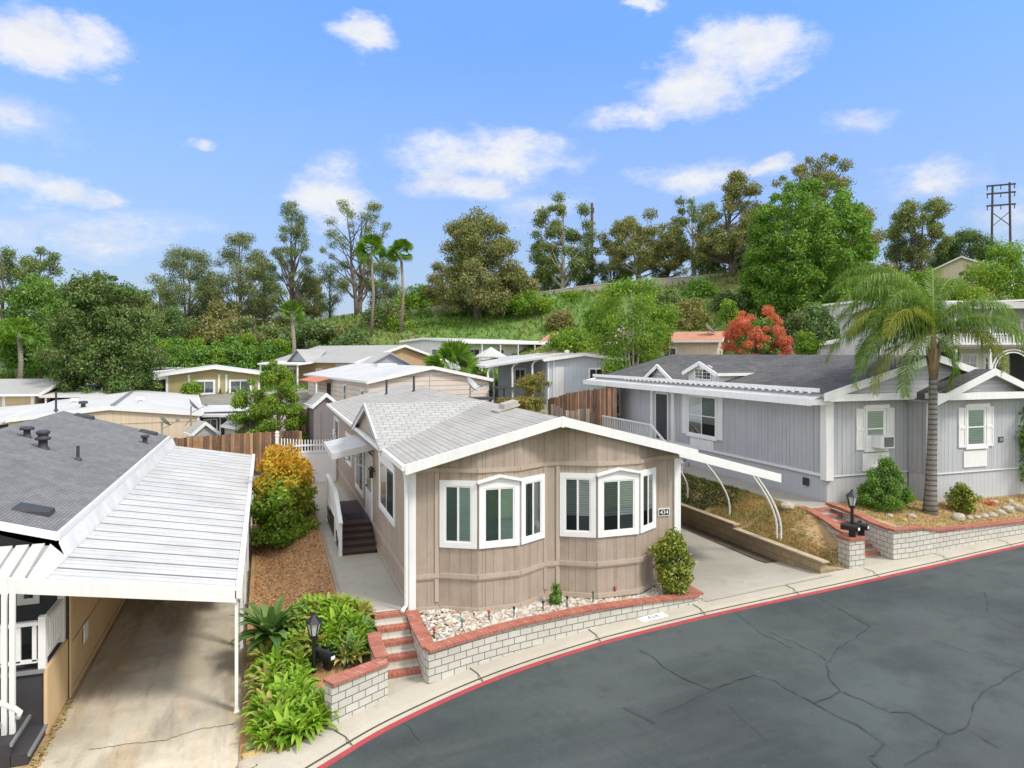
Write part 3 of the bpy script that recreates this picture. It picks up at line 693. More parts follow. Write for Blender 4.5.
# ================================================================== the taupe house
HX0, HX1, HYF, HYB = 3.22, 10.5, 16.56, 36.7
EZ, RZ, RX = 3.46, 4.42, 6.86                # eave and ridge (top of roof)
RSL = (RZ - EZ) / (RX - 3.05)
def roof_z(x): return RZ - RSL * abs(x - RX)
th = thing('mobile_home', 'taupe manufactured home with two bay windows, white fascia and pale grey shingle roof', 'house', (HX0, HYF, 0))
BAY = [(3.22, 16.56), (3.92, 16.56), (4.75, 16.1), (5.8, 16.1), (6.61, 16.56), (7.02, 16.56), (7.85, 16.1), (9.04, 16.1), (9.78, 16.56), (10.5, 16.56)]
w = MB(); u = 0
for (xa, ya), (xb, yb) in zip(BAY, BAY[1:]):
    L = math.hypot(xb - xa, yb - ya); za, zb = roof_z(xa) - .13, roof_z(xb) - .13
    lo = -.5
    if xa < RX < xb:
        f = (RX - xa) / (xb - xa); ym = ya + (yb - ya) * f; zm = RZ - .13
        w.face([(xa, ya, lo), (RX, ym, lo), (RX, ym, zm), (xa, ya, za)], 0, [(u, lo), (u + L * f, lo), (u + L * f, zm), (u, za)])
        w.face([(RX, ym, lo), (xb, yb, lo), (xb, yb, zb), (RX, ym, zm)], 0, [(u + L * f, lo), (u + L, lo), (u + L, zb), (u + L * f, zm)])
    else: w.face([(xa, ya, lo), (xb, yb, lo), (xb, yb, zb), (xa, ya, za)], 0, [(u, lo), (u + L, lo), (u + L, zb), (u, za)])
    u += L
ze = roof_z(HX0) - .13
w.face([(HX0, HYB, -.5), (HX0, HYF, -.5), (HX0, HYF, ze), (HX0, HYB, ze)])
w.face([(HX1, HYF, -.5), (HX1, HYB, -.5), (HX1, HYB, ze), (HX1, HYF, ze)])
w.face([(HX1, HYB, -.5), (HX0, HYB, -.5), (HX0, HYB, ze), (RX, HYB, RZ - .13), (HX1, HYB, ze)])
w.build('wall', TAUPE, th)
# trim bands that follow the bays, and battens
tb = MB()
def band(z0, z1, d):
    P = BAY
    for (xa, ya), (xb, yb) in zip(P, P[1:]):
        fr = Fr((xa, ya, 0), (xb - xa, yb - ya, 0), (yb - ya, -(xb - xa), 0)); L = math.hypot(xb - xa, yb - ya)
        fr.box(tb, -.004, L + .004, z0, z1, .002, d)
band(.66, .76, .05); band(.62, .66, .03); band(3.17, 3.27, .04); band(-.14, -.02, .045)
F0 = Fr((HX0, HYF, 0), (1, 0, 0), (0, -1, 0))
for x in (3.86, 6.64, 6.98): F0.box(tb, x - HX0 - .05, x - HX0 + .05, .08, 3.16, .003, .028)
LW = Fr((HX0, HYF, 0), (0, 1, 0), (-1, 0, 0))
LW.box(tb, .2, 20.0, .62, .72, .003, .04); LW.box(tb, .2, 20.0, .04, .12, .003, .03)
RW = Fr((HX1, HYF, 0), (0, 1, 0), (1, 0, 0)); RW.box(tb, .2, 20.0, .62, .72, .003, .04)
tb.build('siding_trim', TAUPET, th)
ct = MB()
F0.box(ct, -.03, .13, -.1, 3.18, .003, .06); LW.box(ct, -.052, .14, -.1, 3.2, .003, .045)
ct.build('corner_board', WHITE, th); ct = MB(); F0.box(ct, 7.13, 7.32, -.5, 3.18, .003, .05); RW.box(ct, -.048, .12, -.5, 3.2, .003, .04)
ct.build('corner_board', WHITE, th)
# gable roof with cross gable
rf = MB(); yf, yb = 15.98, 36.95; xl, xr = 3.02, 10.7
def rs(a, b): rf.slab(a, .1, b, 1)
rs([(xl, yf, roof_z(xl)), (RX, yf, RZ), (RX, yb, RZ), (xl, yb, roof_z(xl))], 0)
rs([(RX, yf, RZ - .001), (xr, yf, roof_z(xr)), (xr, yb, roof_z(xr)), (RX, yb, RZ - .001)], 0)
CGy, CGh = 22.2, 3.15; zt = RZ + .02; zl = EZ + .0
for s in (-1, 1):
    y1 = CGy + s * (CGh + .12); z1 = zl - .03
    P = [(2.86, CGy, zt), (RX, CGy, zt), (3.0, y1, z1), (2.86, y1, z1)] if s < 0 else [(2.86, y1, z1), (3.0, y1, z1), (RX, CGy, zt), (2.86, CGy, zt)]
    rf.slab([P[3], P[2], P[1], P[0]] if s < 0 else [P[3], P[2], P[1], P[0]][::-1] if False else P[::-1], .08, 2, 1)
roof = rf.build('roof', [SHINGL, mat('drip_edge', (.30, .31, .32), .6, None, None, bump=None), SHINGS], th)
cg = MB()
cg.face([(3.06, CGy + CGh, ze), (3.06, CGy - CGh, ze), (3.06, CGy, zt - .06)]); cg.face([(3.22, CGy + CGh, ze - .02), (3.06, CGy + CGh, ze - .02), (3.06, CGy - CGh, ze - .02), (3.22, CGy - CGh, ze - .02)])
cg.build('gable_wall', TAUPE, th)
rk = MB()
for s in (-1, 1):
    rk.beam((2.9, CGy + s * (CGh + .1), zl - .11), (2.9, CGy, zt - .075), .04, .16)
rk.build('gable_rake', WHITE, th)
fa = MB()   # white fascia on the front gable running on over the side cover
CVX, CVZ = 14.45, 2.40
def fas(xa, za, xb, zb, y0, y1, h):
    fa.hexa([(xa, y0, za - h), (xb, y0, zb - h), (xb, y1, zb - h), (xa, y1, za - h)], [(xa, y0, za), (xb, y0, zb), (xb, y1, zb), (xa, y1, za)])
fas(xl - .03, roof_z(xl) + .02, RX, RZ + .03, 15.93, 15.985, .235); fas(RX, RZ + .031, xr, roof_z(xr) + .02, 15.931, 15.986, .235)
fa.box(RX - .04, RX + .04, 15.92, 15.929, RZ - .235, RZ + .035)
fa.build('fascia', WHITE, th)
gt = MB()
gt.box(xl - .1, xl - .004, 15.95, yb, roof_z(xl) - .12, roof_z(xl) + .0)
gt.tube([(xl + .02, 16.35, roof_z(xl) - .12), (3.1, 16.42, 3.0), (3.1, 16.42, .12), (2.98, 16.3, .03)], .045, 8)
gt.build('gutter', WHITE, th)
soff = MB(); soff.hexa([(xl, 15.99, roof_z(xl) - .13), (RX, 15.99, RZ - .13), (RX, 16.56, RZ - .13), (xl, 16.56, roof_z(xl) - .13)], [(xl, 15.99, roof_z(xl) - .105), (RX, 15.99, RZ - .105), (RX, 16.56, RZ - .105), (xl, 16.56, roof_z(xl) - .105)])
soff.hexa([(RX, 15.99, RZ - .13), (xr, 15.99, roof_z(xr) - .13), (xr, 16.56, roof_z(xr) - .13), (RX, 16.56, RZ - .13)], [(RX, 15.99, RZ - .105), (xr, 15.99, roof_z(xr) - .105), (xr, 16.56, roof_z(xr) - .105), (RX, 16.56, RZ - .105)])
soff.build('soffit', TAUPET, th)
# bay windows
fills = [('green', 'green', 'curtain'), ('half', 'half', 'half')]
for b, k0 in enumerate((1, 5)):
    for q in range(3):
        (xa, ya), (xb, yb2) = BAY[k0 + q], BAY[k0 + q + 1]
        fr = Fr((xa, ya, 0), (xb - xa, yb2 - ya, 0), (yb2 - ya, -(xb - xa), 0)); L = math.hypot(xb - xa, yb2 - ya)
        a0, a1 = (.02, L - .02)
        window(th, fr, a0, a1, 1.38, 2.98 if q != 1 else 2.92, 'v', .13, fills[b][q], head='peak' if q == 1 else None)
# left wall: windows and door
def ly(px): return y_on_x(px, HX0) - HYF
window(th, LW, ly(395.6), ly(380.2), 1.45, 3.0, 'v', .14, 'curtain', head='arch')
door(th, LW, ly(373.2) + .05, ly(366.8), .66, 2.75, WHITE, True)
window(th, LW, ly(364.2), ly(356), 1.0, 2.85, 'v', .14, 'none')
window(th, LW, ly(352), ly(346.5), 1.5, 2.75, 'v', .14, 'blind')
window(th, LW, ly(339), ly(334.6), 1.6, 2.95, 'v', .14, 'curtain')
lm = MB(); c = LW.p(ly(374.5) - .12, 2.3, .12); lm.box(c.x - .06, c.x + .06, c.y - .06, c.y + .06, c.z - .16, c.z + .1); lm.lathe((c.x, c.y, c.z + .1), [(.1, 0), (.09, .03), (.02, .1)], 8); lm.box(c.x, HX0, c.y - .02, c.y + .02, c.z + .02, c.z + .06)
lm.build('wall_lantern', BLACKM, th)
# corrugated awning over the side door
aw = MB(); y0, y1 = ly(375.5) + HYF, ly(343) + HYF; zi, zo = 3.2, 2.94; xo = 1.95; n = 9
y0 = 22.2; y1 = y0 + 3.1
for k in range(n):
    ya, yb2 = y0 + (y1 - y0) * k / n, y0 + (y1 - y0) * (k + 1) / n; ym = ya + (yb2 - ya) * .72
    aw.slab([(xo, ya, zo), (HX0, ya, zi), (HX0, ym, zi), (xo, ym, zo)], .02)
    aw.slab([(xo, ym, zo - .035), (HX0, ym, zi - .035), (HX0, yb2, zi - .035), (xo, yb2, zo - .035)], .02)
aw.slab([(xo, y0 - .01, zo + .01), (HX0, y0 - .01, zi + .01), (HX0, y0 + .05, zi + .01), (xo, y0 + .05, zo + .01)], .2)
aw.box(xo - .04, xo - .002, y0 - .01, y1, zo - .17, zo + .01)
aw.beam((xo + .15, y0 + .3, zo - .1), (HX0, y0 + .3, 2.3), .04, .04); aw.beam((xo + .15, y1 - .3, zo - .1), (HX0, y1 - .3, 2.3), .04, .04)
aw.build('door_awning', METALW, th)
# roof vents
vt = MB()
def pipe(mb, x, y, h, r=.05, cap=False):
    z = roof_z(x) - .05; mb.tube([(x, y, z), (x, y, z + h)], r, 10)
    mb.tube([(x, y, z), (x, y, z + .1)], [r * 2.4, r * 1.2], 10)
    if cap: mb.tube([(x, y, z + h), (x, y, z + h + .1)], [r * 2, r * 1.6], 10)
pipe(vt, 6.3, 31.5, .75); vt.build('roof_vent', DARKV, th)
vt = MB(); pipe(vt, 5.4, 33.5, .75); vt.build('roof_vent', DARKV, th)
vt = MB(); x, y = 5.2, 23.9; vt.box(x - .2, x + .25, y - .2, y + .2, roof_z(5.2) + .2, roof_z(5.2) + .45)
vt = MB(); x, y = x_on_y(505, 19.6), 19.6; z = roof_z(x); vt.slab([(x - .32, y - .3, z - .02), (x + .36, y - .3, z + .17), (x + .36, y + .3, z + .17), (x - .32, y + .3, z - .02)], .05); vt.slab([(x - .1, y - .26, z + .16), (x + .32, y - .26, z + .27), (x + .32, y + .26, z + .27), (x - .1, y + .26, z + .16)], .16)
vt.build('skylight_vent', mat('vent_beige', (.38, .36, .31), .7, (3, .2), None, bump=None), th)
# house number plaque
pq = MB(); a = x_on_y(663.5, HYF) - HX0; F0.box(pq, a - .17, a + .17, 1.66, 1.86, .003, .03, 0); pqo = pq.build('number_plaque', WVINYL, th)
p2 = MB(); F0.box(p2, a - .15, a + .15, 1.68, 1.84, .0305, .034); p2.build('plaque_face', BLACKM, pqo)
text_mesh('number_text', '434', .17, GLOSSW, F0.p(a, 1.757, .037), (1, 0, 0), (0, 0, 1), pqo)
# side cover over the driveway
cv = thing('driveway_cover', 'narrow white driveway awning on three curved posts right of the taupe house', 'awning', (12, 16, -.45))
cm = MB(); ZE = roof_z(xr)
def cz(x): return 3.46 + (CVZ - 3.46) * (x - 10.5) / (CVX - 10.5)
cm.slab([(10.56, 17.35, cz(10.56) - .02), (CVX, 17.35, cz(CVX) - .02), (CVX, 36, cz(CVX) - .02), (10.56, 36, cz(10.56) - .02)], .05)
cm.build('awning_roof', METALW, cv)
fm_ = MB(); fm_.hexa([(10.56, 17.25, cz(10.56) - .24), (CVX, 17.25, cz(CVX) - .24), (CVX, 17.34, cz(CVX) - .24), (10.56, 17.34, cz(10.56) - .24)], [(10.56, 17.25, cz(10.56) + .01), (CVX, 17.25, cz(CVX) + .01), (CVX, 17.34, cz(CVX) + .01), (10.56, 17.34, cz(10.56) + .01)])
fm_.box(CVX - .02, CVX + .08, 17.35, 36, CVZ - .2, CVZ - .01)
fm_.build('fascia', WHITE, cv)
for (bx, by, bz) in ((15.4, 18.5, -.3), (15.45, 21.1, -.1), (15.5, 23.8, .1), (15.5, 27.5, .2)):
    for d in (0, ) if by > 18.6 else (-.1, .1):
        pm_ = MB(); pts = []
        for k in range(11):
            f = k / 10; g_ = max(0, f - .3) / .7
            pts.append((bx - (bx - CVX + .1) * g_ ** 1.6, by + d, bz + (cz(CVX) - .12 - bz) * f))
        pm_.tube(pts, .034, 7); pm_.build('post', WHITE, cv)

# ================================================================== side porch steps
st = thing('porch_steps', 'dark brown porch steps with white handrail at the taupe house side door', 'steps', (2.7, 22, 0))
sm = MB(); x0, x1 = 2.16, 3.17; nR = 5; rise = .66 / nR
for k in range(nR - 1):
    yy = 21.5 + .32 * k; zz = rise * (k + 1)
    sm.box(x0, x1, yy - .03, yy + .34, zz - .045, zz)
sm.build('tread', DECK, st)
ri = MB(); RISE = mat('riser_dark_brown', (.055, .036, .03), .8, None, None, bump=None)  # risers a darker brown than the treads
for k in range(nR):
    yy = 21.5 + .32 * k; ri.box(x0 + .02, x1 - .02, yy, yy + .03, rise * k, rise * (k + 1) - .047)
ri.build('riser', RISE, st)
pl = MB(); pl.box(x0, x1, 22.75, 26.2, .6, .66); pl.box(x0 + .03, x1 - .03, 22.82, 26.15, 0, .599); pl.build('platform', DECK, st)
mt = MB(); mt.box(2.45, 3.05, 23.2, 24.0, .664, .68); mt.build('door_mat', CARPET, st)
rl = MB(); rx = 2.1
rl.box(rx - .05, rx + .05, 21.42, 21.52, 0, .98); rl.box(rx - .05, rx + .05, 22.8, 22.9, .1, 1.66); rl.box(rx - .05, rx + .05, 26.05, 26.15, 0, 1.6)
rl.beam((rx, 21.35, .98), (rx, 22.9, 1.64), .12, .06); rl.beam((rx, 22.85, 1.64), (rx, 26.2, 1.64), .12, .06)
rl.beam((rx, 22.85, .82), (rx, 26.2, .82), .06, .06); rl.beam((rx, 21.45, .26), (rx, 22.85, .84), .05, .06)
for k in range(26):
    yy = 22.95 + 3.1 * k / 25; rl.box(rx - .015, rx + .015, yy - .055, yy + .055, .85, 1.61)
for k in range(9):
    yy = 21.56 + 1.2 * k / 8; zz = (yy - 21.42) / 1.43 * .63; rl.box(rx - .015, rx + .015, yy - .06, yy + .06, .32 + zz, .98 + zz)
rl.build('handrail', WHITE, st)
lt = MB()
for k in range(9):
    yy = 22.0 + k * .45; lt.beam((2.1, yy, .05), (2.1, yy + .5, .6), .02, .03); lt.beam((2.1, yy + .5, .05), (2.1, yy, .6), .018, .03)
lt.build('lattice', mat('dark_lattice', (.05, .04, .035), .9, None, None, bump=None), st)

# ================================================================== ground of the taupe house's lot
wk = MB()
wk.hexa([(1.75, 16.75, -.4), (3.24, 16.62, -.4), (3.24, 36.6, -.4), (1.9, 36.6, -.4)], [(1.75, 16.75, 0), (3.24, 16.62, 0), (3.24, 36.6, .0), (1.9, 36.6, .0)])
struct('walkway', wk, CONC)
ked = MB(); ked.hexa([(1.68, 17.2, -.3), (1.745, 17.2, -.3), (1.895, 36.6, -.3), (1.83, 36.6, -.3)], [(1.68, 17.2, .06), (1.745, 17.2, .06), (1.895, 36.6, .06), (1.83, 36.6, .06)])
struct('wood_edging', ked, mat('edging_wood', (.30, .24, .17), .9, (2, .2), None, bump=None))
# mulch bank between carport and walkway, and planting bed in front
mbk = MB(); rng0 = random.Random(4)
def bank_z(x, y):
    f = ss(-.35, 1.7, x); lo = -1.02; hi = -.02 - .95 * (1 - ss(13.4, 17.6, y)) * .9
    lo = -1.02
    return lo + (hi - lo) * (.15 + .85 * f) if f > .02 else lo + (hi - lo) * .15
NX, NY = 14, 90
BK = offs(EDGE, .76); BKX, BKY = [p[0] for p in BK], [p[1] for p in BK]
for j in range(NY + 1):
    y = 12.2 + (37 - 12.2) * j / NY
    for i in range(NX + 1):
        xe = 1.7 + .13 * max(0, (y - 17)) / 20 if y > 16.7 else (2.15 if y > 14.15 else (1.12 + (y - 13.5) * 1.7 - .05 if y > 13.5 else float(np.interp(y, BKY, BKX))))
        x = -.42 + (xe + .42) * i / NX
        mbk.v.append((x, y, bank_z(x, y) + rng0.uniform(-.03, .03)))
for j in range(NY):
    for i in range(NX):
        a = j * (NX + 1) + i; mbk.f.append((a, a + 1, a + NX + 2, a + NX + 1)); mbk.m.append(0); mbk.uv.append(None)
struct('mulch_bank', mbk, MULCH, True)
def chip(rng):
    y = 17.2 + rng.random() * 15; x = -.3 + rng.random() * 1.95
    return (x, y, bank_z(x, y) + .015)
chips = leaf_mat('bark_chips', [(.15, .075, .033), (.33, .18, .08), (.50, .31, .15), (.40, .23, .105)], None, .05, .1)
ground_leaves('bark_chips', chip, 9000, .07, chips, 3, 2.0, .45, .03)
# brick steps up from the street
bs = thing('brick_steps', 'pale concrete steps with red brick nosings climbing to the taupe house walkway', 'steps', (2.8, 15, -.95))
def sx(y): return (2.36 + (y - 14.9) * .03, 3.06 + (y - 14.9) * .06)
sc_, sn_ = MB(), MB(); zs0 = -.83; nst = 5; ris = .83 / nst; tr = .40
for k in range(nst):
    yy = 14.72 + tr * k; z0, z1 = zs0 + ris * k, zs0 + ris * (k + 1); a, b = 2.36, 3.1
    dyl = -.06
    sc_.box(a, b, yy + .02, yy + tr + .04 if k < nst - 1 else 16.76, -1.3, z1 - .07 - .002 * k)
    sc_.box(a, b, yy + .22, yy + tr + .02 if k < nst - 1 else 16.76, z1 - .07, z1 - .004)
    sn_.box(a, b, yy, yy + .22, z1 - .075, z1 + .004)
sc_.build('tread', mat('step_block', (.50, .475, .405), .9, (2, .1), (30, .06), lines=((0, .4, .012, .5, .004),), bump=(50, .4)), bs); sn_.build('nosing', BRICKR, bs)
lp = MB(); lp.hexa([(2.2, 14.0, -1.3), (3.12, 14.3, -1.3), (3.12, 14.8, -1.3), (2.3, 14.8, -1.3)], [(2.2, 13.85, -.822), (3.12, 14.25, -.80), (3.12, 14.8, -.80), (2.3, 14.8, -.826)])
struct('step_landing', lp, CURB)

def wall_run(P, mb, m, thick=.2, mcap=None, capw=.29, caph=.062, capm=None):
    """block wall along P=[(x,y,z_base,z_top)] with continuous courses"""
    S = [0]
    for a, b in zip(P, P[1:]): S.append(S[-1] + math.hypot(b[0] - a[0], b[1] - a[1]))
    A, B = offs([p[:2] for p in P], -thick / 2), offs([p[:2] for p in P], thick / 2)
    for i in range(len(P) - 1):
        for Q, flip in ((A, False), (B, True)):
            f = [(*Q[i], P[i][2]), (*Q[i + 1], P[i + 1][2]), (*Q[i + 1], P[i + 1][3]), (*Q[i], P[i][3])]
            uv = [(S[i], P[i][2]), (S[i + 1], P[i + 1][2]), (S[i + 1], P[i + 1][3]), (S[i], P[i][3])]
            mb.face(f[::-1] if flip else f, m, uv[::-1] if flip else uv)
        mb.face([(*A[i], P[i][3]), (*A[i + 1], P[i + 1][3]), (*B[i + 1], P[i + 1][3]), (*B[i], P[i][3])], m)
    for k, fl in ((0, 1), (len(P) - 1, 0)):
        f = [(*A[k], P[k][2]), (*B[k], P[k][2]), (*B[k], P[k][3]), (*A[k], P[k][3])]; mb.face(f[::-1] if fl else f, m)
    if capm is None: return
    A, B = offs([p[:2] for p in P], -capw / 2), offs([p[:2] for p in P], capw / 2)
    cmb = capm
    for i in range(len(P) - 1):
        za, zb = P[i][3] + .002, P[i + 1][3] + .002
        q = [(*A[i], za), (*A[i + 1], zb), (*B[i + 1], zb), (*B[i], za)]; qt = [(p[0], p[1], p[2] + caph) for p in q]
        us = [S[i], S[i + 1], S[i + 1], S[i]]
        cmb.face(qt, 0, [(us[k], .2 if k > 1 else 0) for k in range(4)])
        cmb.face([q[0], q[1], qt[1], qt[0]], 0, [(S[i], 0), (S[i + 1], 0), (S[i + 1], .1), (S[i], .1)])
        cmb.face([q[2], q[3], qt[3], qt[2]], 0, [(S[i + 1], 0), (S[i], 0), (S[i], .1), (S[i + 1], .1)])
        if i == 0: cmb.face([q[3], q[0], qt[0], qt[3]])
        if i == len(P) - 2: cmb.face([q[1], q[2], qt[2], qt[1]])
def along(d, xa, xb):
    O = offs(EDGE, d); return [(o[0], o[1], EDGE[k][0]) for k, o in enumerate(O) if xa < o[0] < xb]
# planter wall in front of the taupe house
pw = thing('planter_wall', 'low white block planter wall with red brick cap before the bay windows', 'planter wall', (6.5, 15, -.9))
FRONT = along(.68, 3.3, 10.4)
def ptop(x): return float(np.interp(x, [3.2, 5.3, 7.4, 10.4], [-.12, -.08, -.09, -.22]))
P = [(3.25, 16.72, -.3, -.09), (3.23, 16.2, -.5, -.10), (3.2, 15.6, -.9, -.11), (3.2, 15.0, -1.0, -.115), (3.2, 14.42, -1.0, -.122)]
m1, c1 = MB(), MB(); wall_run(P, m1, 0, .2, capm=c1)
P = [(3.12, 14.34, -1.2, -.12)] + [(x, y, road_z(ex) - .1, ptop(x)) for x, y, ex in FRONT if x > 3.4] + [(10.42, 15.66, -.9, ptop(10.4)), ]
wall_run(P, m1, 0, .2, capm=c1)
P = [(10.5, 15.62, -.9, ptop(10.4)), (10.52, 16.5, -.9, ptop(10.4))]; wall_run(P, m1, 0, .2, capm=c1)
m1.build('block_wall', BLOCKW, pw); c1.build('brick_cap', BRICKR, pw)
# pebble bed in the planter
bedz = lambda x: -.16 - .08 * ss(3, 10.6, x)
bed = MB(); top = [(p[0], p[1] + .05) for p in FRONT if p[0] > 3.45]
for (xa, ya), (xb, yb2) in zip(top, top[1:]):
    bed.face([(xa, ya, bedz(xa)), (xb, yb2, bedz(xb)), (xb, 16.6, bedz(xb) + .03), (xa, 16.6, bedz(xa) + .03)])
bed.face([(3.3, 14.48, bedz(3.3)), (top[0][0], top[0][1], bedz(3.4)), (top[0][0], 16.6, bedz(3.4) + .03), (3.3, 16.6, bedz(3.3) + .03)])
struct('planter_soil', bed, SOIL)
fy = lambda x: np.interp(x, [p[0] for p in FRONT], [p[1] for p in FRONT])
pb_ = MB(); pr = random.Random(8); n = 0
def bay_y(x): return np.interp(x, [p[0] for p in BAY], [p[1] for p in BAY])
while n < 4600:
    x = pr.uniform(3.4, 10.35); y0_ = float(fy(x)) + .12; y1_ = float(bay_y(x)) - .03
    y = pr.uniform(y0_, max(y0_ + .02, y1_)); r = pr.choice((.022, .03, .035, .05))
    pb_.ico((x, y, bedz(x) + .03 * (y - y0_) + r * .4), (r * pr.uniform(.8, 1.4), r * pr.uniform(.8, 1.3), r * .7), pr.choice((0, 0, 0, 1, 1, 2)), pr, 1, .25); n += 1
pbo = pb_.build('pebbles', [mat('white_pebble', (.55, .52, .46), .8, None, (20, .1), bump=None), mat('tan_pebble', (.42, .33, .23), .8, None, (20, .1), bump=None), mat('grey_pebble', (.30, .29, .28), .8, None, (20, .1), bump=None)]); pbo['kind'] = 'stuff'
# short wall left of the steps
sw = thing('garden_wall', 'short white block wall with orange brick cap left of the brick steps', 'garden wall', (1.8, 14, -1))
m1, c1 = MB(), MB()
wall_run([(1.1, 13.5, -1.2, -.13), (2.24, 14.18, -1.2, -.17)], m1, 0, .22, capm=c1, capw=.32)
wall_run([(2.22, 14.34, -1.1, -.165), (2.2, 15.0, -1.1, -.15), (2.22, 15.5, -1.0, -.11)], m1, 0, .2, capm=c1, capw=.28)
m1.build('block_wall', BLOCKW, sw); c1.build('brick_cap', BRICKR, sw)
# driveway at the right
dv = MB(); DE = along(.57, 10.5, 15.2)
for (xa, ya, ea), (xb, yb2, eb) in zip(DE, DE[1:]):
    dv.face([(xa, ya, road_z(ea) + .145), (xb, yb2, road_z(eb) + .145), (xb, 18.2, -.41), (xa, 18.2, -.41)])
    dv.face([(xa, 18.2, -.41), (xb, 18.2, -.41), (xb, 37, -.33), (xa, 37, -.33)])
struct('driveway', dv, CONC)
ds = MB(); ds.box(14.35, 14.9, 16.9, 37, -.6, -.405 + .02)
struct('driveway_edge_soil', ds, mat('dark_soil', (.09, .07, .05), 1, (2, .3), (20, .3), bump=(20, 1)))
rw = thing('retaining_wall', 'tan concrete block retaining wall stepped along the right of the driveway', 'retaining wall', (15, 18, -.4))
m1 = MB(); wall_run([(14.98, 16.15, -.7, .06), (14.95, 20.1, -.7, .07)], m1, 0, .2); wall_run([(14.95, 20.1, -.7, .22), (14.85, 37, -.6, .26)], m1, 0, .2); wall_run([(15.08, 16.25, -.7, -.1), (15.7, 16.2, -.7, -.2)], m1, 0, .18)
m1.build('block_wall', BLOCKT, rw)
c1 = MB(); c1.hexa([(14.86, 16.04, .062), (15.1, 16.04, .062), (15.07, 20.1, .075), (14.83, 20.1, .075)], [(14.86, 16.04, .1), (15.1, 16.04, .1), (15.07, 20.1, .115), (14.83, 20.1, .115)])
c1.hexa([(14.83, 20.0, .225), (15.07, 20.0, .225), (14.97, 37, .265), (14.73, 37, .265)], [(14.83, 20.0, .265), (15.07, 20.0, .265), (14.97, 37, .305), (14.73, 37, .305)])
c1.build('cap', mat('tan_cap', (.42, .34, .23), .9, (2, .15), (20, .1), bump=(50, .3)), rw)

# ------------------------------------------------------------------ plants and small things of that lot
ros = []
def rosette(name, label, x, y, z, r, lm, seed, n=30, group='strappy rosette plants in the bed by the steps', wide=.12, up=.55):
    rng = random.Random(seed); t = thing(name, label, 'plant', (x, y, z), rng.random() * 6, group, world=False)
    mb = MB()
    for k in range(n):
        a = k * 2.399 + rng.uniform(-.2, .2); el = 1.4 - 1.15 * (k / n) ** .85 + rng.uniform(-.12, .12)
        L = r * rng.uniform(.8, 1.15); d = Vector((math.cos(a), math.sin(a), 0)); s = Vector((-math.sin(a), math.cos(a), 0))
        w_ = r * wide * rng.uniform(.8, 1.2); p = []
        for q, (f, wf) in enumerate(((0, .5), (.45, 1), (.78, .62), (1, .02))):
            e = el - f * .75; c_ = d * (L * f * math.cos(max(-.4, el - f * .25))) + Vector((0, 0, .06 * r + L * f * math.sin(el - f * f * .42)))
            p.append((c_ - s * w_ * wf + Vector((0, 0, .02 * wf)), c_ + Vector((0, 0, -.03 * r * wf)), c_ + s * w_ * wf + Vector((0, 0, .02 * wf))))
        i0 = len(mb.v)
        for row in p: mb.v += [tuple(v) for v in row]
        for q in range(3):
            for e in range(2):
                b = i0 + q * 3 + e; mb.f.append((b, b + 1, b + 4, b + 3)); mb.m.append(0); mb.uv.append(None)
    mb.build('leaf_rosette', lm, t)
    st_ = MB(); st_.tube([(0, 0, -.35), (0, 0, .1)], [.05, .06], 6); st_.build('stem', BARKD, t)
    return t
rr = random.Random(21)
proto = {}
kinds = [('rose', 'bright green strappy rosette plant crowding the bed left of the brick steps'), ('rosey', 'yellowing strappy rosette plant with dry tips in the bed by the steps'), ('roseb', 'bluish green strappy rosette plant low in the bed by the carport')]
big = rosette('agave', 'largest blue green agave at the back of the bed next to the mulch', *atz(271, 640, -.45), -.42, .98, LM['roseb'], 77, 40, None, .12)
pts = []
tries = 0
while len(pts) < 150 and tries < 14000:
    tries += 1
    px, py = rr.uniform(241, 384), rr.uniform(604, 752)
    # outline of the bed in the photo
    if py < 640 and px < 262 + (640 - py) * .2: continue
    if px > 330 and py > 655: continue
    if px > 326 and py > 668: continue
    if 303 < px < 340 and 646 < py < 700: continue
    if py > 740 - max(0, px - 272) * .36: continue
    if px > 358 + (655 - py) * .25 : continue
    z = -.5
    for _ in range(6): x, y = atz(px, py, z); z = bank_z(x, y) + .18
    if x > 2.0 and y < 15.6: continue
    if y < 13.5 and x > float(np.interp(y, BKY, BKX)) - .12: continue
    if 13.5 <= y < 14.2 and x > 1.0 + (y - 13.5) * 1.6: continue
    if x > 2.1 or x < -.06 or y > 17.6: continue
    if 13.0 < y < 14.5 and x > .82 + max(0, y - 13.4) * 1.2: continue
    if any(math.hypot(x - a, y - b) < .15 for a, b, c_ in pts): continue
    pts.append((x, y, z))
for k, (x, y, z) in enumerate(pts):
    kd = 0 if rr.random() < .74 else (1 if rr.random() < .65 else 2)
    v = (kd, k % 3)
    if v not in proto:
        proto[v] = rosette('rosette_plant', kinds[kd][1], 0, 0, 0, .43, LM[kinds[kd][0]], 40 + kd * 5 + v[1], 30 - 2 * kd, kinds[kd][1].split(' in ')[0].split(' crowding')[0] + 's by the steps'); o = proto[v]
    else: o = copy_thing(proto[v])
    o.location = (x, y, z - .1); s_ = rr.uniform(.8, 1.2); o.scale = (s_, s_, s_ * rr.uniform(.9, 1.2)); o.rotation_euler = (rr.uniform(-.25, .1), rr.uniform(-.2, .2), rr.random() * 6.28)
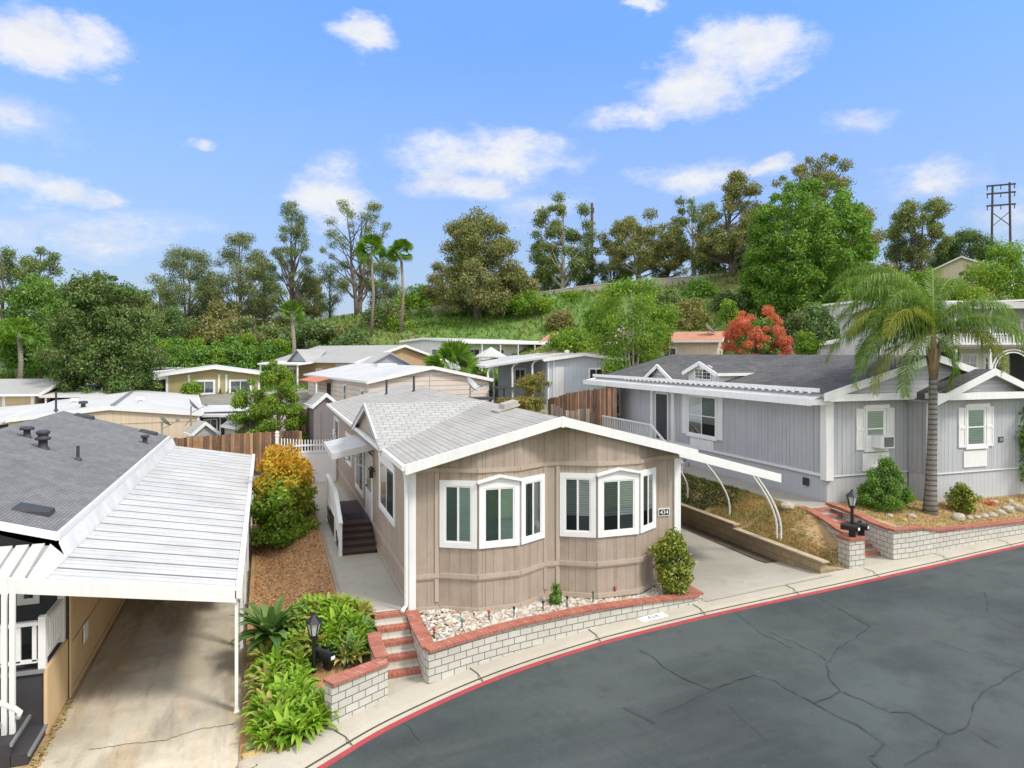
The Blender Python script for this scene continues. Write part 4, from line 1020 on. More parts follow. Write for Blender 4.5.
def lamp_post(label, x, y, z, H):
    t = thing('lamp_post', label, 'lamp post', (x, y, z), 0)
    a = MB(); a.tube([(x, y, z - .3), (x, y, z + H - .42)], [.05, .045], 10); a.lathe((x, y, z + H - .44), [(.04, 0), (.09, .02), (.09, .05), (.05, .07)], 10); a.build('pole', BLACKM, t)
    h = MB(); h.lathe((x, y, z + H - .08), [(.185, 0), (.17, .02), (.06, .12), (.03, .16), (.035, .19), (.0, .22)], 6); h.lathe((x, y, z + H - .38), [(.06, 0), (.09, .03)], 6)
    for k in range(6):
        q = 2 * math.pi * k / 6; h.beam((x + .085 * math.cos(q), y + .085 * math.sin(q), z + H - .36), (x + .155 * math.cos(q), y + .155 * math.sin(q), z + H - .07), .018, .018)
    hh = h.build('lantern', BLACKM, t); g_ = MB(); g_.lathe((x, y, z + H - .355), [(.075, 0), (.145, .275)], 6); g_.build('lamp_glass', GLAMP, hh)
    return t
def mailbox(label, x, y, z, ang, mark=True, name='mailbox'):
    t = thing(name, label, 'mailbox', (x, y, z), ang, world=False); b = MB(); W_, L_, H_ = .085, .24, .1
    prof = [(-W_, 0), (W_, 0), (W_, H_)] + [(W_ * math.cos(q * math.pi / 8), H_ + W_ * math.sin(q * math.pi / 8)) for q in range(1, 8)] + [(-W_, H_)]
    f0 = [(p[0], -L_, p[1]) for p in prof]; f1 = [(p[0], L_, p[1]) for p in prof]
    b.face(f0); b.face(f1[::-1])
    for k in range(len(prof)): j = (k + 1) % len(prof); b.face([f1[k], f1[j], f0[j], f0[k]][::-1])
    b.build('box', BLACKM, t)
    d = MB(); f2 = [(p[0] * 1.06, -L_ - .02, (p[1] - .08) * 1.05 + .08) for p in prof]; f3 = [(q[0], -L_ + .012, q[2]) for q in f2]
    d.face(f2); d.face(f3[::-1])
    for k in range(len(prof)): j = (k + 1) % len(prof); d.face([f3[k], f3[j], f2[j], f2[k]][::-1])
    dr = d.build('door', BLACKM, t)
    m_ = MB(); m_.box(-.05, .05, -L_ - .027, -L_ - .022, .045, .115); m_.build('label', GLOSSW, dr)
    fl = MB(); fl.box(W_ + .003, W_ + .015, -.05, -.02, .05, .22); fl.box(W_ + .003, W_ + .015, -.05, .05, .17, .22); fl.build('flag', mat('flag_black', (.03, .03, .03), .6, None, None, bump=None), t)
    br = MB(); br.box(-.03, .03, -.16, .02, -.2, -.004); br.build('bracket', BLACKM, t)
    return t
x, y = atz(314, 685, -.9); lamp_post('black lamp post with lantern standing among the strappy plants', x, y, -.95, 1.44)
mailbox('black mailbox fixed beside the lamp post among strappy plants', x + .21, y - .05, -.36, R(35))
# solar stake lights in the pebble bed
for k, (px, py, cc) in enumerate(((434, 640, 'red'), (462, 630, 'teal'), (489, 622, 'red'), (514, 618, 'dark'), (543, 612, 'dark'), (567, 607, 'dark'), (593, 602, 'green'), (615, 597, 'red'), (640, 590, 'teal'))):
    z = -.16; x, y = atz(px, py, z); y = max(y, float(fy(x)) + .2) if x > 3.45 else y; x = max(x, 3.42)
    lab = {'red': ('small garden stake light with red top, ', ), 'teal': ('small garden stake light with teal top, ', ), 'green': ('small garden stake light with green top, ', ), 'dark': ('small plain dark garden stake light, ', )}[cc][0] + ('at the planter corner by the steps', 'second from the steps', 'left of the left bay centre', 'below the left bay right pane', 'just left of the tiny shrub', 'just right of the tiny shrub', 'below the right bay left edge', 'below the right bay centre', 'nearest the clipped shrub')[k]
    t = thing('stake_light', lab, 'garden light', (x, y, z), 0, 'stake lights in the pebble bed')
    s_ = MB(); s_.tube([(x, y, z - .1), (x, y, z + .2)], .014, 6); s_.build('stake', BLACKM, t)
    s_ = MB(); s_.lathe((x, y, z + .2), [(.022, 0), (.038, .025), (.034, .055), (.008, .08)], 8); s_.build('lamp_cap', mat('stake_' + cc, {'red': (.36, .06, .05), 'teal': (.04, .3, .32), 'green': (.04, .18, .06), 'dark': (.03, .03, .035)}[cc], .4, None, None, bump=None), t)
x, y = atz(557, 606, -.2); shrub('small_shrub', 'tiny round green shrub alone in the white pebble bed', 'shrub', x, y, -.2, .21, .21, .52, LM['mid'], 3, 900, .07, 9, .11)
x, y = 9.88, 15.86
shrub('clipped_shrub', 'upright yellow-flecked green shrub at the taupe house right front corner', 'shrub', x, y, -.3, .56, .46, 1.72, LM['varieg'], 5, 9000, .085, 34, .2, shape='ball', stem=True)
x, y = atz(686, 590, -.42); pt_ = thing('plant_pot', 'small black flower pot at the planter end by the driveway', 'pot', (x, y, -.42))
q = MB(); q.lathe((x, y, -.42), [(.06, 0), (.075, .01), (.1, .2), (.115, .2), (.115, .235), (.09, .235), (.085, .2)], 12); q.build('pot', BLACKM, pt_); q = MB(); q.lathe((x, y, -.25), [(.08, 0), (.0, .02)], 10); q.build('soil', SOIL, pt_)
# the long shrub by the carport
hx, hy = .62, 26.8
t = thing('hedge_shrub', 'tall bushy shrub, golden orange on top and green below, beside the carport', 'shrub', (hx, hy, -.6), 0, None, world=False)
rng = np.random.default_rng(7); cl = []
for _ in range(75):
    a = rng.random() * 6.28; h = rng.random(); k = math.sqrt(max(.1, 1 - (h * .92) ** 2.5)); q = math.sqrt(rng.random())
    cl.append(((1.0 * k * q * math.cos(a), 2.9 * k * q * math.sin(a), .25 + 2.75 * h), (.38, .42, .34)))
for h in (.5, 1.1, 1.7, 2.2): cl.append(((0, 0, h), (.85, 2.3, .5)))
V = leaf_cloud(rng, cl, 22000, .15, .3, .5, .4, 0, .08).reshape(-1, 4, 3); cc = V.mean(1)
top = (cc[:, 2] + .42 * cc[:, 1] + .1 * np.sin(cc[:, 0] * 4) + rng.normal(size=len(cc)) * .34) > 1.4
np_mesh('golden_foliage', V[top].reshape(-1, 3), 4, LM['gold'], t); np_mesh('green_foliage', V[~top].reshape(-1, 3), 4, LM['bright'], t)
q = MB()
for k in range(6): q.tube([(rng.uniform(-.3, .3), -2 + .8 * k, -.3), (rng.uniform(-.3, .3), -2 + .8 * k, 1.0), (rng.uniform(-.5, .5), -2 + .8 * k, 2.0)], [.05, .035, .015], 5)
q.build('stem', BARKD, t)
# white fence and gate at the end of the side yard
fg = thing('white_gate', 'white vinyl side-yard gate with picket top between shrub and taupe house', 'gate', (2, 34.2, 0))
yg = 34.2; q = MB(); xa, xb = x_on_y(316, yg), 3.1
q.box(xa, xb, yg, yg + .05, .05, 1.36); q.build('panel', WVINYL, fg)
q = MB(); q.box(xa - 1.6, xb, yg - .03, yg + .08, 1.36, 1.46); q.box(xa - 1.6, xb, yg - .03, yg + .08, 1.68, 1.75)
q.box(xa, xb, yg - .02, yg + .07, -.02, .12); q.build('rail', WVINYL, fg)
q = MB(); x = xa - 1.55
while x < xb: q.box(x, x + .05, yg + .0, yg + .04, 1.461, 2.1 - .14 * math.sin((x - xa + 1.6) / 3.4 * math.pi)); x += .13
q.build('picket', WVINYL, fg)
q = MB(); q.box(xa - 1.7, xa, yg - .005, yg + .045, -.2, 1.36); q.build('side_panel', WVINYL, fg)
for x in (xa - 1.72, xb - .02):
    q = MB(); q.box(x - .07, x + .07, yg - .04, yg + .1, -.2, 2.2); q.lathe((x, yg + .03, 2.2), [(.1, 0), (.1, .05), (.05, .07), (.09, .14), (.06, .22), (.0, .25)], 10); q.build('post', WVINYL, fg)
# ================================================================== the grey house on the right
GX, GY, GX2, GYB = 18.24, 19.5, 27.2, 36.2
G0, GS, GE = .86, 1.74, 4.36     # soil, floor line, eave underside
GRX, GRZ = 22.8, 5.92
def groof(x): return GRZ - (GRZ - 4.68) * abs(x - GRX) / (GRX - 18.0)
gh = thing('mobile_home', 'light grey manufactured home with charcoal shingle roof, white shutters and small dormers', 'house', (GX, GY, G0))
w = MB()
ge = groof(GX) - .12
w.face([(GX, GY, GS), (GX2, GY, GS), (GX2, GY, ge), (GX, GY, ge)])
w.face([(GX, GYB, GS), (GX, GY, GS), (GX, GY, ge), (GX, GYB, ge)]); w.face([(GX2, GY, GS), (GX2, GYB, GS), (GX2, GYB, ge), (GX2, GY, ge)])
w.face([(GX2, GYB, 0), (GX, GYB, 0), (GX, GYB, ge), (GRX, GYB, GRZ - .12), (GX2, GYB, ge)])
# projecting front room on the right
PX0, PY = 21.9, 18.7
w.face([(PX0, PY, GS), (GX2, PY, GS), (GX2, PY, 4.36), (PX0, PY, 4.36)]); w.face([(PX0, GY, GS), (PX0, PY, GS), (PX0, PY, 4.36), (PX0, GY, 4.36)]); w.face([(GX2, PY, GS), (GX2, GY, GS), (GX2, GY, 4.36), (GX2, PY, 4.36)])
w.build('wall', GREYS, gh)
w = MB()
for a, b in (((GX + .03, GY + .03), (PX0 + .03, GY + .03)), ((PX0 + .03, GY), (PX0 + .03, PY + .03)), ((PX0 + .03, PY + .03), (GX2 - .03, PY + .03)), ((GX2 - .03, PY + .03), (GX2 - .03, GYB)), ((GX + .03, GYB), (GX + .03, GY + .03))):
    w.face([(*a, -.2), (*b, -.2), (*b, GS), (*a, GS)])
w.build('skirting', GREYK, gh)
GFr = Fr((GX, GY, 0), (1, 0, 0), (0, -1, 0)); GPr = Fr((PX0, PY, 0), (1, 0, 0), (0, -1, 0)); GLf = Fr((GX, GY, 0), (0, 1, 0), (-1, 0, 0))
tr = MB()
GFr.box(tr, -.1, .22, GS - .12, GE, .003, .09); GLf.box(tr, -.085, .2, GS - .12, GE + .2, .003, .09); tr.build('corner_board', WHITE, gh); tr = MB(); GPr.box(tr, -.06, .16, GS - .1, GE, .003, .06)
tr.build('corner_board', WHITE, gh); tr = MB(); GPr.box(tr, GX2 - PX0 - .2, GX2 - PX0 + .05, GS - .1, GE, .003, .06); GPr.box(tr, GX2 - PX0 - .1, GX2 - PX0 + .02, .5, GS - .1, .003, .05)
tr.build('corner_board', WHITE, gh); tr = MB(); GLf.box(tr, .2, GYB - GY, GS - .02, GS + .08, .003, .05)
GFr.box(tr, .22, PX0 - GX, GS - .02, GS + .02, .003, .02); GPr.box(tr, .16, GX2 - PX0 - .2, GS - .02, GS + .02, .003, .02)
gl = lambda px: y_on_x(px, GX) - GY
for px in (653.5, 674.5): pm0 = MB(); GLf.box(pm0, gl(px) - .12, gl(px) + .12, GS, GE + .25, .003, .12); pm0.build('porch_post', WHITE, gh)
tr.build('wall_trim', WHITE, gh)
rf = MB(); yf, yb, xl, xr = 19.1, 36.6, 17.75, 27.6
rf.slab([(xl, yf, groof(xl)), (GRX, yf, GRZ), (GRX, yb, GRZ), (xl, yb, groof(xl))], .1, 0, 1)
rf.slab([(GRX, yf, GRZ - .001), (xr, yf, groof(xr)), (xr, yb, groof(xr)), (GRX, yb, GRZ - .001)], .1, 0, 1)
pc, phw = 24.62, 2.95; pz = 5.42; psl = .36; pyf = 18.3
for s in (-1, 1):
    e = pc + s * phw; q = [(e, pyf, pz - psl * phw), (pc, pyf, pz), (pc, 22.6, pz), (e, 22.6, pz - psl * phw)]
    rf.slab(q if s < 0 else [q[1], q[0], q[3], q[2]], .08, 0, 1)
rf.build('roof', [SHINGC, MATS['drip_edge']], gh)
gt = MB()   # main and small gable: pediments
gt.face([(GX - .1, GY - .03, 4.5), (GX2 + .1, GY - .03, 4.5), (GRX, GY - .03, GRZ - .1)]); gt.face([(PX0 + .05, PY - .03, 4.5), (GX2 - .05, PY - .03, 4.5), (pc, PY - .03, pz - .1)])
gt.build('gable_wall', GREYL, gh)
fa = MB()
def fs2(x0, z0, x1, z1, y0, y1, h): fa.hexa([(x0, y0, z0 - h), (x1, y0, z1 - h), (x1, y1, z1 - h), (x0, y1, z0 - h)], [(x0, y0, z0), (x1, y0, z1), (x1, y1, z1), (x0, y1, z0)])
fs2(xl, groof(xl) + .02, GRX, GRZ + .03, 19.03, 19.098, .26); fs2(GRX, GRZ + .031, xr, groof(xr) + .02, 19.031, 19.099, .26)
fs2(pc - phw, pz - psl * phw + .02, pc, pz + .03, 18.23, 18.298, .24); fs2(pc, pz + .031, pc + phw, pz - psl * phw + .02, 18.231, 18.299, .24)
fa.box(GX - .32, PX0 - .1, 19.04, GY - .004, GE, GE + .24); fa.box(PX0 - .12, GX2 + .3, 18.26, PY - .004, GE, GE + .24)
fa.build('fascia', WHITE, gh)
ev = MB()   # wide white eave cover along the left side
ev.slab([(17.35, 19.3, 4.44), (18.24, 19.3, 4.64), (18.24, 37.2, 4.64), (17.35, 37.2, 4.44)], .05)
ev.box(17.28, 17.348, 19.25, 37.25, 4.22, 4.47); ev.box(17.29, 18.2, 19.22, 19.29, 4.24, 4.43)
ev.box(17.68, 17.76, 19.3, 36.8, 4.66, 4.8)
k = 19.6
while k < 33: ev.box(17.62, 17.679, k, k + .12, 4.62, 4.74); k += .4
ev.build('eave_cover', WHITE, gh)
# dormers on the left slope
def dormer(y0, y1, zb, zp, xf, name, win):
    yc = (y0 + y1) / 2; f = MB()
    f.face([(xf, y1, zb), (xf, y0, zb), (xf, y0, zb + (.45 if win else .02)), (xf, yc, zp - .06), (xf, y1, zb + (.45 if win else .02))])
    xe = GRX - (GRZ - zp) / ((GRZ - 4.68) / (GRX - 18.0)) + .1
    zs = zb + (.45 if win else .02); sl_ = (GRZ - 4.68) / (GRX - 18.0); xs = GRX - (GRZ - zs) / sl_ + .05
    for y in (y0, y1): f.face([(xf, y, zb - .1), (xs, y, zs), (xf, y, zs)])
    d = f.build(name, WHITE if win else GREYL, gh)
    r_ = MB(); zs = zb + (.45 if win else .02)
    for s, y in ((-1, y0 - .15), (1, y1 + .15)):
        q = [(xf - .2, y, zs - .06), (xf - .2, yc, zp), (xe, yc, zp), (xs, y, zs - .06)]
        r_.slab(q if s > 0 else [q[1], q[0], q[3], q[2]], .06)
    r_.build('dormer_roof', SHINGC, d)
    k_ = MB()
    for s, y in ((-1, y0 - .15), (1, y1 + .15)): k_.beam((xf - .22, y, zs - .12), (xf - .22, yc, zp - .07), .05, .17)
    if win: k_.beam((xf - .2, y0 - .2, zs - .1), (xe - .6, y0 - .2, zp - .34 - .02), .05, .1) if False else k_.beam((xf - .2, y0 - .18, zs - .1), (xs, y0 - .18, zs - .1), .05, .12)
    if not win: k_.box(xf - .2, xf - .16, y0 - .15, y1 + .15, zb - .06, zb + .04)
    k_.build('dormer_rake', WHITE, d)
    if win:
        fr = Fr((xf - .004, y0, 0), (0, 1, 0), (-1, 0, 0)); window(d, fr, (y1 - y0) * .22, (y1 - y0) * .78, zb + .05, zb + .62, 'vg', .05, 'curtain', head='arch')
xd = 18.15
dormer(y_on_x(719, xd), y_on_x(688.5, xd), 4.74, 5.62, xd, 'dormer', True)
dormer(y_on_x(675, xd), y_on_x(648, xd), 4.74, 5.45, xd, 'false_dormer', False)
# windows and door, left side
window(gh, GLf, gl(620.5), gl(611.5), 2.55, 4.15, 'h', .12, 'half')
door(gh, GLf, gl(669), gl(655.5), GS + .03, 4.1, mat('dark_screen_door', (.05, .052, .055), .6, None, None, bump=None))
window(gh, GLf, gl(717), gl(688), 2.3, 4.15, 'vh', .08, 'half', shutters=.42, sill=True)
q = MB(); GLf.box(q, gl(714), gl(691), 1.78, 2.2, .003, .04); GLf.box(q, gl(713), (gl(714) + gl(691)) / 2 - .04, 1.84, 2.14, .04, .055); GLf.box(q, (gl(714) + gl(691)) / 2 + .04, gl(692), 1.84, 2.14, .04, .055)
q.build('window_panel', WHITE, gh)
vn = MB(); GLf.box(vn, gl(809), gl(803), 1.28, 1.55, .0, .02); vn.build('foundation_vent', DARKV, gh)
# front windows
def gx(px, y, x0): return x_on_y(px, y) - x0
window(gh, GFr, gx(864.5, GY, GX), gx(885, GY, GX), 2.6, 4.05, 'h', .07, 'half', shutters=.38, sill=True, head='flat')
q = MB(); GFr.box(q, gx(862, GY, GX), gx(888, GY, GX), 1.85, 2.48, .003, .04); q.build('window_panel', WHITE, gh)
window(gh, GPr, gx(965.5, PY, PX0), gx(985, PY, PX0), 2.62, 4.05, 'h', .07, 'lowered', shutters=.36, sill=True, head='flat')
q = MB(); GPr.box(q, gx(963, PY, PX0), gx(986, PY, PX0), 1.9, 2.5, .003, .04); q.build('window_panel', WHITE, gh)
pq = MB(); a = gx(1000.6, PY, PX0); GPr.box(pq, a - .12, a + .12, 2.74, 2.93, .003, .03); pqo = pq.build('number_plaque', DARKV, gh)
pq = MB(); GPr.box(pq, a - .09, a + .09, 2.77, 2.90, .0305, .034); pq.build('plaque_face', GREYM, pqo)
ac = thing('window_air_conditioner', 'white box air conditioner sticking out of the grey house front window', 'air conditioner', (x_on_y(877, GY), GY - .2, 2.68))
a0, a1 = gx(871, GY, GX), gx(884.5, GY, GX)
q = MB(); GFr.box(q, a0, a1, 2.68, 3.1, .03, .42); q.build('case', WHITE, ac); q = MB(); GFr.box(q, a0 + .16, a1 - .03, 2.72, 3.06, .4205, .43); q.build('grille', mat('ac_grille', (.16, .165, .17), .6, None, None, lines=((1, .03, .012, .4, .004),), bump=None), ac)
q = MB(); GFr.box(q, a0 - .22, a0 - .01, 2.68, 3.1, .03, .05); q.build('side_panel', WVINYL, ac)
# porch at the grey house side door
gp = thing('porch_deck', 'grey raised side porch with white baluster railing and steps at the grey house', 'porch', (17.5, 30, .9))
ya, yb = y_on_x(655, 17.2), y_on_x(611, 17.2)
q = MB(); q.box(17.15, 18.23, ya, yb + 1, .2, 1.7); q.build('platform', GREYL, gp)
q = MB(); xq = 17.15
q.beam((xq, ya + .3, 2.62), (xq, yb + .9, 2.62), .09, .07); q.beam((xq, ya + .3, 1.86), (xq, yb + .9, 1.86), .06, .06)
n = 26
for k in range(n + 1):
    y = ya + .35 + (yb + .5 - ya) * k / n; q.box(xq - .02, xq + .02, y - .025, y + .025, 1.7, 2.6)
q.beam((xq, ya + .3, 2.62), (xq, ya - 2.4, 1.2), .09, .07); q.beam((xq, ya + .3, 1.9), (xq, ya - 2.4, .95), .06, .05)
for k in range(7):
    f = k / 6; y = ya + .3 - 2.7 * f; q.box(xq - .02, xq + .02, y - .025, y + .025, 1.86 - 1.1 * f, 2.62 - 1.42 * f)
q.build('railing', WHITE, gp)
q = MB()
for k in range(5): q.box(17.15, 18.2, ya - .3 * (k + 1), ya - .3 * k - .002, .3, 1.7 - .17 * (k + 1))
q.build('tread', GREYL, gp)
# pad, walkway, bank
q = MB(); q.hexa([(16.95, 17.4, -.6), (18.6, 19.2, -.6), (18.6, 37.5, -.6), (16.95, 37.5, -.6)], [(17.0, 19.2, .82), (18.24, 19.25, .84), (18.24, 37.5, .88), (16.95, 37.5, .86)]); struct('side_walk', q, CONC)
q = MB(); q.box(18.2, 30, 19.3, 37.5, -.6, .8); struct('house_pad', q, SOIL)
def bz(x, y):
    f = ss(15.0, 16.9, x); lo = (-.02 if y < 20.1 else .16) - .0; hi = .80
    v = lo + (hi - lo) * f
    g_ = ss(15.6, 18.6, y); return v * g_ + (-.42 + .35 * f) * (1 - g_)
q = MB(); NX, NY = 10, 40
for j in range(NY + 1):
    y = 15.95 + (37.5 - 15.95) * (j / NY) ** 1.3
    for i in range(NX + 1):
        x = 15.0 + (15.82 + .65 * ss(16.3, 17.2, y) + .58 * ss(17.2, 19.5, y) - 15.0) * i / NX; q.v.append((x, y, bz(x, y)))
for j in range(NY):
    for i in range(NX): a = j * (NX + 1) + i; q.f.append((a, a + 1, a + NX + 2, a + NX + 1)); q.m.append(0); q.uv.append(None)
struct('bank', q, SOIL, True)
def p_cover(rng):
    y = 20.3 + rng.random() * 13; x = 15.05 + rng.random() * 1.85
    if y < 21.6 + math.sin(x * 5) * .3 + (17 - x) * .3: return None
    return (x, y, bz(x, y))
ground_leaves('ground_cover', p_cover, 9000, .11, LM['cover'], 4, 1.3, .55, .12)
def p_straw(rng):
    y = 16.5 + rng.random() * 5.6; x = 15.1 + rng.random() * 1.75
    if x > 15.9 and y < 18.6: return None
    return (x, y, bz(x, y) - .01)
blades('dry_grass', p_straw, 7000, .14, LM['straw'], 6, .014)
def p_tuft(rng):
    x = 15.2 + rng.random() * 1.6; y = 16.4 + rng.random() * 5.6
    if x > 16.2 and y < 18: return None
    return (x, y, bz(x, y) + .01)
ground_leaves('dry_litter', p_tuft, 2500, .08, LM['straw'], 8, 2, .4, .03)
pl_ = thing('timber', 'loose pale timber lying on the dry bank beside the block wall', 'timber', (16.2, 18.6, .4))
pa_, pb2 = atz(796, 517.5, .62), atz(819, 537, .25); q = MB(); q.beam((*pa_, .66), (*pb2, .28), .07, .05); q.build('board', mat('grey_timber', (.42, .38, .33), .9, (3, .2), None, bump=None), pl_)
q = MB(); q.beam((*pa_, .69), (pa_[0] + .05, pa_[1] - .02, .70), .06, .02); q.build('cut_end', mat('cut_timber', (.5, .42, .3), .9, None, None, bump=None), pl_)
pb3 = thing('timber', 'long low timber edging the top of the ivy bank by the walkway', 'timber', (16.9, 22, .8))
q = MB(); q.beam((16.93, 20.0, .80), (16.93, 24.2, .84), .12, .12); q.build('board', MATS['edging_wood'], pb3)
def boulder(label, x, y, z, r, seed, group=None, m=None):
    rg = random.Random(seed); q = MB(); q.ico((0, 0, r * .35), (r * rg.uniform(.9, 1.3), r * rg.uniform(.8, 1.1), r * rg.uniform(.6, .8)), 0, rg, 2, .13)
    o = q.build('rock', m or ROCK, None); o.location = (x, y, z); o.rotation_euler = (0, 0, rg.random() * 6); tag(o, label, 'rock', group); return o
boulder('pale rock lying at the top of the dry bank by the side walk', *atz(788, 508, .78), .74, .24, 3)
# planter wall and steps of the grey house
gw = thing('planter_wall', 'white block planter wall with red brick cap in front of the grey house', 'planter wall', (20, 17, -.4))
GF = [p for p in along(.70, 17.4, 40) if p[0] > 18.0]
fyG = lambda x: float(np.interp(x, [p[0] for p in GF], [p[1] for p in GF]))
def gtop(x): return float(np.interp(x, [17.6, 19.1, 19.35, 24], [.68, .66, .50, .36]))
m1, c1 = MB(), MB()
y18 = 16.33
wall_run([(17.66, y18, -.9, .68)] + [(x, y, road_z(e) - .1, gtop(x)) for x, y, e in GF], m1, 0, .2, capm=c1)
wall_run([(18.2, 19.35, -.6, .84), (18.12, 18.6, -.7, .83), (18.02, 17.9, -.8, .78), (17.88, 17.2, -.8, .71), (17.76, 16.4, -.9, .682)], m1, 0, .2, capm=c1)
m1.build('block_wall', BLOCKW, gw); c1.build('brick_cap', BRICKR, gw)
gw2 = thing('garden_wall', 'white block wall with end pillar left of the grey house steps', 'garden wall', (16.8, 17.5, -.5))
m1, c1 = MB(), MB()
wall_run([(16.36, 16.55, -.9, .58), (16.5, 17.1, -.8, .62), (16.68, 17.8, -.7, .72), (16.85, 18.5, -.6, .78), (16.98, 19.3, -.5, .8)], m1, 0, .2, capm=c1)
px0, px1, py0, py1 = 15.9, 16.46, 16.12, 16.55
for a, b in (((px0, py0), (px1, py0)), ((px1, py0), (px1, py1)), ((px1, py1), (px0, py1)), ((px0, py1), (px0, py0))): m1.face([(*a, -.9), (*b, -.9), (*b, .58), (*a, .58)])
m1.face([(px0, py0, .58), (px1, py0, .58), (px1, py1, .58), (px0, py1, .58)])
c1.box(px0 - .04, px1 + .04, py0 - .04, py1 + .04, .582, .66)
m1.build('block_wall', BLOCKW, gw2); c1.build('brick_cap', BRICKR, gw2)
gs = thing('brick_steps', 'steps with red brick nosings between two white block walls at the grey house', 'steps', (17.6, 17.8, -.3))
a_, b_ = MB(), MB()
for k in range(7):
    y = 16.75 + .36 * k; z = -.2 + .145 * (k + 1); sx0, sx1 = 16.5 + .055 * k, 17.72 + .055 * k; a_.box(sx0, sx1, y + .2, y + .38 if k < 6 else 19.6, -.9, z - .004); a_.box(sx0, sx1, y + .02, y + .2, -.9, z - .075); b_.box(sx0, sx1, y, y + .2, z - .074, z)
a_.build('tread', CONC, gs); b_.build('nosing', BRICKR, gs)
q = MB(); q.hexa([(16.4, 16.0, -1), (17.8, 16.1, -1), (17.8, 16.8, -1), (16.4, 16.8, -1)], [(16.4, 16.1, -.19), (17.7, 16.2, -.16), (17.7, 16.8, -.19), (16.4, 16.8, -.19)]); struct('step_landing', q, CURB)
def sz(x, y): return gtop(x) + .02 + (.8 - gtop(x)) * ss(16.6, 19.4, y)
q = MB()
xs_ = [17.85 + .5 * k for k in range(24)]; ys_ = [.3 * k for k in range(11)]
for dy_ in ys_:
    for x in xs_: y = fyG(x) + .09 + dy_; q.v.append((x, y, sz(x, y)))
for j in range(len(ys_) - 1):
    for i in range(len(xs_) - 1): a = j * len(xs_) + i; q.f.append((a, a + 1, a + len(xs_) + 1, a + len(xs_))); q.m.append(0); q.uv.append(None)
struct('planter_soil', q, SOIL, True)
def p_pl(rng):
    x = 18.4 + rng.random() * 9.5; y = fyG(x) + .2 + rng.random() * 2.6
    if x > 21.8 and y > 18.6: return None
    return (x, y, sz(x, y))
blades('dry_grass', p_pl, 3500, .09, LM['straw'], 12, .014); ground_leaves('dry_litter', p_pl, 2500, .08, LM['straw'], 13, 2, .4, .03)
for k, (px, py, r) in enumerate(((958, 519, .24), (970, 518, .13), (977, 517, .13), (984, 516, .14), (992, 515, .15), (1000, 513, .17), (1008, 511, .2), (1016, 509, .18), (1022, 506, .2), (904, 523, .12), (912, 520, .14), (890, 523, .12), (862, 500, .18), (994, 503, .15), (980, 500, .13), (1010, 502, .14))):
    zz = .52 if py > 508 else .66; x, y = atz(px, py, zz)
    lab = ('large tan rock at the left end of the rock row by the palm', 'small grey rock second in the row on the grey house planter', 'small pale rock third in the row on the grey house planter', 'small rock fourth in the row on the grey house planter', 'rounded rock in the middle of the row on the grey house planter', 'rounded rock right of the middle of the planter rock row', 'pale rock below the red plant in the planter rock row', 'flat rock nearly last in the planter rock row at right', 'last rock of the planter row at the right frame edge',
           'small orange rock at the brick cap below the conical shrub', 'pale rock beside the orange rock below the conical shrub', 'small rock on the planter corner by the grey house steps', 'flat pale rock behind the lamp post at the grey house', 'pale rock behind the rock row near the round shrub', 'small rock right of the round yellow shrub', 'flat rock right of the small red plant')[k]
    boulder(lab, x, y, sz(x, y) - .02, r, 30 + k, 'rocks on the grey house planter', STONEY if k == 9 else None)
x, y = 16.22, 16.4
lamp_post('black lamp post with lantern on the pillar by the grey house steps', x + .05, y, .62, 1.26)
mailbox('black mailbox on the left side of the pillar lamp post', x - .13, y - .1, .84, R(20)); mailbox('black mailbox on the right side of the pillar lamp post', x + .25, y - .05, .84, R(28))
shrub('conical_shrub', 'clipped conical green shrub on a short stem before the grey house', 'shrub', *atz(884, 508, .78), .72, 1.05, .95, 1.85, LM['mid'], 14, 20000, .07, 60, .18, shape='cone', up=.4, scatter=.02)
shrub('round_shrub', 'small round yellow-green shrub right of the palm by the grey house', 'shrub', *atz(963, 511, .6), .52, .55, .5, 1.0, LM['varieg'], 15, 4200, .09, 20, .17)
rosette('red_plant', 'small spiky red plant at the right end of the grey house planter', *atz(990, 505, .62), .55, .32, LM['red'], 9, 26, None, .1)
shrub('low_shrub', 'low dark green shrub beside the lamp post at the grey house', 'shrub', *atz(866, 503, .75), .72, .4, .3, .4, LM['dark'], 16, 700, .09, 8, .16)
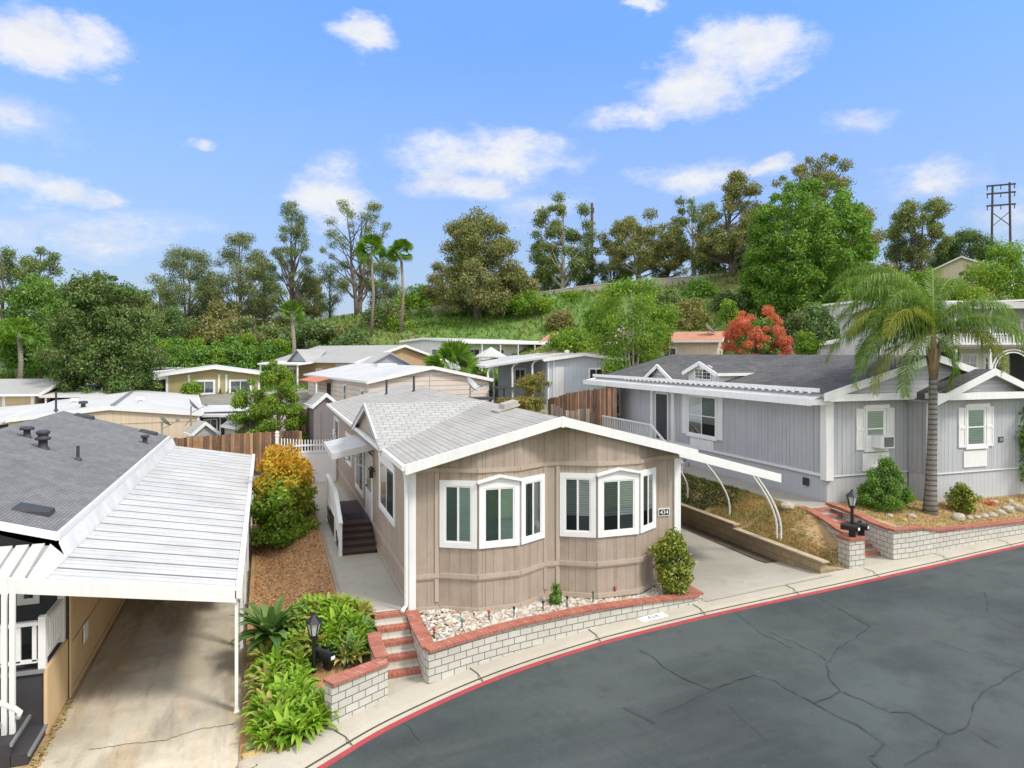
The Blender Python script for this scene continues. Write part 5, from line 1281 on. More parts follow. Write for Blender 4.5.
# queen palm
def queen_palm(x, y, z, H, seed=3):
    rng = random.Random(seed); t = thing('queen_palm', 'queen palm with ringed grey trunk and drooping fronds before the grey house', 'palm tree', (x, y, z), 0, world=False)
    a = MB(); prof = [(0, .26), (.1, .205), (.35, .165), (.6, .145), (.85, .135), (1, .13)]
    a.tube([(.25 * math.sin(f * 1.4) * .6, 0, f * H - (.2 if f == 0 else 0)) for f, r in prof for _ in (0,)], [r for f, r in prof], 14); a.build('trunk', PTRUNK, t, True)
    tx = .15 * math.sin(1.4)
    k_ = MB(); k_.tube([(tx, 0, H - .05), (tx + .01, 0, H + .35), (tx, 0, H + .95), (tx, 0, H + 1.35)], [.135, .165, .13, .06], 10)
    for q in range(14):
        an = q * 2.4; k_.beam((tx + .10 * math.cos(an), .10 * math.sin(an), H + .02 + .04 * q), (tx + .22 * math.cos(an), .22 * math.sin(an), H + .65 + .04 * q), .1, .03)
    k_.build('leaf_bases', mat('palm_boot', (.24, .17, .10), .9, (3, .3), None, bump=(20, 1), stains=((4, .5, .7, (.30, .26, .10), .6),)), t, True)
    fr_ = [(200, 1.0, 3.5), (172, .75, 3.6), (150, .95, 3.4), (190, .3, 3.6), (200, .6, 3.8), (180, 1.15, 4.2), (165, .5, 4.0), (185, -.1, 3.3), (100, 1.1, 3.0), (60, 1.2, 3.2), (8, 1.0, 4.0), (350, .6, 3.7), (322, .75, 3.3), (95, 1.35, 4.2), (5, .3, 3.3), (120, .5, 3.2), (45, .5, 3.2), (178, .1, 3.4), (212, 1.25, 3.4), (130, 1.5, 4.9), (40, 1.45, 4.4), (150, 1.35, 4.9), (186, .85, 4.0), (215, .8, 3.4), (160, 1.3, 3.2), (330, -.75, 1.9), (205, -.35, 2.6), (140, .8, 3.0), (155, .35, 3.0), (110, .9, 2.8), (70, .8, 2.8), (30, 1.1, 3.2), (188, 1.45, 4.4), (196, .95, 3.2), (168, 1.05, 3.5), (15, .6, 3.0), (120, 1.45, 4.8), (60, 1.5, 4.6), (352, 1.2, 3.2)]
    for i, (az, el, L) in enumerate(fr_):
        az = R(az) - TH; d = Vector((math.cos(az), math.sin(az), 0)); sd_ = Vector((-math.sin(az), math.cos(az), 0))
        L *= rng.uniform(.88, 1.08); n = 64; p = Vector((tx, 0, H + 1.4)); pts = [p.copy()]; e = el
        for q in range(n):
            e -= (1.6 + .45 * el) / n * (.5 + 1.1 * q / n); p = p + (d * math.cos(e) + Vector((0, 0, math.sin(e)))) * (L / n); pts.append(p.copy())
        m_ = MB(); m_.tube(pts[::4], [.028 * (1 - .85 * q / len(pts[::4])) for q in range(len(pts[::4]))], 5)
        for q in range(5, n):
            f = q / n; tn = (pts[q + 1] - pts[q]).normalized() if q < n else tn
            up = sd_.cross(tn).normalized()
            if up.z < 0: up = -up
            for s in (-1, 1):
                for rep in (0, 1):
                    ll = (.85 * math.sin(math.pi * (.12 + .80 * f)) + .12) * rng.uniform(.75, 1.1)
                    o = (sd_ * s * rng.uniform(.5, .95) + tn * rng.uniform(.35, .75) + up * rng.uniform(-.1, .55)).normalized()
                    st_ = pts[q] + tn * (rep * L / n * .5); md = st_ + o * ll * .38 + Vector((0, 0, -.08 * ll)); en = st_ + o * ll * .55 + Vector((0, 0, -.58 * ll * rng.uniform(.6, 1.15)))
                    wv = tn * .015
                    m_.face([st_ - wv * .5, st_ + wv * .5, md + wv, md - wv], 1); m_.face([md - wv, md + wv, en], 1)
        fr = m_.build('frond', [mat('frond_stalk', (.22, .24, .06), .7, None, None, bump=None), LM['palmy'] if i in (14, 22, 23, 7) else LM['palm']], t)
    return t
pxx, pyy = atz(930, 512, .66)
queen_palm(pxx, pyy, .62, 4.6)
q = MB()

# ================================================================== the left house with its carport
LX, LYF, LYB, LZ = -3.78, 16.7, 33.6, -1.05
lh = thing('mobile_home', 'beige manufactured home with dark grey shingle roof beside the carport', 'house', (LX, LYF, LZ))
LE = 2.42; LSL = .30
def lroof(x): return LE + LSL * (-3.95 - x)
w = MB(); LX0 = -11.2; xm = (LX + LX0) / 2; zt_ = lroof(-7.9) - .12
w.face([(LX, LYF, LZ), (LX, LYB, LZ), (LX, LYB, LE - .5), (LX, LYF, LE - .5)]); w.face([(LX0, LYB, LZ), (LX0, LYF, LZ), (LX0, LYF, LE - .1), (LX0, LYB, LE - .1)])
w.face([(LX, LYB, LZ), (LX0, LYB, LZ), (LX0, LYB, LE - .1), (-7.9, LYB, zt_), (LX, LYB, LE - .5)])
w.build('wall', BEIGE, lh)
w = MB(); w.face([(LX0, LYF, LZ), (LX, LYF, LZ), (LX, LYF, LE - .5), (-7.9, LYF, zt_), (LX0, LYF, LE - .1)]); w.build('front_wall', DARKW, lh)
LRt = Fr((LX, LYF, 0), (0, 1, 0), (1, 0, 0)); LFt = Fr((LX0, LYF, 0), (1, 0, 0), (0, -1, 0))
tr = MB(); LRt.box(tr, 0, LYB - LYF, .0, .03, .003, .025); LRt.box(tr, 0, LYB - LYF, LZ, LZ + .12, .003, .03); LRt.box(tr, -.03, .1, LZ, LE - .52, .003, .035)
tr.build('siding_trim', BEIGE, lh)
ot = MB(); a = y_on_x(82, LX) - LYF; LRt.box(ot, a, a + .35, -.35, .05, .026, .05); ot.build('utility_cover', WHITE, lh)
rf = MB(); yf, yb = 16.35, 33.9
rf.slab([(-7.9, yf, lroof(-7.9)), (-3.95, yf, LE), (-3.95, yb, LE), (-7.9, yb, lroof(-7.9))], .1, 0, 1)
rf.slab([(-11.8, yf, LE + .001), (-7.9, yf, lroof(-7.9)), (-7.9, yb, lroof(-7.9)), (-11.8, yb, LE + .001)], .1, 0, 1)
rf.build('roof', [SHINGD, MATS['drip_edge']], lh)
fa = MB(); fa.hexa([(-7.9, yf - .09, lroof(-7.9) - .14), (-3.9, yf - .09, LE - .14), (-3.9, yf - .002, LE - .14), (-7.9, yf - .002, lroof(-7.9) - .14)], [(-7.9, yf - .09, lroof(-7.9) + .015), (-3.9, yf - .09, LE + .01), (-3.9, yf - .002, LE + .01), (-7.9, yf - .002, lroof(-7.9) + .015)])
fa.box(-3.949, -3.88, yf, yb, LE - .16, LE - .01); fa.build('fascia', WHITE, lh)
window(lh, LFt, x_on_y(17.5, LYF) - LX0, x_on_y(40, LYF) - LX0, .95, 2.0, '', .08, 'none')
# roof vents of the left house
def on_lroof(px, py):
    x = -5.0
    for _ in range(8):
        z = lroof(x); X = atz(px, py, z); x = .5 * x + .5 * X[0]
    return x, X[1], lroof(x)
def lvent(kind, px, py):
    x, y, z = on_lroof(px, py); q = MB()
    if kind == 'pipe': q.tube([(x, y, z - .05), (x, y, z + .42)], .045, 10); q.tube([(x, y, z), (x, y, z + .09)], [.12, .05], 10)
    elif kind == 'tall': q.tube([(x, y, z - .05), (x, y, z + .8)], .04, 8); q.tube([(x, y, z), (x, y, z + .09)], [.1, .05], 8)
    elif kind == 'cap': q.lathe((x, y, z), [(.15, -.03), (.1, .03), (.095, .22), (.2, .23), (.21, .29), (.16, .33), (0, .34)], 14)
    elif kind == 'turbine': q.lathe((x, y, z), [(.2, -.06), (.13, .04), (.12, .24), (.21, .25), (.22, .31), (.15, .34), (.13, .4), (.18, .42), (.19, .5), (.11, .54), (0, .55)], 16)
    elif kind == 'small': q.lathe((x, y, z), [(.12, -.03), (.09, .03), (.085, .2), (.15, .21), (.15, .3), (0, .32)], 12)
    else:
        for s_ in (0,): q.hexa([(x - .36, y - .26, z - .03 + LSL * .36), (x + .36, y - .26, z - .03 - LSL * .36), (x + .36, y + .26, z - .03 - LSL * .36), (x - .36, y + .26, z - .03 + LSL * .36)], [(x - .27, y - .2, z + .09 + LSL * .27), (x + .34, y - .24, z + .09 - LSL * .3), (x + .34, y + .24, z + .09 - LSL * .3), (x - .27, y + .2, z + .09 + LSL * .27)])
    q.build('roof_vent', DARKV, lh, kind in ('cap', 'turbine', 'small'))
for k in (('pipe', 78, 460), ('cap', 27, 437), ('turbine', 43, 448), ('small', 145, 443), ('box', 33, 511), ('box', 84, 417), ('box', 148, 433), ('tall', 56, 411)): lvent(*k)
q = MB(); x, y, z = on_lroof(37, 415); q.slab([(x - 2.2, y + 3, z + .06), (x - 1.2, y + 3, z + .0), (x - 1.2, y + 3.4, z + .0), (x - 2.2, y + 3.4, z + .06)], .12)
# carport
cp = thing('carport', 'white ribbed metal carport roof on posts over the stained concrete drive', 'carport', (-2.2, 15, LZ))
CPL, CPR, cyf, cyb = -3.74, -.53, 14.95, 34.6; zl_, zr_ = 1.9, 1.34
def cpz(x): return zl_ + (zr_ - zl_) * (x - CPL) / (CPR - CPL)
q = MB(); n = 26; dy = (cyb - cyf) / n; sq = MB()
for k in range(n):
    ya = cyf + dy * k
    q.slab([(CPL, ya, zl_), (CPR, ya, zr_), (CPR, ya + dy - .1, zr_), (CPL, ya + dy - .1, zl_)], .02)
    sq.slab([(CPL, ya + dy - .1, zl_ - .004), (CPR, ya + dy - .1, zr_ - .004), (CPR, ya + dy, zr_ - .004), (CPL, ya + dy, zl_ - .004)], .02)
    for off in (.25, .5): q.slab([(CPL, ya + off, zl_ + .016), (CPR, ya + off, zr_ + .016), (CPR, ya + off + .03, zr_ + .016), (CPL, ya + off + .03, zl_ + .016)], .014)
q.build('roof_panel', METALW, cp); sq.build('seam_channel', mat('seam_grime', (.16, .155, .145), .8, (1.5, .3), None, bump=None), cp)
q = MB(); q.slab([(-4.02, cyf - .05, 1.98), (CPL, cyf - .05, zl_ + .03), (CPL, 16.3, zl_ + .03), (-4.02, 16.3, 2.22)], .06); q.slab([(-3.87, 16.3, LE - .15), (CPL, 16.3, zl_ + .03), (CPL, cyb, zl_ + .03), (-3.87, cyb, LE - .15)], .06); q.build('flashing', mat('flashing_metal', (.62, .62, .60), .5, (1.0, .14), (14, .08), bump=(20, .2), stains=((1.2, .5, .75, (.36, .34, .30), .5),)), cp)
q = MB(); q.hexa([(-4.3, cyf - .14, 2.0 - .26), (CPR, cyf - .14, zr_ - .2), (CPR, cyf - .06, zr_ - .2), (-4.3, cyf - .06, 2.0 - .26)], [(-4.3, cyf - .14, 2.0), (CPR, cyf - .14, zr_ + .05), (CPR, cyf - .06, zr_ + .05), (-4.3, cyf - .06, 2.0)])
q.box(CPR - .02, CPR + .1, cyf - .14, cyb, zr_ - .12, zr_ + .035); q.build('fascia', WHITE, cp)
for k in range(7):
    y = cyf + .05 + 3.2 * k; q = MB()
    for d in (-.05, .05): q.box(CPR - .03, CPR + .03, y + d - .025, y + d + .025, LZ, zr_ - .12)
    q.box(CPR - .05, CPR + .05, y - .1, y + .1, LZ, LZ + .02); q.build('post', WHITE, cp)
q = MB()
for k in range(int((cyb - cyf) / .3)):   # open slatted side rail high under the roof edge
    pass
q.box(CPR + .0, CPR + .02, cyf + 5, cyb, zr_ - 1.0, zr_ - .13); q.build('side_screen', METALW, cp)
# porch awning, porch and steps
pa = thing('porch_awning', 'ribbed white porch awning below the dark shingle roof at left', 'awning', (-6, 14.5, LZ))
q = MB(); sq = MB(); x = -4.04
while x > -9:
    sq.slab([(x - .2, 14.85, 1.86), (x, 14.85, 1.86), (x, 16.25, 2.2), (x - .2, 16.25, 2.2)], .02); q.slab([(x - .27, 14.85, 1.91), (x - .06, 14.85, 1.91), (x - .06, 16.25, 2.25), (x - .27, 16.25, 2.25)], .06); x -= .27
q.build('roof_panel', METALW, pa); sq.build('seam_channel', mat('awning_channel', (.30, .285, .25), .7, (2, .2), None, bump=None), pa)
q = MB(); q.box(-9, -4.302, 14.81, 14.87, 1.74, 2.03); q.build('fascia', WHITE, pa)
for px in (4.5, 12.5):
    xx = x_on_y(px, 14.6); q = MB(); q.box(xx - .04, xx + .04, 14.56, 14.64, LZ, 1.8); q.build('post', WHITE, pa)
lp = thing('porch_deck', 'charcoal carpeted porch with white railing and carpeted steps at left', 'porch', (-5, 16, LZ))
q = MB(); q.box(-8, -3.86, 15.25, 16.69, LZ, .15); q.build('platform', CARPET, lp)
q = MB(); q.box(-3.859, -3.80, 15.22, 16.68, LZ, .16); q.build('side_panel', BEIGE, lp)
q = MB(); q.box(-8, -3.85, 15.2, 15.249, .1, .165)
for k, (x1, z) in enumerate(((-3.8, -.86), (-4.06, -.65), (-4.32, -.44), (-4.6, -.2))): q.box(x1 - .04, x1 + .0, 14.2, 15.24, z - .05, z + .008)
q.build('nosing', GREYM, lp)
for k, (x1, z) in enumerate(((-3.83, -.86), (-4.09, -.65), (-4.35, -.44), (-4.63, -.2))):
    q = MB(); q.box(-8 if k == 3 else x1 - .27, x1, 14.22, 15.24, LZ, z); q.build('tread', CARPET, lp)
q = MB()
def rail(p, r_, n):
    q.beam((*p, 1.0), (*r_, 1.0), .1, .07); q.beam((*p, .3), (*r_, .3), .06, .06)
    for k in range(n): f = (k + .5) / n; X, Y = p[0] + (r_[0] - p[0]) * f, p[1] + (r_[1] - p[1]) * f; q.box(X - .035, X + .035, Y - .03, Y + .03, .3, .97)
rail((-3.9, 15.32), (-6.2, 15.32), 9); rail((-3.9, 15.32), (-3.9, 16.6), 8)
for p in ((-3.9, 15.32), (-3.9, 16.62)): q.box(p[0] - .06, p[0] + .06, p[1] - .06, p[1] + .06, .152, 1.12)
q.build('railing', WHITE, lp)
q = MB(); q.tube([(-5.2, 14.6, .35), (-4.6, 14.6, .05), (-4.15, 14.6, -.22), (-4.06, 14.6, -.3), (-4.1, 14.6, -.4)], .05, 8); q.tube([(-4.4, 14.6, -.1), (-4.4, 14.6, -.9)], .035, 8); q.build('handrail', WHITE, lp, True)
# slab under the carport
q = MB(); q.hexa([(-3.8, 11.0, -1.5), (-.36, 11.6, -1.5), (-.36, 36, -1.5), (-3.8, 36, -1.5)], [(-3.65, 11.0, LZ - .004), (-.38, 12.1, LZ - .004), (-.38, 36, LZ - .004), (-3.78, 36, LZ - .004)]); cs = struct('carport_slab', q, CONCL)
q = MB(); rr = random.Random(5)
def slab_crack(pix, w_):
    P = [atz(a, b, LZ) for a, b in pix]; Q = []
    for a, b in zip(P, P[1:]):
        for k in range(14): f = k / 14; Q.append((a[0] + (b[0] - a[0]) * f + rr.uniform(-.02, .02), a[1] + (b[1] - a[1]) * f + rr.uniform(-.02, .02)))
    Q.append(P[-1])
    for a, b in zip(Q, Q[1:]): q.face([(a[0], a[1] - w_, LZ), (b[0], b[1] - w_, LZ), (b[0], b[1] + w_, LZ), (a[0], a[1] + w_, LZ)])
slab_crack([(88, 750), (120, 745), (165, 740), (200, 729), (234, 724)], .009); slab_crack([(119, 747), (114, 768)], .006)
struct('slab_crack', q, DARKJ, parent=cs)
q = MB(); q.hexa([(-12, 11, -1.6), (-3.8, 11, -1.6), (-3.8, 36, -1.6), (-12, 36, -1.6)], [(-12, 9, -1.07), (-3.66, 11, -1.065), (-3.785, 36, -1.065), (-12, 36, -1.065)]); struct('yard', q, SOIL)
def ypeb(rng):
    return (-3.72 + rng.random() * .16 - .05, 11.5 + rng.random() * 5, -1.05)
ground_leaves('leaf_litter', ypeb, 260, .08, LM['straw'], 33, 2, .5, .02)
# flagstones at the foot of the bed
for k, (px, py, r) in enumerate(((254, 757, .2), (266, 760, .22), (262, 748, .16), (252, 746, .14), (274, 752, .17), (248, 765, .18))):
    x, y = atz(px, py, -1.0); boulder(('flat yellow flagstone at the street end of the plant bed', 'broad tan flagstone beside the curb below the plant bed', 'small flagstone touching the lowest rosette plants', 'small flagstone against the carport slab corner', 'yellowish flagstone closest to the curb', 'flagstone nearest the frame bottom by the carport slab')[k], x, y, -.99, r, 60 + k, 'flagstones below the plant bed', STONEY if k % 2 == 0 else ROCK).scale = (1, 1, .3)
# ================================================================== houses behind
def sid(name, col, per=.25): return mat(name, col, .85, (.9, .08), (30, .04), lines=((0, per, .02, .6, .003),), bump=None, streak=.08)
CREAM = sid('cream_siding', (.58, .47, .35), .4); SAND = sid('sand_siding', (.52, .40, .24), 1.2); OLIV = sid('olive_yellow_siding', (.36, .31, .15), .6)
TAN = mat('tan_lap_siding', (.44, .29, .16), .85, (.9, .06), None, lines=((1, .22, .018, .55, .003),), bump=None); BLUG = mat('blue_grey_lap_siding', (.30, .33, .37), .85, (.9, .06), None, lines=((1, .22, .018, .6, .003),), bump=None)
PINKW = mat('pale_pink_lap_siding', (.60, .52, .45), .85, (.8, .07), None, lines=((1, .32, .05, .2, .003),), bump=None); BLUEW = sid('blue_grey_siding', (.46, .50, .53), .3); PEACH = sid('peach_stucco', (.62, .52, .40), 3)
WSID = sid('white_siding', (.66, .66, .64), .5); ROOFW = mat('white_coated_roof', (.50, .50, .485), .6, (.3, .12), (4, .06), bump=(10, .2), lines=((0, 1.2, .05, .82, .003),), stains=((.35, .5, .75, (.40, .38, .34), .5),))
ROOFG = mat('pale_composition_roof', (.33, .33, .315), .9, (.4, .1), (5, .1), lines=((1, .25, .03, .75, .003),), bump=(20, .3), stains=((.4, .5, .8, (.30, .28, .25), .4),)); TERRA = mat('terracotta_roof', (.42, .21, .13), .9, (.6, .15), (6, .15), lines=((1, .3, .04, .6, .01),), bump=(20, .3))
ROOFT = mat('beige_coated_roof', (.43, .405, .355), .7, (.3, .12), (4, .06), bump=(10, .2), stains=((.35, .5, .75, (.36, .33, .28), .5),))
class H:
    def __init__(s, name, label, px, D, py_eave, he, W, L, rot, hr, wall, roof, ov=.35, roofcol=None, cat='house'):
        x, y = at(px, D); ze = zof(py_eave, D); s.zg = ze - he; s.W, s.L, s.he, s.hr = W, L, he, hr
        s.t = thing(name, label, cat, (x, y, s.zg), R(rot), world=False)
        h = W / 2; q = MB(); lo = -2.0
        q.face([(-h, 0, lo), (h, 0, lo), (h, 0, he), (0, 0, hr), (-h, 0, he)]); q.face([(h, L, lo), (-h, L, lo), (-h, L, he), (0, L, hr), (h, L, he)])
        q.face([(-h, L, lo), (-h, 0, lo), (-h, 0, he), (-h, L, he)]); q.face([(h, 0, lo), (h, L, lo), (h, L, he), (h, 0, he)]); q.build('wall', wall, s.t)
        sl = (hr - he) / h; q = MB(); e = h + ov; ze_ = hr - sl * e + .1; z2 = hr + .1
        q.slab([(-e, -ov, ze_), (0, -ov, z2), (0, L + ov, z2), (-e, L + ov, ze_)], .09); q.slab([(0, -ov, z2 - .001), (e, -ov, ze_), (e, L + ov, ze_), (0, L + ov, z2 - .001)], .09); s.roof = q.build('roof', roof, s.t)
        q = MB()
        for sg in (-1, 1):
            x0, x1 = (-e, 0) if sg < 0 else (0, e); za, zb = (ze_, z2) if sg < 0 else (z2, ze_)
            q.hexa([(x0, -ov - .05, za - .2), (x1, -ov - .05, zb - .2), (x1, -ov - .003, zb - .2), (x0, -ov - .003, za - .2)], [(x0, -ov - .05, za + .02), (x1, -ov - .05, zb + .02), (x1, -ov - .003, zb + .02), (x0, -ov - .003, za + .02)])
            xs_ = sg * e; q.box(min(xs_, xs_ + sg * .08) if sg < 0 else xs_ + .002, xs_ - .002 if sg < 0 else xs_ + .08, -ov, L + ov, ze_ - .14, ze_ + .01)
        q.build('fascia', WHITE, s.t)
        s.F = Fr((-h, 0, 0), (1, 0, 0), (0, -1, 0)); s.Rr = Fr((h, 0, 0), (0, 1, 0), (1, 0, 0)); s.Lf = Fr((-h, 0, 0), (0, 1, 0), (-1, 0, 0))
    def win(s, fr, *lst, fill='none', bars='v', trim=.08):
        for a0, a1, b0, b1 in lst: window(s.t, fr, a0, a1, b0, b1, bars, trim, fill, glass=GLASSD)
    def posts(s, fr, xs, w=.12, m=None):
        for x in xs: q = MB(); fr.box(q, x - w / 2, x + w / 2, .0, s.he - .05, .003, .05); q.build('corner_board', m or WHITE, s.t)
def flat_cover(t, name, pts, z0, z1, m, posts=(), zp=-1):
    q = MB(); q.slab([(p[0], p[1], z) for p, z in zip(pts, z0)], .14); q.build(name, m, t)
    for p in posts: q = MB(); q.box(p[0] - .05, p[0] + .05, p[1] - .05, p[1] + .05, zp, p[2]); q.build('post', WHITE, t)

bp = MB(); XS = [-46 + 2 * k for k in range(50)]; DS = [37 + 1.5 * k for k in range(20)]
for D_ in DS:
    for X_ in XS: x = X_ * CS + D_ * SN; y = -X_ * SN + D_ * CS; bp.v.append((x, y, HT(x, y) + .06))
for j in range(len(DS) - 1):
    for i in range(len(XS) - 1): a = j * len(XS) + i; bp.f.append((a, a + 1, a + len(XS) + 1, a + len(XS))); bp.m.append(0); bp.uv.append(None)
struct('back_lots', bp, mat('worn_yard_paving', (.24, .225, .19), .95, (.25, .3), (8, .15), bump=(20, .5), stains=((.35, .52, .7, (.10, .12, .05), .6),)), True)
# cream house with white roof right behind the left house
h = H('mobile_home', 'cream house with low white roof and satellite dish behind the wood fence at left', 109, 40, 417, 2.7, 9.4, 20, 5.5, 3.2, CREAM, ROOFW, .12)
h.win(h.F, (2.9, 4.5, 1.0, 1.9)); h.posts(h.F, (9.3,))
q = MB(); h.F.box(q, .2, 9.2, 2.3, 2.36, .003, .03); q.build('siding_trim', CREAM, h.t)
q = MB(); q.slab([(.0, .5, 3.34), (.25, .5, 3.31), (.25, 19, 3.31), (0, 19, 3.34)], .02); q.build('ridge_cap', GREYM, h.t)
flat_cover(h.t, 'patio_cover', [(4.75, .3), (7.9, .3), (7.9, 9), (4.75, 9)], (2.62, 2.55, 2.55, 2.62), 0, METALW, ((7.8, .5, 2.4),))
q = MB(); fr = Fr((4.75, 1.2, 0), (1, 0, 0), (0, -1, 0)); fr.box(q, 0, 3.1, -1, 2.7, -.1, 0); q.build('sunroom_wall', mat('dark_brown_panel', (.06, .05, .045), .7, None, None, bump=None), h.t)
h.win(fr, (.15, .95, .5, 2.3), (1.05, 2.0, .3, 2.4), (2.1, 2.95, .4, 2.3), trim=.05)
q = MB(); q.slab([(-9.0, .2, 2.3), (-4.6, .2, 2.62), (-4.6, 18, 2.62), (-9.0, 18, 2.3)], .12); q.build('carport_roof', ROOFW, h.t)
for x, y, z in ((-1.5, 2.2, 3.1), (1.3, 5, 3.1), (-2.8, 9, 2.9)):
    q = MB(); q.lathe((x, y, z), [(.14, -.1), (.12, .25), (.26, .26), (.22, .4), (0, .42)], 10); q.build('roof_vent', WHITE if y > 4 else DARKV, h.t)
def dish(label, x, y, z, rz, r=.42):
    t = thing('satellite_dish', label, 'satellite dish', (x, y, z), rz, world=False)
    q = MB(); q.tube([(0, 0, -1.0), (0, 0, .1)], .035, 8); q.tube([(0, 0, -.6), (.3, .3, -1.0)], .02, 6); q.build('mast', GREYM, t)
    q = MB(); n, m_ = 18, 5
    ax = Vector((0, -.75, .65)).normalized(); u_ = Vector((1, 0, 0)); v_ = ax.cross(u_)
    for i in range(m_ + 1):
        rr_ = r * i / m_
        for k in range(n): a = 2 * math.pi * k / n; p = u_ * (rr_ * math.cos(a)) + v_ * (rr_ * 1.12 * math.sin(a)) + ax * (.45 * rr_ * rr_ / r) + Vector((0, -.05, .1)); q.v.append(tuple(p))
    for i in range(m_):
        for k in range(n): j = (k + 1) % n; q.f.append((i * n + k, i * n + j, (i + 1) * n + j, (i + 1) * n + k)); q.m.append(0); q.uv.append(None)
    q.build('reflector', mat('dish_grey', (.36, .37, .38), .5, (3, .08), None, bump=None), t, True)
    q = MB(); q.beam((0, -.05, -.25), (0, -.75, .12), .03, .03); q.build('feed_arm', GREYM, t); q = MB(); q.box(-.06, .06, -.85, -.68, .08, .22); q.build('receiver', GREYM, t)
dish('grey satellite dish standing in front of the cream house wall', *at(162, 37.5), zof(424, 37.5), 1.9, .36)
dish('grey satellite dish on the right corner of the cream house roof', *at(191, 39.0), zof(408, 39.0), 1.7, .36)
# small grey sheds by the fence
def shed(label, px, D, py, W, L, he, rot, m):
    h = H('garden_shed', label, px, D, py, he, W, L, rot, he + .55, m, ROOFG, .12, cat='shed'); q = MB(); h.F.box(q, W * .3, W * .7, 0, he * .85, .003, .03); q.build('door', m, h.t); return h
SHEDM = mat('beige_shed_panel', (.44, .42, .36), .7, (1, .05), None, lines=((1, .2, .02, .6, .003),), bump=None); SHEDG = mat('grey_shed_panel', (.36, .37, .37), .7, (1, .05), None, lines=((1, .2, .02, .6, .003),), bump=None)
shed('beige garden shed with grey gable roof behind the brown fence', 252, 40.5, 426, 1.7, 1.6, 1.9, 28, SHEDM)
shed('grey garden shed behind the fence beside the dark sunroom', 205, 40.3, 433, 1.3, 1.2, 1.8, 20, SHEDG)
# wood fences
def fence(label, pts, htop, m, name='wood_fence', hb=None):
    t = thing(name, label, 'fence', (pts[0][0], pts[0][1], 0)); rg = random.Random(int(pts[0][0] * 10)); q = MB(); pq_ = MB(); S = 0
    for (xa, ya, za, zb_), (xb, yb_, zc, zd) in zip(pts, pts[1:]):
        L = math.hypot(xb - xa, yb_ - ya); n = max(1, int(L / .15)); ux, uy = (xb - xa) / L, (yb_ - ya) / L
        for k in range(n):
            f0, f1 = k / n, (k + .93) / n; a, b = (xa + (xb - xa) * f0, ya + (yb_ - ya) * f0), (xa + (xb - xa) * f1, ya + (yb_ - ya) * f1)
            z0 = za + (zc - za) * f0; z1 = zb_ + (zd - zb_) * f0 + rg.uniform(-.05, .05); o = rg.uniform(0, .02)
            nx_, ny_ = uy * .02, -ux * .02
            q.hexa([(a[0] + nx_, a[1] + ny_, z0), (b[0] + nx_, b[1] + ny_, z0), (b[0], b[1], z0), (a[0], a[1], z0)], [(a[0] + nx_, a[1] + ny_, z1), (b[0] + nx_, b[1] + ny_, z1), (b[0], b[1], z1), (a[0], a[1], z1)])
        pq_.beam((xa - uy * .06, ya + ux * .06, zb_ - .3), (xb - uy * .06, yb_ + ux * .06, zd - .3), .05, .09)
        pq_.beam((xa - uy * .06, ya + ux * .06, za + .4), (xb - uy * .06, yb_ + ux * .06, zc + .4), .05, .09)
    q.build('picket', m, t); pq_.build('rail', WOODG, t); return t
def fp(px, D, py0, py1): x, y = at(px, D); return (x, y, zof(py1, D), zof(py0, D))
fence('brown weathered wood fence behind the carport below the pale green tree', [fp(168, 37, 438, 475), fp(222, 37.4, 435, 475), fp(250, 37.6, 433, 470), fp(302, 38, 430, 475)], 0, WOODF)
fence('tall reddish brown fence behind the white gate', [fp(286, 41, 405, 470), fp(316, 41, 412, 470), fp(326, 40.5, 420, 465)], 0, WOODF)
fence('reddish brown wood fence behind the ridge beside the grey house', [fp(548, 45, 399, 430), fp(572, 42, 392, 430), fp(606, 38.5, 388, 440), fp(617, 37.2, 386, 445)], 0, WOODF)
fence('low grey fence gate leaning between the roof and the reddish fence', [fp(551, 38, 404, 432), fp(566, 37.5, 411, 432), fp(586, 37, 408, 436), fp(594, 36.8, 416, 440)], 0, WOODG)
fence('dark wood fence beside the olive yellow house', [fp(150, 62, 380, 396), fp(176, 62, 379, 396)], 0, WOODG)
# olive yellow house
h = H('mobile_home', 'olive yellow house with two white framed windows and white low gable roof', 214, 62, 374, 2.7, 7.6, 16, 3, 3.25, OLIV, ROOFW, .5)
h.win(h.F, (2.2, 3.9, .9, 2.2), (5.0, 6.9, .9, 2.2), fill='blind', trim=.14); h.posts(h.F, (.1, 1.8, 4.2, 4.8, 7.5), .18)
flat_cover(h.t, 'carport_cover', [(-7.4, -.3), (-3.7, -.3), (-3.7, 12), (-7.4, 12)], (2.55, 2.95, 2.95, 2.55), 0, METALW, ((-7.2, 0, 2.4), (-5.4, 0, 2.6)))
h = H('mobile_home', 'long white roofed home behind the olive yellow house, partly hidden', 235, 78, 367, 2.7, 7, 14, 75, 3.1, WSID, ROOFW)
h.win(h.Lf, (3, 5, .9, 2.1))
q = MB(); q.slab([(-4.3, 2, 2.2), (-3.6, 2, 2.6), (-3.6, 5.5, 2.6), (-4.3, 5.5, 2.2)], .05); q.build('red_awning', mat('rusty_awning', (.35, .12, .08), .7, None, None, bump=None), h.t)
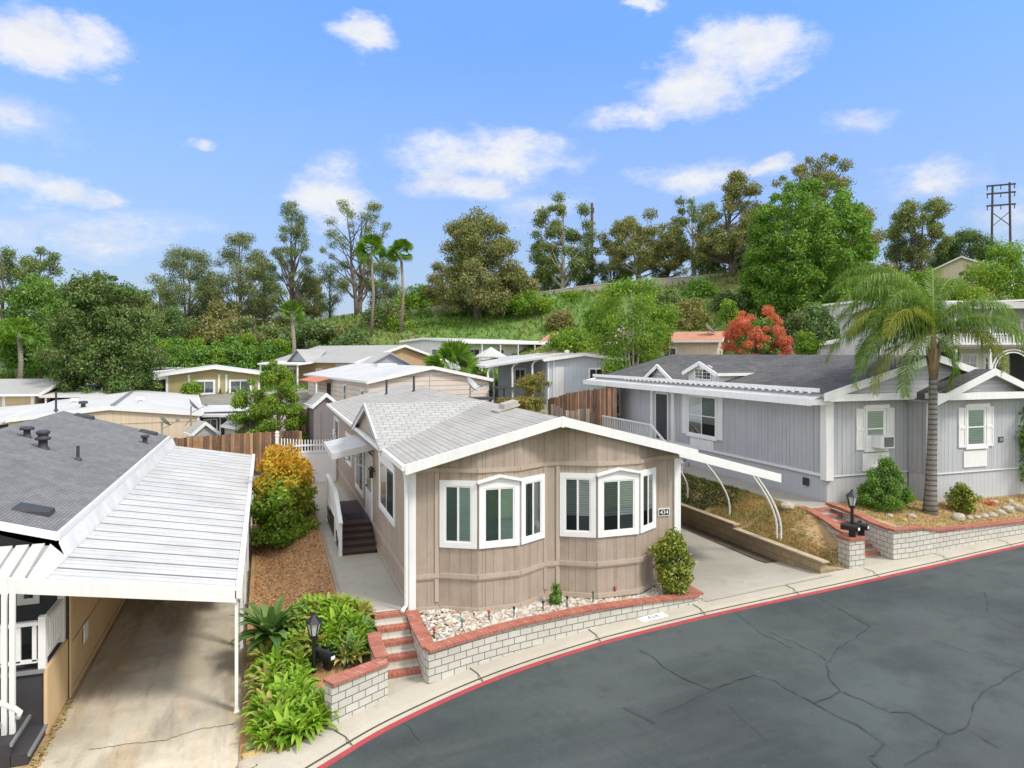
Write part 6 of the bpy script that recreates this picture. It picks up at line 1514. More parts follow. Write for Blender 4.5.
# sand coloured house at far left
h = H('mobile_home', 'sand coloured house with two window panels and grey white roof at the left frame edge', 60, 57, 391, 2.7, 8, 17, 80, 3.6, SAND, ROOFG, .45)
h.win(h.Lf, (2.6, 4.6, .9, 2.2), fill='curtain'); h.posts(h.Lf, (.15, 2.1, 5.1, 8), .22)
flat_cover(h.t, 'carport_cover', [(-4.3, -4.6), (3.5, -4.6), (3.5, -.4), (-4.3, -.4)], (2.55, 3.1, 3.1, 2.55), 0, METALW, ((-4.1, -4.4, 2.4), (-4.1, -2.6, 2.4), (-4.1, -.8, 2.4)))
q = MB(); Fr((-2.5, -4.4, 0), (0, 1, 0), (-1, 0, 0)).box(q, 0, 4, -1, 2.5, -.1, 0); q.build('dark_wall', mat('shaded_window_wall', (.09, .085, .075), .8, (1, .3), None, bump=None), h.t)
# pale pink siding house behind the taupe one
h = H('mobile_home', 'pale pink lap sided house with white roof behind the taupe house', 431, 47, 380.5, 2.75, 8.4, 17, 9.5, 3.6, PINKW, ROOFW, .25)
q = MB(); h.F.box(q, 4.1, 4.22, .5, 3.4, .003, .04); q.build('siding_trim', PINKW, h.t)
h.win(h.Lf, (1.0, 1.8, 1.2, 2.2), (5.2, 6.0, 1.0, 2.4), fill='curtain', bars='h')
h.posts(h.Lf, (.1, 8.6), .12)
q = MB(); q.slab([(-5.6, 8.6, 2.45), (-4.3, 8.6, 2.75), (-4.3, 14, 2.75), (-5.6, 14, 2.45)], .05); q.build('porch_awning', mat('faded_orange_awning', (.45, .17, .10), .8, (2, .15), None, bump=None), h.t)
q = MB(); q.box(-5.5, -5.4, 8.7, 8.8, -1, 2.4); q.build('post', WHITE, h.t)
q = MB(); h.Lf.box(q, 9.5, 10.6, .2, 2.3, .003, .03); q.build('door', INTER, h.t)
q = MB(); q.box(-.7, .8, 9, 10, 3.4, 3.75); q.build('roof_vent', WHITE, h.t)
x, y = at(473, 44); t = thing('shade_structure', 'small dark topped patio frame with teal panel behind the shingle ridge', 'shelter', (x, y, 2), 0, world=False)
q = MB(); q.box(-1.9, 1.2, -.5, .8, zof(399.5, 44) - 2, zof(397.5, 44) - 2); q.build('top', DARKV, t); q = MB()
for a in (-.9, .1, 1.1): q.box(a, a + .1, -.4, -.3, -1, zof(399.5, 44) - 2)
q.build('post', WHITE, t); q = MB(); q.box(-.8, .1, -.36, -.34, .2, zof(402, 44) - 2); q.build('panel', mat('teal_panel', (.10, .24, .22), .4, None, None, bump=None), t)
dish('grey satellite dish above the patio frame behind the shingle ridge', *at(470, 43.5), zof(388, 43.5), .9, .5)
# grey brown shed at the end of the side yard
h = shed('tall grey brown storage shed at the end of the taupe house side yard', 326, 38.6, 405, 1.3, 1.8, 2.2, 8, mat('grey_brown_panel', (.20, .18, .18), .8, (1, .05), None, lines=((0, .3, .03, .7, .003),), bump=None))
# tan house with cross gables
h = H('mobile_home', 'tan lap sided house with grey gable wing left of the white building', 402, 66, 361, 2.8, 10.2, 13, 30, 4.2, TAN, ROOFG, .4)
h.win(h.F, (6.6, 9.4, 1.6, 2.2), fill='none', trim=.16)
q = MB(); q.face([(-5.2, -1.6, -2), (-.9, -1.6, -2), (-.9, -1.6, 2.6), (-3.0, -1.6, 3.5), (-5.2, -1.6, 2.6)]); q.face([(-5.2, 0, -2), (-5.2, -1.6, -2), (-5.2, -1.6, 2.6), (-5.2, 0, 2.6)]); q.face([(-.9, -1.6, -2), (-.9, 0, -2), (-.9, 0, 2.6), (-.9, -1.6, 2.6)]); q.build('wing_wall', BLUG, h.t)
q = MB(); q.slab([(-5.6, -2, 2.5), (-3.0, -2, 3.62), (-3.0, 2.5, 3.62), (-5.6, 2.5, 2.5)], .12); q.slab([(-3.0, -2, 3.62), (-.4, -2, 2.5), (-.4, 2.5, 2.5), (-3.0, 2.5, 3.62)], .12); q.build('wing_roof', ROOFG, h.t)
fr = Fr((-5.2, -1.6, 0), (1, 0, 0), (0, -1, 0)); h.win(fr, (2.4, 4.0, .9, 1.9))
h.win(h.Lf, (3, 4.2, .8, 2.1), (5.2, 6.2, .8, 2.1), (9.5, 10.8, .8, 2.2), fill='blind')
q = MB(); q.face([(-5.75, 9.5, 2.75), (-5.75, 6.7, 2.75), (-5.75, 8.1, 3.75)]); q.build('gable_wall', BLUG, h.t)
q = MB(); q.slab([(-6.0, 6.4, 2.7), (-6.0, 8.1, 3.9), (-2.6, 8.1, 3.9), (-4.8, 6.4, 2.9)][::-1], .08); q.slab([(-6.0, 8.1, 3.9), (-6.0, 9.8, 2.7), (-4.8, 9.8, 2.9), (-2.6, 8.1, 3.9)][::-1], .08); q.build('dormer_roof', ROOFG, h.t)
q = MB(); q.slab([(-7.2, 6, 2.55), (-5.3, 6, 2.75), (-5.3, 13, 2.75), (-7.2, 13, 2.55)], .14); q.build('porch_cover', WHITE, h.t)
for y in (6.2, 8.2, 10.4, 12.6): q = MB(); q.box(-7.1, -6.98, y, y + .12, -1, 2.5); q.build('post', WHITE, h.t)
# long white building
h = H('mobile_home', 'long white flat roofed home with porch posts behind the fan palm', 427, 76, 341, 2.9, 7.5, 18, -62, 3.15, WSID, mat('grey_edge_roof', (.45, .45, .44), .7, (.4, .1), None, bump=None), .4)
h.win(h.Rr, (2.5, 4.2, .8, 2.1), (6, 8, .8, 2.1), (15, 16.5, .8, 2.1)); h.win(h.F, (4.5, 6.4, 1, 2.1), fill='curtain')
# ---- the line above the carport posts of that home
q = MB(); q.slab([(3.7, .5, 2.85), (4.9, .5, 2.75), (4.9, 18, 2.75), (3.7, 18, 2.85)], .16); q.build('porch_cover', WHITE, h.t)
for k in range(7): q = MB(); q.box(4.72, 4.84, .6 + 2.85 * k, .72 + 2.85 * k, -1, 2.6); q.build('post', WHITE, h.t)
# blue grey house with big awning
h = H('mobile_home', 'blue grey house with wide white awning on curved posts behind the roof ridge', 583, 50, 359.5, 2.8, 5.2, 15, -9, 3.15, BLUEW, ROOFT, .3)
h.win(h.F, (3.0, 4.1, 1.2, 2.2)); h.posts(h.F, (.1, .5, 5.1), .1)
q = MB(); h.F.box(q, .6, 1.2, .1, 2.3, .003, .03); q.build('door', WSID, h.t)
q = MB(); q.slab([(-6.9, .1, 2.35), (-2.4, -.3, 3.05), (-2.4, 14, 3.05), (-6.9, 14, 2.35)], .12); q.build('awning_roof', METALW, h.t)
for x, y in ((-6.7, .4), (-5.9, 3.0), (-5.0, .3), (-3.6, .2), (-6.7, 7)): q = MB(); z = 2.25 + (x + 6.9) * .155; q.tube([(x, y, -2), (x, y, z - .35), (x + .12, y, z - .1), (x + .4, y, z)], .07, 6); q.build('post', WHITE, h.t)
q = MB(); fr = Fr((-4.6, 4.0, 0), (1, 0, 0), (0, -1, 0)); fr.box(q, -.8, 2.2, -2, 3.0, -.1, 0); q.build('porch_wall', BLUEW, h.t); h.win(fr, (.4, 1.3, .9, 2.1))
q = MB(); q.lathe((.4, 6, 3.1), [(.2, 0), (.15, .25), (.25, .3), (0, .4)], 8); q.build('roof_vent', WHITE, h.t)
x, y = at(504, 49); t = thing('patio_table', 'dark patio table with chairs below the blue grey house awning', 'table', (x, y, zof(397, 49)), 0, world=False)
q = MB(); q.lathe((0, 0, .62), [(.9, 0), (.95, .03), (.9, .06)], 14); q.build('table_top', DARKV, t); q = MB(); q.lathe((0, 0, -.8), [(.4, 0), (.05, .1), (.05, 1.4)], 8); q.build('leg', DARKV, t)
# peach house with terracotta roof
h = H('mobile_home', 'peach house with terracotta shingle roof beside the coral red bush', 720, 66, 341, 2.8, 6.5, 16, 50, 3.6, PEACH, TERRA, .5)
h.win(h.Lf, (3.5, 4.8, 1.0, 2.2), (7.4, 8.6, 1.0, 2.2), fill='curtain'); h.win(h.F, (2.4, 4.2, 1.0, 2.0), fill='blind')
q = MB(); q.slab([(-4.6, 4, 2.55), (-3.4, 4, 2.75), (-3.4, 16, 2.75), (-4.6, 16, 2.55)], .12); q.build('porch_cover', WHITE, h.t)
for y in (2.4, 3.6): q = MB(); q.lathe((-1.6, y * 2, 3.15), [(.14, 0), (.12, .4), (.2, .42), (0, .5)], 8); q.build('roof_vent', TERRA, h.t)
dish('dark satellite dish on the terracotta roof', *at(708, 65), zof(331, 65), .9, .55)
# big two-storey house at right
x, y = at(985, 40); t = thing('two_storey_house', 'white two-storey house with balcony and arched trellis behind the grey house at right', 'house', (x, y, 1.2), -TH, world=False)
def Z(py, D): return zof(py, D) - 1.2
q = MB(); q.box(-2.6, 9, .6, 12, -2, Z(300, 40)); q.build('wall', WSID, t)
fr = Fr((-2.6, .6, 0), (1, 0, 0), (0, -1, 0))
h2 = type('o', (), {})(); 
for a0, a1, b0, b1 in ((1.6, 2.6, Z(373, 40), Z(353, 40)), (2.9, 4.2, Z(373, 40), Z(353, 40)), (3.4, 4.4, Z(338, 40), Z(318, 40)), (5, 6.2, Z(338, 40), Z(318, 40))): window(t, fr, a0, a1, b0, b1, 'vh', .1, 'none', glass=GLASSD)
q = MB(); fr.box(q, .1, 1.5, Z(384, 40), Z(352, 40), .003, .04); q.build('dark_recess', INTER, t); q = MB(); fr.box(q, 4.4, 6.5, Z(384, 40), Z(353, 40), .003, .04); q.build('dark_recess', INTER, t)  # shade of the recess under the balcony put in as dark panels
q = MB(); q.slab([(-3.2, -1.7, Z(304, 40)), (9.5, -1.7, Z(304, 40)), (9.5, 12.4, Z(297, 40)), (-3.2, 12.4, Z(297, 40))], .35); q.build('roof', METALW, t)
q = MB(); q.slab([(-1.0, -1.2, Z(303, 40) + .02), (3.6, -1.2, Z(299, 40)), (3.6, 4, Z(299, 40)), (-1.0, 4, Z(303, 40) + .02)], .1); q.build('upper_awning', METALW, t)
q = MB(); q.box(-2.6, 9, -1.3, .598, Z(349, 40), Z(347, 40)); q.build('balcony_deck', mat('brown_beam', (.20, .12, .08), .8, None, None, bump=None), t)
q = MB(); q.box(-2.6, 9, -1.35, -1.27, Z(334, 40) - .08, Z(334, 40)); q.box(-2.6, 9, -1.35, -1.27, Z(345, 40), Z(343, 40))
k = -2.6
while k < 8.9: q.box(k, k + .09, -1.34, -1.29, Z(344, 40), Z(334, 40)); k += .17
q.build('balcony_railing', WHITE, t)
for xx in (-2.5, -.6, 1.9, 4.4): q = MB(); q.box(xx, xx + .13, -1.3, -1.17, -2, Z(349, 40)); q.box(xx, xx + .1, -1.3, -1.2, Z(334, 40), Z(304, 40)); q.build('post', WHITE, t)
q = MB()
for k in range(12):
    a0, a1 = math.pi * k / 12, math.pi * (k + 1) / 12
    for R0 in (1.15, 1.0): q.beam((.7 + R0 * math.cos(a0), -1.25, Z(370, 40) + R0 * math.sin(a0)), (.7 + R0 * math.cos(a1), -1.25, Z(370, 40) + R0 * math.sin(a1)), .05, .06)
for k in range(9): q.beam((1.95 + .25 * k, -1.25, Z(352, 40)), (1.8 + .25 * k, -1.25, Z(366, 40) - .1 * k), .03, .03)
q.build('arch_trellis', WHITE, t)
q = MB(); q.box(1.9, 8, -1.33, -1.27, Z(372, 40), Z(370, 40)); k = 1.9
while k < 8: q.box(k, k + .07, -1.32, -1.28, Z(384, 40), Z(372, 40)); k += .16
q.build('porch_railing', WHITE, t)
# small roofs peeking between the trees
h = H('mobile_home', 'white roofed home peeking out left of the queen palm', 850, 56, 346.5, 2.6, 6, 10, -30, 3.2, WSID, ROOFW); h.win(h.F, (2, 3.4, 1, 2))
h = H('mobile_home', 'white roof line far behind the big round tree and the palm', 855, 72, 305, 2.6, 8, 10, -60, 2.9, WSID, ROOFW); h.win(h.F, (2, 3.4, 1, 2))
h = H('mobile_home', 'low white roofed home behind the oleander hedge', 607, 70, 337, 2.6, 7, 12, -70, 3.0, WSID, ROOFW); h.win(h.F, (2, 3.4, 1, 2))
q = MB(); q.lathe((0, 2, 2.9), [(.35, 0), (.35, .8), (.5, .85), (.5, 1.0), (.2, 1.2)], 8); q.build('chimney', WHITE, h.t)
h = H('house', 'brown roofed house on the hill below the power pylon', 962, 92, 274, 3, 10, 12, -65, 5.2, PEACH, mat('pinkish_brown_roof', (.26, .16, .125), .9, (.4, .12), (4, .1), bump=None)); h.win(h.F, (3, 5, 1, 2.2))
h = H('house', 'small pink roofed house on the far left hillside between trees', 147, 98, 327, 2.6, 7, 8, -60, 4.2, WSID, mat('faded_pink_roof', (.44, .28, .22), .9, (.4, .1), None, bump=None)); h.win(h.F, (2, 4, 1, 2))
h = H('house', 'pale house half hidden on the left hillside behind the eucalyptus', 214, 102, 318, 2.6, 7, 8, -50, 3.9, PEACH, ROOFT); h.win(h.F, (2, 4, 1, 2))
# white patio umbrella
x, y = at(491, 62); zt = zof(347.5, 62); zb = zof(356.5, 62)
t = thing('patio_umbrella', 'white canvas patio canopy before the long white home', 'umbrella', (x, y, zb - 1.8), 0, world=False)
q = MB(); q.lathe((0, 0, 1.8), [(1.45, -.12), (1.5, 0), (.7, .45), (.1, zt - zb), (0, zt - zb + .05)], 8); q.build('canopy', CURTW, t); q = MB(); q.tube([(0, 0, -1), (0, 0, 2.3)], .04, 6); q.build('pole', WHITE, t)
# ---- hill walls
def hill_wall(label, pts, th_=.3):
    t = thing('hill_wall', label, 'wall', (*at(pts[0][0], pts[0][1]), zof(pts[0][2], pts[0][1])))
    m1 = MB(); wall_run([(*at(px, D), zof(py + 14, D) - 2, zof(py, D)) for px, D, py in pts], m1, 0, th_); m1.build('block_wall', mat('hill_block', (.40, .36, .31), .9, (.6, .15), (3, .1), brick=dict(w=.6, h=.3, m=.03, mortar=(.30, .27, .23), c2=(.35, .31, .27), bump=.01), bump=None), t)
    c_ = MB(); P = [(*at(px, D), zof(py, D)) for px, D, py in pts]
    for a, b in zip(P, P[1:]): c_.beam((a[0], a[1], a[2] + .06), (b[0], b[1], b[2] + .06), .4, .1)
    c_.build('cap', mat('hill_cap', (.46, .42, .36), .9, None, None, bump=None), t)
hill_wall('long pale block wall along the hilltop behind the trees', [(385, 97, 319), (399, 97, 314), (425, 97, 309), (452, 97, 303), (500, 97, 298), (535, 97, 293.5), (562, 97, 289.5), (590, 97, 285.5), (625, 97, 283), (655, 97, 279.5), (690, 97, 277), (720, 97, 274.5), (760, 97, 272)])
hill_wall('low grey wall on the left hillside below the eucalyptus trees', [(236, 92, 338), (262, 92, 334), (288, 92, 331), (318, 94, 328)])
hill_wall('pale wall at the left frame edge on the hillside', [(-8, 80, 336), (0, 80, 335), (12, 80, 335)])
# ---- poles
x, y = at(592, 112); zb = HT(x, y); t = thing('utility_pole', 'single tall bare wooden pole on the hilltop behind the wall', 'utility pole', (x, y, zb), 0, world=False)
q = MB(); q.tube([(0, 0, -1), (0, 0, (zof(203, 112) - zb) * .5), (0, 0, zof(203, 112) - zb)], [.28, .24, .2], 8); q.build('pole', mat('red_brown_pole', (.16, .075, .05), .9, (2, .2), None, bump=None), t)
q = MB(); zz = zof(208, 112) - zb; q.box(-.24, .24, -.3, -.18, zz - .8, zz); q.build('transformer', DARKV, t)
x, y = at(1001, 150); zb = zof(262, 150); t = thing('power_pylon', 'dark H-frame power pylon with three crossarms at right skyline', 'pylon', (x, y, zb), -TH + R(-25), world=False)
for sgn, pyt in ((-1, 186), (1, 183)):
    q = MB(); q.tube([(sgn * 1.75, 0, -6), (sgn * 1.5, 0, zof(pyt, 150) - zb)], [.26, .2], 8); q.build('pole', DARKV, t)
for py in (185, 193, 205):
    zz = zof(py, 150) - zb; q = MB(); q.box(-2.6, 2.6, -.12, .12, zz - .16, zz + .16); a = q.build('crossarm', DARKV, t)
    for xx in (-2.4, 0, 2.4): q = MB(); q.tube([(xx, .2, zz - .9), (xx, .2, zz - .15)], .09, 6); q.build('insulator', DARKV, a)
q = MB(); z0, z1 = zof(226, 150) - zb, zof(212, 150) - zb; q.beam((-1.6, 0, z0), (1.55, 0, z1), .14, .14); q.beam((1.6, .03, z0), (-1.55, .03, z1), .14, .14); q.build('brace', DARKV, t)
# ================================================================== trees
def T(name, label, px, D, py_top, halfw, lm, z=None, cat='tree', **k):
    x, y = at(px, D); zb = HT(x, y) if z is None else z
    return tree(name, label, cat, x, y, zb, zof(py_top, D) - zb, halfw / FPX * D, lm, **k)
egg = lambda h: (.35 + 1.3 * h) * (1 - h) ** .55 * 1.05 if h < 1 else 0
oval = lambda h: math.sqrt(max(.02, 1 - (2 * h - 1) ** 2))
column = lambda h: .75 * (1 - .55 * h) + .2
dome = lambda h: math.sqrt(max(.03, 1 - h * h)) * (.75 + .25 * min(1, h * 3))
conic = lambda h: (1 - h) ** .62 * min(1, .55 + h * 3)
G1 = 'eucalyptus trees along the hill'
T('eucalyptus', 'two-stemmed grey green eucalyptus, leftmost of the tall skyline row', 186, 96, 243, 25, LM['eucg'], rfun=oval, seed=1, ncl=70, cr=1.15, nleaf=16000, lsize=.36, z0=.08, trunk_r=.32, stems=2, group=G1, nbranch=30, droop=.4, aspect=.3, inner=.2)
T('eucalyptus', 'grey green eucalyptus with yellowish middle right of the two-stemmed one', 240, 96, 231, 27, LM['eucg'], rfun=oval, seed=2, ncl=72, cr=1.1, nleaf=15000, lsize=.36, z0=.06, trunk_r=.32, group=G1, nbranch=34, droop=.4, crown2=LM['olive'], aspect=.3, inner=.2)
T('eucalyptus', 'tallest thin eucalyptus of the left group with pointed top', 291, 98, 200, 27, LM['eucg'], rfun=lambda h: .95 * (1 - h) ** .6 + .12, seed=3, ncl=90, cr=.85, nleaf=13000, lsize=.34, z0=.14, trunk_r=.36, stems=2, group=G1, nbranch=54, droop=.4, aspect=.3, inner=.15)
T('eucalyptus', 'sparse eucalyptus with bare limbs and tufted top behind the fan palms', 358, 98, 194, 36, LM['euc'], rfun=lambda h: .5 + .5 * math.sin(h * 3.0), seed=9, ncl=56, cr=.85, nleaf=6500, lsize=.36, z0=.22, trunk_r=.42, stems=3, group=G1, nbranch=50, droop=.3, aspect=.35, inner=.2, hollow=.1)
T('eucalyptus', 'small thin eucalyptus between the pointed one and the bare-limbed one', 330, 100, 262, 15, LM['eucg'], rfun=oval, seed=10, ncl=24, cr=.9, nleaf=3400, lsize=.34, z0=.15, trunk_r=.2, group=G1, droop=.4, aspect=.3)
T('broad_tree', 'broad olive brown tree with full round crown in the middle of the skyline', 478, 92, 207, 51, LM['olive'], rfun=lambda h: dome(h) * (.9 + .1 * math.sin(h * 9)), seed=5, ncl=120, cr=1.25, nleaf=24000, lsize=.42, z0=.06, fill=True, trunk_r=.6, crown2=LM['eucg'], nbranch=34, inner=.2)
T('broad_tree', 'lower right limb mass of olive leaves beside the broad tree', 515, 94, 262, 18, LM['olive'], rfun=dome, seed=55, ncl=22, cr=1.2, nleaf=6000, lsize=.4, z0=.08, trunk_r=.3)
T('eucalyptus', 'tall white-trunked eucalyptus left of the single wooden pole', 563, 106, 193, 30, LM['euc'], rfun=oval, seed=6, ncl=58, cr=1.15, nleaf=15000, lsize=.42, z0=.16, trunk_r=.42, bark=BARKP, group=G1, nbranch=26, inner=.2, hollow=.2)
T('eucalyptus', 'wide brownish eucalyptus right of the single wooden pole', 640, 106, 214, 46, LM['olive'], rfun=lambda h: math.sqrt(max(.04, 1 - (1.5 * h - .6) ** 2)), seed=7, ncl=84, cr=1.15, nleaf=17000, lsize=.42, z0=.24, trunk_r=.45, bark=BARKP, stems=2, group=G1, crown2=LM['euc'], nbranch=30, inner=.2, hollow=.25)
T('eucalyptus', 'sparse pale-limbed eucalyptus left of the big round tree', 693, 104, 196, 24, LM['euc'], rfun=lambda h: .5 + .5 * h, seed=18, ncl=28, cr=1.0, nleaf=4200, lsize=.4, z0=.35, trunk_r=.36, bark=BARKP, stems=2, group=G1, nbranch=28, inner=.2)
T('eucalyptus', 'tall brownish eucalyptus with thin upright tops beside the big round tree', 733, 96, 172, 38, LM['olive'], rfun=lambda h: .95 * (1 - h) ** .45 + .12, seed=8, ncl=90, cr=1.05, nleaf=17000, lsize=.4, z0=.16, trunk_r=.45, stems=3, group=G1, crown2=LM['euc'], nbranch=50, inner=.2)
T('round_tree', 'big dense bright green tree with round pointed crown on the right skyline', 808, 80, 180, 60, LM['mid'], z=7.5, rfun=lambda h: math.sqrt(max(.01, 1 - ((h - .36) / .665) ** 2)) if h > .36 else .86 + .14 * h / .36, seed=11, ncl=300, cr=.95, nleaf=46000, lsize=.46, z0=.08, fill=True, trunk_r=.5, crown2=LM['bright'], hollow=.86, inner=.25, nbranch=20)
T('eucalyptus', 'sparse dark tree top rising behind the big round tree', 815, 92, 151, 36, LM['olive'], rfun=oval, seed=12, ncl=30, cr=.95, nleaf=5200, lsize=.38, z0=.62, trunk_r=.4, stems=3, group=G1, nbranch=30, inner=.25)
T('eucalyptus', 'thin eucalyptus leaning right behind the big round tree', 858, 92, 196, 24, LM['olive'], rfun=oval, seed=13, ncl=24, cr=1.0, nleaf=4200, lsize=.38, z0=.36, trunk_r=.3, stems=2, group=G1, nbranch=24, inner=.25)
T('eucalyptus', 'tall eucalyptus with leafy top left of the power pylon', 921, 104, 198, 27, LM['euc'], rfun=lambda h: .6 + .4 * math.sin(h * 3.1), seed=14, ncl=56, cr=1.1, nleaf=13000, lsize=.4, z0=.3, trunk_r=.36, stems=2, group=G1, crown2=LM['olive'], nbranch=30, inner=.2)
T('spreading_tree', 'dark spreading tree between the tall eucalyptus and the pylon', 970, 108, 230, 28, LM['dark'], rfun=dome, seed=15, ncl=34, cr=1.3, nleaf=9000, lsize=.42, z0=.45, trunk_r=.4, nbranch=20, inner=.25)
T('leafy_tree', 'bright yellow green tree at the right frame edge below the pylon', 1000, 66, 243, 42, LM['bright'], rfun=dome, seed=16, ncl=60, cr=1.2, nleaf=17000, lsize=.34, z0=.08, trunk_r=.3, crown2=LM['mid'], hollow=.55)
T('leafy_tree', 'second bright tree lower down behind the white two-storey house roof', 962, 60, 276, 28, LM['bright'], rfun=dome, seed=17, ncl=34, cr=1.0, nleaf=9000, lsize=.3, z0=.08, trunk_r=.25, crown2=LM['varieg'], hollow=.5)
for k, px in enumerate((961, 967)): T('cypress', ('left slim dark cypress below the brown hillside roof', 'right slim dark cypress below the brown hillside roof')[k], px, 64, 270, 2.2, LM['dark'], rfun=lambda h: 1 - h * .8, seed=90 + k, ncl=16, cr=.25, nleaf=1500, lsize=.2, z0=.02, trunk_r=.1, group='slim cypresses')
T('small_tree', 'dark little tree between the big round tree and the palm', 884, 74, 256, 13, LM['olive'], rfun=dome, seed=19, ncl=20, cr=.9, nleaf=3600, lsize=.34, z0=.1, trunk_r=.2)
T('small_tree', 'yellow green tree low between the big round tree and palm crown', 894, 66, 278, 19, LM['bright'], rfun=dome, seed=20, ncl=24, cr=.8, nleaf=4800, lsize=.28, z0=.05, trunk_r=.2)
# nearer trees
T('leafy_tree', 'bright green tree with pale forked stems behind the grey house roof corner', 632, 50, 274, 42, LM['bright'], rfun=lambda h: math.sqrt(max(.05, 1 - (1.7 * h - .75) ** 2)), seed=21, ncl=64, cr=.85, nleaf=17000, lsize=.25, z0=.18, trunk_r=.17, bark=BARKP, stems=4, crown2=LM['mid'], hollow=.35, inner=.2, nbranch=30)
T('round_bush', 'round bright green bush on the slope right of the broad olive tree', 526, 92, 292, 28, LM['bright'], rfun=dome, seed=22, ncl=46, cr=.85, nleaf=12000, lsize=.3, z0=.05, trunk_r=.25, hollow=.6)
T('flowering_bush', 'large coral red bush behind the grey house roof ridge', 757, 55, 303, 35, LM['red'], rfun=dome, seed=23, ncl=80, cr=.48, nleaf=17000, lsize=.19, z0=.08, trunk_r=.2, hollow=.7, crown2=LM['red'])
T('flowering_bush', 'green lower half of the coral bush next to the peach house', 760, 54.5, 318, 27, LM['mid'], rfun=dome, seed=24, ncl=40, cr=.6, nleaf=9000, lsize=.19, z0=.05, trunk_r=.18, crown2=LM['dark'])
T('dense_tree', 'large dense mottled green tree at left behind the white roofs', 105, 58, 274, 55, LM['carob'], rfun=lambda h: math.sqrt(max(.03, 1 - (1.45 * h - .5) ** 2)) * (.86 + .14 * math.sin(h * 23)), seed=25, ncl=170, cr=.85, nleaf=30000, lsize=.33, z0=.1, fill=True, trunk_r=.4, bark=BARKD, hollow=.6, inner=.25)
T('leafy_tree', 'dark green round tree behind the mottled tree at left', 42, 80, 272, 42, LM['mid'], rfun=dome, seed=26, ncl=80, cr=1.2, nleaf=14000, lsize=.42, z0=.05, fill=True, trunk_r=.4, crown2=LM['dark'], hollow=.6)
T('eucalyptus', 'open eucalyptus crown at the upper left frame edge', 40, 100, 239, 20, LM['euc'], rfun=oval, seed=27, ncl=28, cr=1.2, nleaf=6500, lsize=.4, z0=.35, trunk_r=.35, group=G1, nbranch=20)
T('eucalyptus', 'eucalyptus cut by the left frame edge', 3, 100, 247, 22, LM['euc'], rfun=oval, seed=28, ncl=30, cr=1.2, nleaf=6500, lsize=.4, z0=.25, trunk_r=.35, group=G1, nbranch=20)
for k, (px, top, hw) in enumerate(((98, 268, 8), (112, 268, 7), (128, 276, 9))): T('thin_tree', ('left thin dark spindly tree above the mottled tree', 'middle thin dark spindly tree above the mottled tree', 'right thin dark spindly tree above the mottled tree')[k], px, 104, top, hw, LM['dark'], rfun=lambda h: 1 - h * .75, seed=29 + k, ncl=24, cr=.7, nleaf=3200, lsize=.36, z0=.1, trunk_r=.2)
for k, (px, D, top, hw, lm) in enumerate(((140, 88, 292, 24, 'olive'), (158, 84, 300, 20, 'euc'), (176, 84, 306, 22, 'dark'), (208, 86, 312, 20, 'olive'), (255, 88, 312, 24, 'euc'), (222, 90, 300, 16, 'olive'), (305, 86, 318, 20, 'dark'), (333, 88, 322, 22, 'euc'), (275, 100, 318, 22, 'olive'), (350, 84, 330, 18, 'dark'), (408, 104, 288, 18, 'bright'), (385, 92, 300, 20, 'euc'), (427, 104, 288, 14, 'bright'))):
    T('hill_bush', 'hillside tree of ' + ('olive leaves beside the pink roofed house', 'grey green leaves under the two-stemmed eucalyptus', 'dark leaves at the foot of the two-stemmed eucalyptus', 'olive leaves behind the bushy slope', 'grey green leaves above the low grey wall', 'olive leaves between the first two eucalyptus', 'dark leaves right of the small fan palm', 'grey leaves below the thin eucalyptus', 'olive leaves behind the low grey wall', 'dark leaves above the tan house roof', 'green leaves between the right fan palm and broad tree', 'grey leaves behind the fan palm stems', 'bright leaves left of the broad olive tree')[k],
      px, D, top, hw, LM[lm], rfun=dome, seed=120 + k, ncl=26, cr=1.1, nleaf=5500, lsize=.36, z0=.03, trunk_r=.2, hollow=.5)
extra = (  # px, D, top, half width, leaves, label
 (160, 103, 272, 17, 'euc', 'loose green eucalyptus behind and left of the two-stemmed one'), (212, 105, 262, 15, 'eucg', 'narrow grey eucalyptus filling the gap right of the two-stemmed one'), (264, 106, 256, 15, 'euc', 'dim slender eucalyptus between the yellowish and the pointed eucalyptus'),
 (312, 107, 276, 15, 'olive', 'low olive eucalyptus right of the pointed eucalyptus'), (384, 106, 258, 17, 'eucg', 'thin grey eucalyptus between the two tall fan palms'), (418, 108, 284, 16, 'mid', 'fresh green hilltop tree left of the broad olive tree'), (442, 104, 262, 16, 'olive', 'olive tree overlapping the left side of the broad olive tree'),
 (545, 112, 268, 16, 'euc', 'short eucalyptus left of the white-trunked one'), (584, 112, 246, 14, 'eucg', 'slim eucalyptus directly behind the single wooden pole'), (612, 110, 240, 18, 'euc', 'rounded eucalyptus just right of the single wooden pole'), (668, 108, 226, 20, 'olive', 'reddish olive eucalyptus left of the sparse pale-limbed one'), (712, 102, 236, 20, 'euc', 'bushy eucalyptus behind the sparse pale-limbed one'),
 (752, 100, 222, 20, 'olive', 'olive eucalyptus touching the left edge of the big round tree'), (775, 98, 250, 20, 'euc', 'eucalyptus half hidden by the left side of the big round tree'), (846, 100, 232, 18, 'olive', 'olive eucalyptus half hidden by the right side of the big round tree'), (900, 108, 238, 18, 'eucg', 'low grey eucalyptus left of the leafy-topped eucalyptus'), (945, 110, 246, 18, 'dark', 'dark low tree right of the leafy-topped eucalyptus'))
